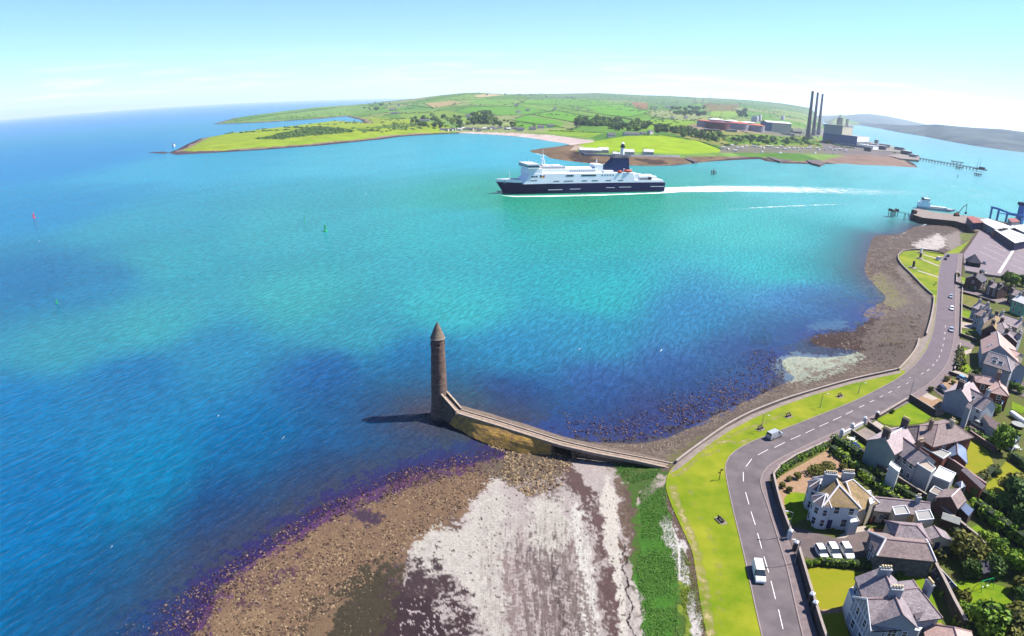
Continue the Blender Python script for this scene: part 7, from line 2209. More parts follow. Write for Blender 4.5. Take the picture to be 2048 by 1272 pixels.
hedge('green border below the stone boundary wall', [(1892, 1192), (1906, 1215), (1922, 1245)], 2.4, 1.6, m_leaf_lime, .28, 50, 15, lump=.5)
# heart-shaped topiary bed
hb = thing('topiary_bush', 'big heart-shaped clipped bush in the gravel garden', 'bush', G(1644, 942), math.atan2((G(1664, 932) - G(1628, 944)).y, (G(1664, 932) - G(1628, 944)).x))
lb = [(-2.2, .1, .8, 2.6, 2.0, .95), (2.0, .1, .8, 2.3, 1.9, .95), (0, -.7, .7, 2.6, 1.4, .85), (-1.4, .6, .8, 1.8, 1.4, .9)]
leaf_cloud('foliage', lb, 2600, .17, m_leaf_olive, 77, link=True, parent=hb, bottom=.02)
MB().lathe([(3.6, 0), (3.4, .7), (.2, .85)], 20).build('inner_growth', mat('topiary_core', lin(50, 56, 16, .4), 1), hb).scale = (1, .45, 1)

def crown(seed, n, size, m, sq=1.0):
    r = random.Random(seed)
    lobes = [(0, 0, .52, .36, .36, .34)]
    for k in range(9):
        a = k * 2.4; d = r.uniform(.16, .32)
        s = r.uniform(.16, .26)
        lobes.append((d * math.cos(a), d * math.sin(a), .5 + r.uniform(-.22, .3) * sq, s, s, s * .9))
    return leaf_cloud('foliage', lobes, n, size, m, seed, bottom=.02)
CR = {k: [crown(700 + 10 * i + j, 1300, .05, m) for j in range(3)] for i, (k, m) in enumerate((('dark', m_leaf_dark), ('mid', m_leaf_mid), ('olive', m_leaf_olive), ('lime', m_leaf_lime), ('yellow', m_leaf_yellow)))}
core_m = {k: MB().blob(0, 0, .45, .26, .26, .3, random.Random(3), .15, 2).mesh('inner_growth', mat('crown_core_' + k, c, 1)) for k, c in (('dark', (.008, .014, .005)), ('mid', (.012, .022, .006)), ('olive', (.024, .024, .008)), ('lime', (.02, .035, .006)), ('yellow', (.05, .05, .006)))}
def tree(label, px_, rpx, kind, h=1.0, name='tree', cat='tree', trunk=True, zf=ZG):
    """rpx: crown radius seen in the photograph"""
    p = G(*px_, ZG)
    dist = math.sqrt(p.x ** 2 + p.y ** 2 + (CAM_H - ZG) ** 2)
    D = 2.0 * rpx * dist / LENS_F * 1.25
    t = thing(name, label, cat, p, RNG.uniform(0, 6.28))
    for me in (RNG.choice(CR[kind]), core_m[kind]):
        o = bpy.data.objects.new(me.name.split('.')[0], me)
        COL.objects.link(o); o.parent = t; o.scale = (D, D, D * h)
    if trunk:
        MB().tube((0, 0, -.2), (.03 * D, 0, D * h * .45), .05 * D, .025 * D, 7).tube((.02 * D, 0, D * h * .3), (.2 * D, .1 * D, D * h * .55), .02 * D, .01 * D, 5).tube((.02 * D, 0, D * h * .28), (-.18 * D, -.05 * D, D * h * .55), .02 * D, .01 * D, 5).build('trunk', m_bark, t)
    return t
for lab, px_, r_, k, h in [('round olive tree crown above the glass frames, largest in the lower gardens', (1930, 1118), 27, 'olive', .85), ('bright yellow shrub beside the olive tree', (1907, 1108), 10, 'yellow', .9), ('light green tree casting a shadow on the dry lawn', (1999, 902), 19, 'lime', 1.0), ('big dark tree overhanging the right edge below the dry lawn', (2026, 1025), 30, 'dark', .9),
                          ('olive-brown tree in front of the second dry lawn', (2020, 992), 24, 'olive', .7), ('dark tree at the right edge beside the long hedge', (2050, 1060), 26, 'dark', .9), ('yellow-green tree at the top of the strip lawn', (1975, 1092), 14, 'lime', .8), ('dark green tree right of the strip lawn', (1994, 1112), 16, 'mid', .8),
                          ('wide green tree at the bottom edge, left of the two', (1962, 1262), 32, 'mid', .85), ('olive tree at the bottom right corner', (2018, 1268), 30, 'olive', .85), ('dark tree at the right edge of the swing lawn', (2046, 1225), 22, 'dark', .9), ('grey-green tree above the right edge of the swing lawn', (2038, 1185), 16, 'olive', .9),
                          ('lime tree near the top of the swing garden', (2022, 1142), 20, 'lime', .9), ('dark tree behind the garden shed', (1985, 1148), 18, 'dark', .9), ('dark tree left of the garden shed', (1938, 1150), 16, 'dark', .9), ('dark tree at the right edge above the swing garden', (2046, 1150), 20, 'mid', .9), ('small tree by the wall below the glass frames', (1888, 1172), 8, 'mid', .9),
                          ('brown-green shrub at the left edge of the swing lawn', (1922, 1205), 12, 'olive', .9), ('green shrub below the brown one by the swing lawn', (1927, 1228), 12, 'lime', .8), ('tree with a spreading crown beside the car park wall', (2012, 568), 10, 'mid', .9), ('lime tree right of the car park wall tree', (2024, 572), 10, 'lime', .9), ('dark tree at the right edge under the car park', (2044, 572), 10, 'dark', .9),
                          ('dark conifer between the gables of the red and lilac houses', (1946, 765), 7, 'dark', 1.6), ('pale green tree behind the rear wing of the lilac-gabled house', (1990, 828), 8, 'lime', 1), ('small tree in the back lane gardens at the right', (2022, 780), 7, 'mid', 1), ('second small tree in the back lane gardens', (2036, 786), 7, 'lime', 1), ('olive tree between the dark houses and the lane', (2014, 592), 9, 'olive', 1.1), ('dark olive shrub in the corner garden by the lane', (1915, 553), 4, 'olive', .8)]:
    tree(lab, px_, r_, k, h)
for lab, px_, r_, k in [('largest round shrub left of the heart-shaped bush', (1594, 957), 7, 'olive'), ('small round shrub between two others in the gravel garden', (1577, 961), 5, 'olive'), ('round shrub lowest in the row on the gravel', (1564, 975), 6, 'olive'), ('golden shrub beside the lowest round shrub on the gravel', (1577, 983), 6, 'olive'), ('round shrub right of the heart-shaped bush', (1686, 940), 7, 'olive'),
                        ('small dark shrub at the foot of the villa lawn corner', (1618, 1050), 5, 'mid'), ('shrub against the white villa front by the door', (1665, 1064), 4, 'mid'), ('dark round bush on the strip lawn', (1956, 1078), 7, 'mid'), ('round dark bush between the two dry lawns', (1993, 951), 6, 'dark'), ('bush at the corner of the roadside wall, left of the clipped hedge', (1615, 1134), 8, 'mid'), ('second bush left of the clipped hedge under the yard', (1630, 1130), 7, 'mid'),
                        ('lime bush against the stone house end wall', (1843, 1147), 5, 'lime'), ('dark bush in the shadow below the stone house', (1800, 1152), 6, 'dark'), ('bush under the palm tree wall', (1934, 672), 4, 'lime'), ('shrub in the gravel court at the bend', (1893, 762), 5, 'olive'), ('second shrub in the gravel court near the blue car', (1905, 768), 4, 'mid'), ('rounded shrub on the road side of the gravel court', (1860, 782), 5, 'olive'), ('green bush by the white patio at the bend', (1916, 730), 5, 'olive'), ('bush on the lawn beside the bend', (1927, 730), 4, 'lime'),
                        ('dark shrub on the dry lawn by the lamp post wall', (1784, 826), 4, 'mid'), ('shrub by the gate of the white villa', (1690, 934), 4, 'olive'), ('tiny shrub near the top corner of the gravel garden', (1660, 913), 3, 'olive'), ('shrub beside the patio steps of the white villa', (1735, 1058), 4, 'mid'), ('shrub at the edge of the orange patio', (1762, 1088), 3, 'mid')]:
    tree(lab, px_, r_, k, .8, 'shrub', 'shrub', False)
# circular flower bed rings on the gravel
for i, (a, b) in enumerate(((1608, 945), (1613, 952))):
    tag(MB().lathe([(.55, 0), (.6, .18), (.38, .2), (.3, .1)], 14, cap=False).build('stone_ring', m_stone), ('upper', 'lower')[i] + ' small ring of stones on the gravel beside the shrubs', 'stone ring').location = G(a, b)

# ---------- vehicles
PAINT = {'white': mat('car_white', lin(246, 248, 248, .6), .3, spec=.5), 'silver': mat('car_silver', lin(190, 194, 200, .55), .3, metal=.3, spec=.5), 'black': mat('car_black', (.012, .013, .016), .25, spec=.5), 'blue': mat('car_blue', lin(30, 90, 170, .5), .3, spec=.5), 'navy': mat('car_navy', lin(36, 48, 84, .5), .3, spec=.5), 'red': mat('car_red', lin(170, 50, 70, .5), .3, spec=.5), 'sky': mat('car_sky', lin(120, 180, 226, .5), .3, spec=.5)}
m_tyre = mat('tyre', (.015, .015, .015), .9)
m_rim = mat('wheel_rim', lin(180, 182, 186, .5), .4, metal=.6)
m_lamp = mat('headlight', lin(250, 250, 240, .6), .2)
m_tail = mat('tail_light', lin(190, 20, 24, .5), .3)
_CAR = {}
def car_meshes(style):
    if style in _CAR:
        return _CAR[style]
    L, W = (5.2, 2.0) if style == 'van' else (4.3, 1.8) if style == 'car' else (4.6, 1.9)
    # side profile of body and of the glasshouse (x forward)
    if style == 'van':
        prof = [(-L / 2, .35), (-L / 2, 1.0), (-L / 2 + .05, 1.25), (L / 2 - 1.1, 1.2), (L / 2 - .15, 1.0), (L / 2, .75), (L / 2, .35)]
        top = [(-L / 2 + .06, 1.2), (-L / 2 + .16, 1.98), (L / 2 - 1.9, 2.02), (L / 2 - 1.0, 1.2)]
        rz = 2.02
    else:
        hh = .12 if style == 'suv' else 0
        prof = [(-L / 2, .32), (-L / 2, .75 + hh), (-L / 2 + .12, .92 + hh), (L / 2 - 1.1, .9 + hh), (L / 2 - .2, .74 + hh), (L / 2, .6), (L / 2, .32)]
        top = [(-L / 2 + .2, .9 + hh), (-L / 2 + .6, 1.42 + hh * 2), (L / 2 - 1.95, 1.46 + hh * 2), (L / 2 - 1.15, .9 + hh)]
        rz = 1.46 + hh * 2
    b = MB()
    w = W / 2
    b.loft([[(x, -w + (0.06 if z > .6 else 0), z) for x, z in prof], [(x, w - (0.06 if z > .6 else 0), z) for x, z in prof]], True, True)
    g = MB()
    ti = .16
    g.loft([[(x, -w + .08 + (ti if z > 1.3 else 0), z) for x, z in top], [(x, w - .08 - (ti if z > 1.3 else 0), z) for x, z in top]], True, True)
    (x1, z1), (x2, z2) = top[1], top[2]
    r = MB()
    r.prism([(x1 - .04, -w + .22), (x2 + .06, -w + .22), (x2 + .06, w - .22), (x1 - .04, w - .22)], rz - .03, rz + .05, True, True)
    if style == 'van':                                            # panelled load side above the waist
        for s in (-1, 1):
            r.loft([[(-L / 2 + .05, s * (w - .07), 1.2), (L / 2 - 2.2, s * (w - .07), 1.2), (L / 2 - 2.2, s * (w - .2), 2.0), (-L / 2 + .14, s * (w - .2), 2.0)], [(-L / 2 + .05, s * (w - .14), 1.2), (L / 2 - 2.2, s * (w - .14), 1.2), (L / 2 - 2.2, s * (w - .27), 2.0), (-L / 2 + .14, s * (w - .27), 2.0)]], True, True)
        r.box(-L / 2 + .1, 0, 1.22, .1, 1.2, .2)
    wh = MB().tube((0, -.1, 0), (0, .1, 0), .32, n=14)
    rm = MB().tube((0, -.115, 0), (0, .115, 0), .19, n=10)
    hl = MB().box(0, 0, 0, .1, .34, .16)
    mir = MB().box(0, 0, 0, .14, .22, .14)
    _CAR[style] = dict(L=L, W=W, body=b.mesh('body', None), glass=g.mesh('windows', m_pane), roof=r.mesh('roof_panel', None), wheel=wh.mesh('wheel', m_tyre), rim=rm.mesh('rim', m_rim), head=hl.mesh('headlight', m_lamp), tail=hl.copy().mesh('tail_light', m_tail) if hasattr(hl, 'copy') else hl.mesh('tail_light', m_tail), mirror=mir.mesh('mirror', m_tyre))
    for k in ('body', 'roof'):
        _CAR[style][k].materials.append(PAINT['white'])
    return _CAR[style]
def car(label, px_, to_px_, style, paint, name='parked_car', cat='car', z=None, group=None):
    """nose points from px_ towards to_px_"""
    p = G(*px_); q = G(*to_px_)
    m = car_meshes(style)
    t = thing(name, label, cat, (p.x, p.y, (z if z is not None else ZG + .01)), math.atan2(q.y - p.y, q.x - p.x), group)
    def put(me, nm, loc=(0, 0, 0), par=None, paint_=False):
        o = bpy.data.objects.new(nm, me); COL.objects.link(o); o.parent = par or t; o.location = loc
        if paint_:
            o.material_slots[0].link = 'OBJECT'; o.material_slots[0].material = PAINT[paint]
        return o
    put(m['body'], 'body', paint_=True); put(m['glass'], 'cabin_glass'); put(m['roof'], 'roof_panel', paint_=True)
    for sx in (-.31, .31):
        for sy in (-1, 1):
            w = put(m['wheel'], 'wheel', (sx * m['L'], sy * (m['W'] / 2 - .08), .32)); put(m['rim'], 'rim', (0, 0, 0), w)
    for sy in (-1, 1):
        put(m['head'], 'headlight', (m['L'] / 2 - .02, sy * (m['W'] / 2 - .3), .62)); put(m['tail'], 'tail_light', (-m['L'] / 2 + .02, sy * (m['W'] / 2 - .25), .7)); put(m['mirror'], 'mirror', (m['L'] / 2 - 1.5, sy * (m['W'] / 2 + .06), 1.0))
    return t
car('white panel van driving down the road towards the viewer', (1516, 1150), (1521, 1172), 'van', 'white', 'van', 'van')
car('silver van parked beside the grass where the road straightens', (1548, 874), (1560, 869), 'van', 'silver', 'van', 'van')
for i, (a, b, lab) in enumerate([(1641, 1108, 'white car at the left of the three parked in the villa yard'), (1666, 1108, 'white car in the middle of the three in the villa yard'), (1692, 1107, 'white car with a dark rooflight at the right of the three')]):
    car(lab, (a, b), (a + 8, b + 14), 'suv' if i else 'car', 'white', group='cars in the villa yard')
car('black car at the top end of the road, nearest the port', (1896, 513), (1899, 508), 'car', 'black')
car('second black car at the top of the road by the memorial green', (1891, 519), (1894, 513), 'car', 'black')
for i, (a, b, lab, c) in enumerate([(1901.5, 595, 'silver car first of three parked down the straight road, farthest', 'silver'), (1903, 619, 'white car in the middle of the three parked down the straight road', 'white'), (1902, 662, 'silver car nearest of the three parked down the straight road', 'silver')]):
    car(lab, (a, b), (a - 1, b + 8), 'car', c)
car('light blue car in the gravel court by the white-topped wall', (1926, 761), (1933, 764), 'car', 'sky')
car('dark blue car parked beside the lilac gable', (1885, 783), (1893, 790), 'suv', 'navy')
car('dark car half hidden between the clipped hedge and the small lawn', (1712, 900), (1718, 905), 'car', 'navy')
car('silver people carrier with a white roof parked behind the white rear wing', (1957, 854), (1968, 860), 'suv', 'silver')
car('bright blue car in the back lane beside the huge gable', (2031, 770), (2036, 776), 'car', 'blue')
car('red-grey car entering the car park by the white-roofed sheds', (1977, 468), (1979, 474), 'car', 'red')
car('dark car standing alone by the pavilion in the car park', (1968, 528), (1971, 533), 'car', 'black')
car('black car under the car park wall', (1966, 545), (1971, 547), 'car', 'black')

# ---------- street furniture and garden things
def lamp_post(label, base, top, arm, name='street_lamp'):
    p = G(*base); h = hz(base, top)
    t = thing(name, label, 'lamp post', p, arm)
    MB().tube((0, 0, 0), (0, 0, 1.2), .12, .1, 8).tube((0, 0, 1.2), (0, 0, h), .085, .06, 8).build('post', m_grey, t)
    MB().tube((0, 0, h), (1.1, 0, h + .25), .05, .05, 6).build('arm', m_grey, t)
    MB().box(1.4, 0, h + .18, .7, .26, .14).build('lantern', m_pipe, t)
lamp_post('grey street lamp on the pavement beside the lawn at the road bend', (1817, 800), (1830, 759), 2.6)
lamp_post('street lamp standing at the white villa gateway wall', (1573, 1073), (1593, 1027), 3.0)
lamp_post('street lamp on the promenade grass beside the silver van', (1521, 862), (1534, 831), -.6)
lamp_post('thin street lamp on the grass midway along the sea front', (1640, 815), (1650, 788), -.6)
lamp_post('far street lamp on the promenade grass near the bend', (1717, 786), (1724, 766), -.6)
lamp_post('street lamp on the roadside wall of the bottom villa', (1588, 1128), (1612, 1085), 3.0)
sg = thing('sign_post', 'bent wooden sign post standing at the bend on the promenade grass', 'sign post', G(1438, 960), .5)
MB().tube((0, 0, 0), (0, 0, 3.2), .09, .07, 6).build('post', m_rust, sg); MB().box(.35, 0, 2.5, .9, .1, .35).build('board', m_rust, sg); MB().box(-.3, .05, 2.0, .7, .1, .3).build('board', m_rust, sg)
def bench(label, px_, rz):
    t = thing('park_bench', label, 'bench', G(*px_), rz, 'benches on the sea front grass')
    MB().box(0, 0, -.02, 2.8, 1.6, .06).build('plinth', m_conc, t)
    for k in range(3):
        MB().box(0, -.22 + k * .2, .46, 1.9, .16, .06).build('seat_slat', m_rust, t)
    for k in range(2):
        MB().box(0, .34 + k * .06, .65 + k * .22, 1.9, .06, .16).build('back_slat', m_rust, t)
    for s in (-.75, .75):
        MB().box(s, .05, 0, .1, .7, .46).box(s, .36, .46, .1, .1, .55).build('leg', m_black, t)
for i, (a, b, rz, lab) in enumerate([(1442, 1041, 1.9, 'dark bench alone on the wide grass beside the bend'), (1521, 858, .5, 'dark bench beside the street lamp near the silver van'), (1577, 833, .5, 'dark bench on the narrow grass, second along the sea front'), (1680, 793, .5, 'dark bench farthest along the sea front grass')]):
    bench(lab, (a, b), rz)
# memorials on the green, with their paths
for pts in ([(1847, 508), (1877, 517), (1877, 519), (1847, 510)], [(1845, 518), (1878, 531), (1878, 533.5), (1845, 520)], [(1835, 540), (1877, 553), (1877, 555.5), (1835, 542)]):
    GZ[0] += .004
    sheet('memorial_path', pts, m_pale, ZG + .03 + GZ[0] * 0)
for a, b, col_, h_, lab in [(1842, 506, m_frame, 3.6, 'white cross memorial at the tip of the green'), (1840, 517, m_black, 3.4, 'dark memorial stone in the middle of the green'), (1826, 536, m_black, 4.2, 'tall dark memorial stone on a pale base, nearest the shore')]:
    t = thing('memorial', lab, 'memorial', G(a, b), .4)
    MB().box(0, 0, 0, 4.6, 4.0, .3).box(0, 0, .3, 3.0, 2.6, .3).build('base', m_pale, t)
    k = MB().box(0, 0, .6, 1.3, .9, h_ - .6)
    if col_ is m_frame:
        k.box(0, 0, h_ - 1.2, 2.6, .6, .5)
    k.build('stone', col_, t)
t = thing('notice_shelter', 'small white shelter at the road edge of the memorial green', 'shelter', G(1877, 520), .4)
MB().box(0, 0, 0, 3.2, 2.2, 2.0).build('wall', m_frame, t); MB().box(0, 0, 2.0, 3.8, 2.8, .25).build('roof', m_pale, t)
def person(label, px_, rz, shirt, stride=.25):
    p = G(*px_)
    J = [(0, 0, .95), (0, 0, 1.2), (0, 0, 1.42), (0, 0, 1.53), (.02, 0, 1.66), (0, .19, 1.40), (.05, .24, 1.13), (.12, .23, .88), (0, -.19, 1.40), (-.06, -.24, 1.13), (-.02, -.23, .86), (.02, .09, .92), (stride * .5, .09, .5), (stride * .6, .09, .07), (stride * .6 + .14, .09, .05), (-.02, -.09, .92), (-stride * .3, -.09, .5), (-stride, -.09, .1), (-stride + .14, -.09, .06)]
    E = [(0, 1), (1, 2), (2, 3), (3, 4), (2, 5), (5, 6), (6, 7), (2, 8), (8, 9), (9, 10), (0, 11), (11, 12), (12, 13), (13, 14), (0, 15), (15, 16), (16, 17), (17, 18)]
    R = [.14, .15, .14, .06, .11, .07, .05, .035, .07, .05, .035, .1, .065, .045, .04, .1, .065, .045, .04]
    me = bpy.data.meshes.new('person')
    me.from_pydata(J, E, [])
    me.materials.append(shirt)
    o = bpy.data.objects.new('person', me); COL.objects.link(o)
    o.location = p; o.rotation_euler = (0, 0, rz)
    sk = o.modifiers.new('skin', 'SKIN')
    for v, r_ in zip(me.skin_vertices[0].data, R):
        v.radius = (r_, r_)
    me.skin_vertices[0].data[0].use_root = True
    o.modifiers.new('smooth', 'SUBSURF').levels = 1
    tag(o, label, 'person')
person('person in dark clothes walking on the memorial green, left of two', (1867, 573), 1.0, m_black)
person('person in dark clothes walking on the memorial green, right of two', (1871, 570), 1.0, m_navy)
# garden things
def shed(label, px_, sx, sy, h, rz, wall_, roof_, name='garden_shed'):
    t = thing(name, label, 'shed', G(*px_), rz)
    MB().box(0, 0, 0, sx, sy, h).build('wall', wall_, t)
    MB().loft([[(-sx / 2 - .2, -sy / 2 - .2, h), (-sx / 2 - .2, 0, h + sy * .28), (-sx / 2 - .2, sy / 2 + .2, h)], [(sx / 2 + .2, -sy / 2 - .2, h), (sx / 2 + .2, 0, h + sy * .28), (sx / 2 + .2, sy / 2 + .2, h)]], True, True).build('roof', roof_, t)
    MB().box(sx * .2, -sy / 2 - .02, 0, .9, .08, 1.9).build('door', m_rust, t)
m_felt = mat('grey_felt', lin(176, 178, 172, .45), .9, lin(150, 152, 148, .45), 1)
shed('grey-roofed garden shed by the curved dark wall', (1896, 1052), 3.6, 2.6, 2.1, -.7, m_rust, m_felt)
shed('garden shed with a purple-grey roof among the dark trees of the swing garden', (1957, 1150), 2.6, 3.0, 2.2, .2, m_rust, slate_dark)
shed('small pale shed in the red-fenced yard behind the white villa', (1767, 1040), 2.6, 2.2, 2.0, .3, m_rust, m_pale)
shed('small white box store beside the double garage', (1874, 1007), 1.8, 1.6, 1.5, .6, m_frame, m_frame)
shed('little grey lean-to store in front of the dark garage', (1886, 1022), 3.4, 1.8, 1.4, -.6, m_wst, m_felt)
gh = thing('greenhouse', 'derelict greenhouse with dark slatted roof beside the stone wall', 'greenhouse', G(1886, 1172), math.atan2((G(1902, 1184) - G(1872, 1150)).y, (G(1902, 1184) - G(1872, 1150)).x))
MB().box(0, 0, 0, 5.6, 2.9, 1.3).build('base_wall', m_wst, gh)
MB().loft([[(-2.8, -1.45, 1.3), (-2.8, 0, 2.5), (-2.8, 1.45, 1.3)], [(2.8, -1.45, 1.3), (2.8, 0, 2.5), (2.8, 1.45, 1.3)]], True, True).build('glass_roof', m_pane, gh)
for k in range(9):
    for s in (-1, 1):
        MB().tube((-2.8 + k * .7, s * 1.5, 1.3), (-2.8 + k * .7, 0, 2.55), .05, n=4).build('glazing_bar', m_rust if k % 3 else m_frame, gh)
MB().tube((-2.9, 0, 2.58), (2.9, 0, 2.58), .06, n=4).build('ridge_bar', m_frame, gh)
cf = thing('cold_frame', 'pale slatted cold frames between the outbuilding and the yellow shrub', 'cold frame', G(1901, 1090), math.atan2((G(1912, 1080) - G(1890, 1102)).y, (G(1912, 1080) - G(1890, 1102)).x))
MB().box(0, 0, 0, 4.4, 1.6, .6).build('base', m_wpale, cf)
for k in range(9):
    MB().box(-2.0 + k * .5, 0, .6, .26, 1.6, .06).build('glass_slat', mat('pale_glass', lin(190, 206, 214, .5), .2) if k == 0 else bpy.data.materials['pale_glass'], cf)
sw = thing('swing_set', 'thin metal swing frame on the bright lawn', 'swing', G(1968, 1176), .15)
for sx in (-1.6, 1.6):
    for sy in (-.9, .9):
        MB().tube((sx, sy, 0), (sx, 0, 2.2), .05, n=5).build('leg', m_green, sw)
MB().tube((-1.7, 0, 2.2), (1.7, 0, 2.2), .05, n=5).build('top_bar', m_green, sw)
for sx in (-.6, .7):
    MB().tube((sx - .2, 0, .5), (sx - .2, 0, 2.2), .02, n=4).tube((sx + .2, 0, .5), (sx + .2, 0, 2.2), .02, n=4).box(sx, 0, .45, .5, .22, .05).build('swing_seat', m_frame, sw)
tr_ = thing('trampoline', 'round grey trampoline in the garden at the right edge', 'trampoline', G(2035, 853))
MB().lathe([(1.9, .8), (2.0, .86), (1.7, .87), (.1, .84)], 20).build('mat', m_felt, tr_)
for k in range(6):
    MB().tube((1.85 * math.cos(k * 1.047), 1.85 * math.sin(k * 1.047), 0), (1.85 * math.cos(k * 1.047), 1.85 * math.sin(k * 1.047), .8), .06, n=5).build('leg', m_black, tr_)
bt = thing('covered_boat', 'long white boat under a cover in the back garden at the right edge', 'boat', G(2036, 842), math.atan2((G(2048, 848) - G(2024, 830)).y, (G(2048, 848) - G(2024, 830)).x))
s_ = []
for u in np.linspace(-1, 1, 9):
    w_ = 1.15 * (1 - max(0, u) ** 2.4) + .05
    s_.append([(u * 3.6, -w_, 1.1), (u * 3.6, -w_ * .5, .3), (u * 3.6, w_ * .5, .3), (u * 3.6, w_, 1.1), (u * 3.6, w_ * .4, 1.7), (u * 3.6, -w_ * .4, 1.7)])
MB().loft(s_, True, True).build('hull', m_van, bt, True); MB().box(0, 0, 0, 4, 1.2, .35).build('trailer', m_black, bt)
for k in range(3):
    MB().box(-1.5 + 1.5 * k, 0, 1.6, .1, 1.0, .14).build('cover_rib', m_grey, bt)
for lab, px_, s_, m_ in [('white garden table and chairs on the lawn patch by the dark hedge', (1703, 882), .8, m_frame), ('white patio set on the pale patio by the long brick wall', (1909, 922), .8, m_black), ('white patio table beside the glass conservatory', (2032, 898), .8, m_frame), ('white compost bin on the swing lawn', (2004, 1228), .5, m_frame)]:
    t = thing('garden_table' if 'bin' not in lab else 'compost_bin', lab, 'table' if 'bin' not in lab else 'bin', G(*px_), .6)
    if 'bin' in lab:
        MB().lathe([(.5, 0), (.42, .9)], 12).build('body', m_frame, t); MB().lathe([(.46, .9), (.1, 1.05)], 12).build('lid', m_frame, t)
    else:
        MB().lathe([(s_, .7), (s_, .76)], 14).build('tabletop', m_, t); MB().tube((0, 0, 0), (0, 0, .7), .06, n=6).build('leg', m_, t)
        for k in range(4):
            a = k * 1.57
            MB().box(1.2 * math.cos(a), 1.2 * math.sin(a), .4, .45, .45, .06, a).box(1.42 * math.cos(a), 1.42 * math.sin(a), .4, .06, .45, .5, a).box(1.2 * math.cos(a), 1.2 * math.sin(a), 0, .1, .1, .4, a).build('chair', m_, t)
fn = None
fence = thing('red_fence', 'dark red slatted timber fence round the yard behind the white villa', 'fence', G(1752, 1052))
FP = GA([(1738, 1050), (1760, 1036), (1790, 1040), (1796, 1066), (1776, 1078)], ZG) - np.array(G(1752, 1052)[:2])
m_redw = mat('red_timber', lin(140, 66, 44, .45), .85, lin(112, 50, 36, .45), 1.5)
for a, b in zip(FP[:-1], FP[1:]):
    n = max(2, int(np.linalg.norm(b - a) / .5))
    an = math.atan2(*(b - a)[::-1])
    for k in range(n):
        p = a + (b - a) * (k + .5) / n
        MB().box(p[0], p[1], 0, .42, .05, 1.7, an).build('board', m_redw, fence)
# ------------------------------------------------------------------ the port at the right
m_pier = mat('pier_face', lin(70, 62, 80, .42), .9, lin(48, 44, 60, .42), .5, .4, 3)
qy = MB().prism(np.concatenate([GA(QUAY[:12]), GA([(2120, 480), (2060, 500), (2000, 480), (1960, 462)])]), ZG - .02, ZG + .01)
struct(qy.build('quay', m_conc))
pf = MB()
Lq = GA(QUAY[:7])
pf.loft([[(*p, -2.5), (*p, ZG + .5), (*(p + np.array([.3, .5])), ZG + .5), (*(p + np.array([.3, .5])), -2.5)] for p in Lq], True, True)
tag(pf.build('pier_wall', m_pier), 'long dark wall along the near side of the pier', 'wall')
dp = thing('mooring_dolphin', 'dark piled dolphin standing alone off the end of the pier', 'dolphin', G(1785, 434, 0), .15)
for sx in (-3.6, -1.2, 1.2, 3.6):
    for sy in (-2, 2):
        MB().tube((sx, sy, -3), (sx, sy, 5.6), .32, n=7).build('pile', m_jet, dp)
MB().box(0, 0, 5.6, 8.6, 5.4, 1.2).build('deck', m_rust, dp)
for sx in (-3.9, 3.9):
    MB().box(sx, 0, 6.8, .3, 5.2, 1.0).build('handrail', m_rust, dp)
A, B = G(1796, 424.5, 6), G(1826, 430, 6)
wkw = thing('walkway', 'thin steel walkway linking the dolphin to the pier end', 'walkway', A, math.atan2((B - A).y, (B - A).x))
LL = (B - A).length
MB().box(LL / 2, 0, 0, LL, 1.2, .3).build('deck', m_jet, wkw)
MB().tube((0, .5, 1.1), (LL, .5, 1.1), .06, n=4).tube((0, -.5, 1.1), (LL, -.5, 1.1), .06, n=4).build('handrail', m_jet, wkw)
for u in (.45, .52, .9):
    MB().tube((LL * u, 0, -9), (LL * u, 0, 0), .25, n=6).build('pile', m_jet, wkw)
pe = thing('pier_head', 'dark timber fender post block at the end of the pier', 'pier head', G(1829, 428, ZG), .3)
MB().box(-2.5, 0, -7, 2, 3, 11).build('fender_post', m_pier, pe); MB().box(3, 1.5, 0, 2.4, 2, 3).build('bollard_block', m_pier, pe)
# moored white ship behind the pier
sp = G(1852, 420, 0); sq = G(1905, 426, 0)
shp = thing('moored_ship', 'white ship with a tall stepped superstructure moored behind the pier', 'ship', (sp.x + 3, sp.y + 7, 0), math.atan2((sq - sp).y, (sq - sp).x))
MB().loft([[(-9, -5, -1), (-9, -5.6, 3), (-9, 5.6, 3), (-9, 5, -1)], [(20, -5, -1), (20, -5.6, 3), (20, 5.6, 3), (20, 5, -1)], [(40, -.4, 1), (42, -.5, 4), (42, .5, 4), (40, .4, 1)]], True, True).build('hull', m_deckp, shp)
MB().box(14, 0, 3, 44, 9.4, .3).build('deck', m_deckp, shp)
MB().box(-2, 0, 3, 14, 10, 6).build('superstructure', m_ship, shp); MB().box(-1, 0, 9, 10, 8, 2.4).build('superstructure', m_ship, shp); MB().box(0, 0, 11.4, 7, 9, 2.6).build('bridge', m_ship, shp); MB().box(0, 0, 12.2, 7.1, 9.1, .9).build('bridge_window', m_glass, shp)
MB().box(-5, 0, 11.4, 2.4, 2.4, 3.4).build('funnel', m_grey, shp); MB().tube((0, 0, 13.8), (0, 0, 19), .3).box(0, 0, 16.6, .5, 4, .4).build('mast', m_ship, shp)
for k in range(4):
    MB().box(8 + k * 6, 0, 3.3, 5, 8, 1.6).build('hatch_cover', m_van, shp)
shp.scale = (.82, .82, .82)
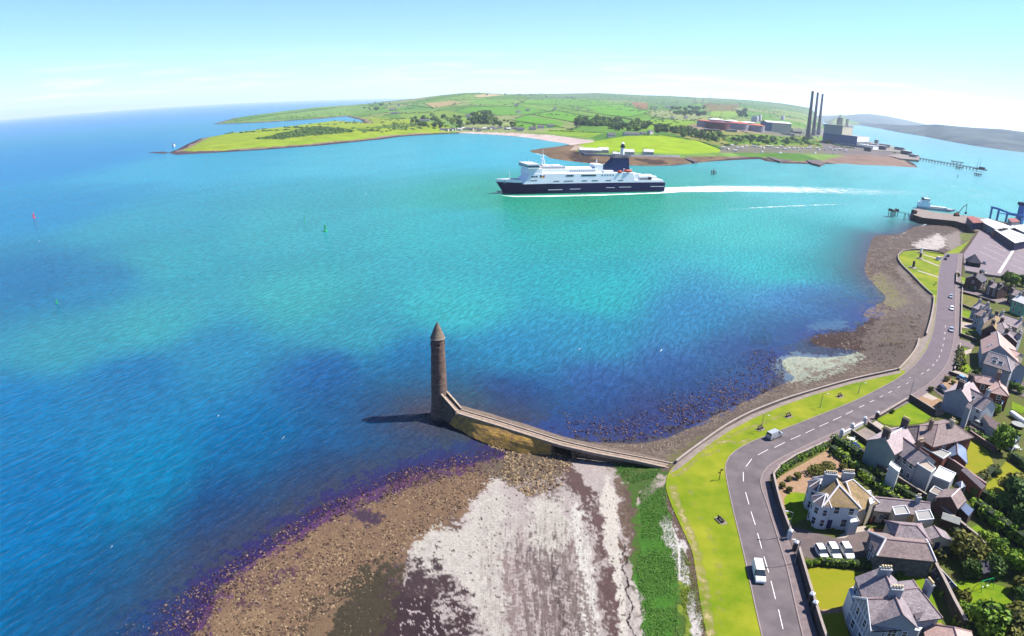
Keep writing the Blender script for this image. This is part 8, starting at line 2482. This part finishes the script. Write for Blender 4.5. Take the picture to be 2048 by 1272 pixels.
# excavator on the pier
ex = thing('excavator', 'orange-brown excavator with a long raised arm standing on the pier', 'excavator', G(1913, 432, ZG), .25)
m_exc = mat('excavator_paint', lin(176, 112, 70, .5), .6)
for sy in (-1.5, 1.5):
    MB().box(0, sy, 0, 5, .8, 1.1).build('track', m_black, ex)
MB().box(-.4, 0, 1.2, 4.4, 3, 1.8).build('body', m_exc, ex); MB().box(1.2, .9, 1.3, 1.6, 1.2, 2.8).build('cab', m_glass, ex)
MB().tube((1.4, 0, 2.4), (7.5, 0, 9), .45, .4, 6).tube((7.5, 0, 9), (12.5, 0, 11.8), .4, .32, 6).build('boom', m_rust, ex)
MB().tube((12.5, 0, 11.8), (13.2, 0, 4.0), .3, .24, 6).build('dipper_arm', m_rust, ex); MB().box(13.2, 0, 2.2, 1.6, 1.6, 1.8).build('grab', m_black, ex)
# sheds
def port_shed(label, pts, z, wall_, roof_, ribs=0):
    t = flat_block(None, pts, z, wall_, roof_, label, 'port_shed', 0, 'shed')
    P = GA(pts, ZG + z)
    c = P.mean(0)
    if ribs:
        for k in range(1, ribs):
            u = k / ribs
            a = P[0] + (P[1] - P[0]) * u - c; b = P[3] + (P[2] - P[3]) * u - c
            MB().tube((*a, z + .2), (*b, z + .2), .25, n=4).build('roof_seam', m_felt, t)
    return t
port_shed('dark shed with a red sheet roof at the root of the pier', [(1934, 434), (1946, 432.5), (1968, 445), (1947, 446)], 6, m_navy, m_roofr)
port_shed('long white-roofed port shed nearest the pier', [(1957, 440), (1975, 437), (2028, 455), (2000, 463)], 6, m_grey, m_roofw, 4)
port_shed('wide white-roofed port shed along the car park', [(1990, 460), (2012, 456), (2070, 478), (2030, 486)], 6, m_navy, m_roofw, 4)
port_shed('white-roofed port shed cut by the right edge', [(2022, 452), (2048, 449), (2110, 470), (2076, 478)], 6, m_grey, m_roofw, 4)
port_shed('small red brick kiosk between the white-roofed sheds', [(1984, 459), (1992, 457), (1997, 463), (1989, 466)], 4, r_brick, m_roofr)
port_shed('grey ramp building at the right edge beyond the sheds', [(2016, 437), (2030, 436), (2040, 443), (2024, 445)], 5, m_grey, m_roofr)
# blue linkspan
m_lk = mat('linkspan_blue', lin(40, 112, 190, .65), .5, lin(30, 96, 170, .65), .3)
A, B = G(1979, 431, ZG), G(2068, 445, ZG)
lk = thing('linkspan', 'blue steel linkspan bridge on tall legs at the right edge of the port', 'linkspan', A, math.atan2((B - A).y, (B - A).x))
LL = (B - A).length
hz_ = hz((1979, 431), (1979, 412), ZG)
prof = [(0, hz_), (.15, hz_ * .95), (.45, hz_ * .62), (1.0, hz_ * .55)]
for s in (-2.6, 2.6):
    for (u0, z0), (u1, z1) in zip(prof[:-1], prof[1:]):
        MB().loft([[(LL * u0, s - .5, z0 - 1.6), (LL * u0, s + .5, z0 - 1.6), (LL * u0, s + .5, z0), (LL * u0, s - .5, z0)], [(LL * u1, s - .5, z1 - 1.6), (LL * u1, s + .5, z1 - 1.6), (LL * u1, s + .5, z1), (LL * u1, s - .5, z1)]], True, True).build('girder', m_lk, lk)
for u, z in ((.02, hz_ - 1), (.18, hz_ * .9 - 1), (.38, hz_ * .66 - 1), (.6, hz_ * .58 - 1), (.85, hz_ * .55 - 1)):
    for s in (-2.6, 2.6):
        MB().tube((LL * u, s, -7), (LL * u, s, z), .6, n=6).build('leg', m_lk, lk)
MB().box(LL * .6, 0, hz_ * .4, LL * .8, 5, .6).build('roadway', m_lk, lk)
tw = thing('linkspan_tower', 'blue box-shaped lifting tower on the linkspan at the right edge', 'tower', G(2040, 438, ZG), .3)
MB().box(0, 0, -6, 5, 6, 20).build('frame', m_lk, tw); MB().box(0, 0, 14, 8, 8, 3).build('machine_house', m_navy, tw)
mk = thing('light_mast', 'tall thin light mast at the right edge of the port', 'mast', G(2043, 424, ZG))
MB().tube((0, 0, -6), (0, 0, 26), .35, .18, 6).build('pole', m_grey, mk); MB().box(0, 0, 25.6, 2.4, .6, .5).build('lamp_head', m_grey, mk)
# loose stones over the foreshore: thousands, so one object each kind
def stones(name, poly, n, s0, s1, m, label, seed, lift=0.0):
    r = np.random.default_rng(seed)
    P = GA(poly, .4)
    x0, y0 = P.min(0); x1, y1 = P.max(0)
    xy = r.uniform((x0, y0), (x1, y1), size=(n * 5, 2))
    xy = xy[in_poly(xy[:, 0], xy[:, 1], P)]
    d_ = fbm(xy[:, 0] * .12, xy[:, 1] * .12, seed + 5) * .6 + fbm(xy[:, 0] * .5, xy[:, 1] * .5, seed + 6) * .4
    xy = xy[d_ > r.uniform(.30, .62, len(xy))][:n]
    z = shore_height(xy[:, 0], xy[:, 1])[0]
    s = s0 * (s1 / s0) ** (r.uniform(0, 1, len(xy)) ** 2.2)
    base = np.array([(1, 0, 0), (.4, .9, 0), (-.6, .8, .05), (-1, -.1, 0), (-.3, -.95, 0), (.7, -.7, .0), (.35, .3, .62), (-.4, .25, .7), (.05, -.45, .6)])
    fc = np.array([(0, 1, 6), (1, 2, 7), (1, 7, 6), (2, 3, 7), (3, 4, 8), (3, 8, 7), (4, 5, 8), (5, 0, 6), (5, 6, 8), (6, 7, 8)])
    a = r.uniform(0, 6.28, len(xy))
    c, q = np.cos(a), np.sin(a)
    B = base[None] * r.uniform(.7, 1.3, (len(xy), 9, 1)) * s[:, None, None] * np.array([1, .8, .8])
    V = np.stack([B[..., 0] * c[:, None] - B[..., 1] * q[:, None] + xy[:, 0, None], B[..., 0] * q[:, None] + B[..., 1] * c[:, None] + xy[:, 1, None], B[..., 2] + z[:, None] - .05 + lift], -1).reshape(-1, 3)
    F = (fc[None] + (np.arange(len(xy)) * 9)[:, None, None]).reshape(-1, 3)
    lf = np.repeat(r.uniform(0, 1, len(xy)), 9)
    o = np_mesh(name, V, F, m, floats={'leaf': lf})
    return tag(o, label, 'stones', kind='stuff')
def stone_mat(name, *cs):
    m = leaf_mat(name, *[lin(*c, K) for c in cs])
    m.node_tree.nodes['Principled BSDF'].inputs['Roughness'].default_value = .9
    return m
st_tan = stone_mat('tan_cobbles', (66, 50, 46), (116, 92, 74), (196, 168, 130))
st_dark = stone_mat('weedy_cobbles', (40, 28, 46), (84, 56, 76), (170, 140, 130))
st_east = stone_mat('grey_cobbles', (76, 62, 56), (140, 118, 104), (196, 178, 156))
st_pale = stone_mat('pale_shingle', (120, 104, 96), (206, 190, 180), (246, 236, 228))
stones('shore_cobbles', [(398, 1262), (450, 1165), (540, 1110), (660, 1040), (800, 978), (930, 935), (1000, 945), (980, 985), (900, 1040), (820, 1090), (760, 1150), (690, 1200), (620, 1272), (560, 1400), (400, 1400)], 17000, .08, .42, st_tan, 'tawny cobbles strewn over the lower left foreshore', 1)
stones('weed_cobbles', [(150, 1300), (420, 1150), (600, 1030), (760, 950), (930, 900), (1010, 900), (990, 935), (860, 960), (700, 1020), (560, 1105), (450, 1190), (400, 1300)], 11000, .08, .36, st_dark, 'purple weed-covered stones along and under the water edge', 2, .12)
stones('causeway_boulders', [(905, 850), (960, 876), (1040, 899), (1110, 908), (1150, 925), (1120, 985), (1060, 1000), (1000, 965), (1010, 905)], 2600, .12, .7, st_tan, 'jumbled pale boulders below the causeway bank', 3)
stones('bay_cobbles', [(1060, 868), (1200, 886), (1300, 888), (1400, 846), (1500, 800), (1580, 765), (1700, 730), (1790, 735), (1700, 760), (1560, 803), (1450, 852), (1390, 890), (1340, 925), (1250, 908), (1120, 880)], 12000, .12, .42, st_east, 'brown-grey cobbles along the curve of the eastern bay', 4)
stones('bay_weed_stones', [(1150, 880), (1120, 820), (1250, 760), (1400, 720), (1540, 690), (1580, 740), (1540, 780), (1420, 835), (1320, 872), (1230, 885)], 7000, .08, .4, st_dark, 'dark weedy stones showing through the shallow eastern water', 5, .25)
stones('point_cobbles', [(1620, 690), (1640, 668), (1735, 645), (1765, 605), (1740, 560), (1735, 500), (1750, 472), (1850, 455), (1880, 452), (1800, 515), (1830, 560), (1860, 600), (1855, 650), (1830, 690), (1790, 735), (1740, 720), (1690, 700)], 9000, .18, .55, st_east, 'dark cobbles and weed round the point below the memorial green', 6)
stones('strand_shingle', [(1322, 1030), (1345, 1050), (1370, 1090), (1378, 1150), (1404, 1272), (1420, 1340), (1390, 1340), (1372, 1200), (1350, 1110)], 900, .06, .22, st_pale, 'white shingle between the salt marsh and the grass', 7)
stones('olive_stones', [(560, 1500), (600, 1260), (650, 1190), (720, 1140), (790, 1110), (800, 1200), (780, 1500)], 3500, .05, .3, stone_mat('olive_weed', (40, 38, 28), (92, 84, 60), (150, 132, 104)), 'olive weed-covered pebbles at the lower middle of the foreshore', 11)
# tussocks of the salt marsh
def tufts(name, poly, n, size, m, label, seed, z0=None):
    r = np.random.default_rng(seed)
    P = GA(poly, 1.0)
    x0, y0 = P.min(0); x1, y1 = P.max(0)
    xy = r.uniform((x0, y0), (x1, y1), size=(n * 3, 2))
    xy = xy[in_poly(xy[:, 0], xy[:, 1], P)]
    d_ = fbm(xy[:, 0] * .25, xy[:, 1] * .25, seed + 5)
    xy = xy[d_ > r.uniform(.28, .55, len(xy))][:n]
    z = shore_height(xy[:, 0], xy[:, 1])[0] if z0 is None else np.full(len(xy), z0)
    k = len(xy)
    dirs = r.normal(size=(k, 3)); dirs[:, 2] = np.abs(dirs[:, 2]) + .6; dirs /= np.linalg.norm(dirs, axis=1, keepdims=True)
    t = np.cross(dirs, r.normal(size=(k, 3))); t /= np.linalg.norm(t, axis=1, keepdims=True)
    b = np.cross(dirs, t)
    s = (size * r.uniform(.5, 1.5, k))[:, None]
    c = np.concatenate([xy, (z + r.uniform(.02, .25, k))[:, None]], 1)
    V = np.stack([c - t * s - b * s * .5, c + t * s - b * s * .6, c + t * s * .8 + b * s * .6, c - t * s * .7 + b * s * .7], 1).reshape(-1, 3)
    o = np_mesh(name, V, np.arange(4 * k).reshape(-1, 4), m, floats={'leaf': np.repeat(r.uniform(0, .8, k), 4)})
    return tag(o, label, 'vegetation', kind='stuff')
m_marsh = leaf_mat('marsh_green', lin(64, 126, 34, K), lin(100, 160, 52, K), lin(146, 190, 84, K))
tufts('salt_marsh', [(1276, 1010), (1300, 978), (1325, 985), (1330, 1040), (1350, 1120), (1352, 1180), (1350, 1272), (1370, 1400), (1300, 1400), (1280, 1272), (1270, 1160), (1282, 1080)], 24000, .075, m_marsh, 'green salt marsh mat between the beach and the grass', 8)
tufts('strand_grass', [(1356, 1120), (1378, 1160), (1400, 1272), (1430, 1400), (1370, 1400), (1356, 1200)], 5000, .08, leaf_mat('strand_green', lin(90, 120, 20, K), lin(140, 160, 40, K), lin(190, 190, 90, K)), 'yellow-green grass tufts along the foot of the promenade bank', 9)
tufts('marsh_edge', [(1225, 935), (1300, 930), (1335, 945), (1310, 975), (1265, 985), (1245, 970)], 5000, .08, m_marsh, 'green tufts at the landward end of the causeway', 10)
# ------------------------------------------------------------------ the air: thin even sea haze round everything
hz_m = bpy.data.materials.new('haze')
hz_m.use_nodes = True
nt = hz_m.node_tree
for n in list(nt.nodes):
    if n.type != 'OUTPUT_MATERIAL':
        nt.nodes.remove(n)
pv_ = nt.nodes.new('ShaderNodeVolumePrincipled')
pv_.inputs['Color'].default_value = (.74, .87, 1, 1)
pv_.inputs['Density'].default_value = 4.6e-5
pv_.inputs['Anisotropy'].default_value = .2
nt.links.new(pv_.outputs[0], [n for n in nt.nodes if n.type == 'OUTPUT_MATERIAL'][0].inputs['Volume'])
o = MB().box(0, 22000, -14, 94000, 50000, 500).build('haze', hz_m)
o['kind'] = 'stuff'
o['label'] = 'thin pale sea haze lying over the whole bay'
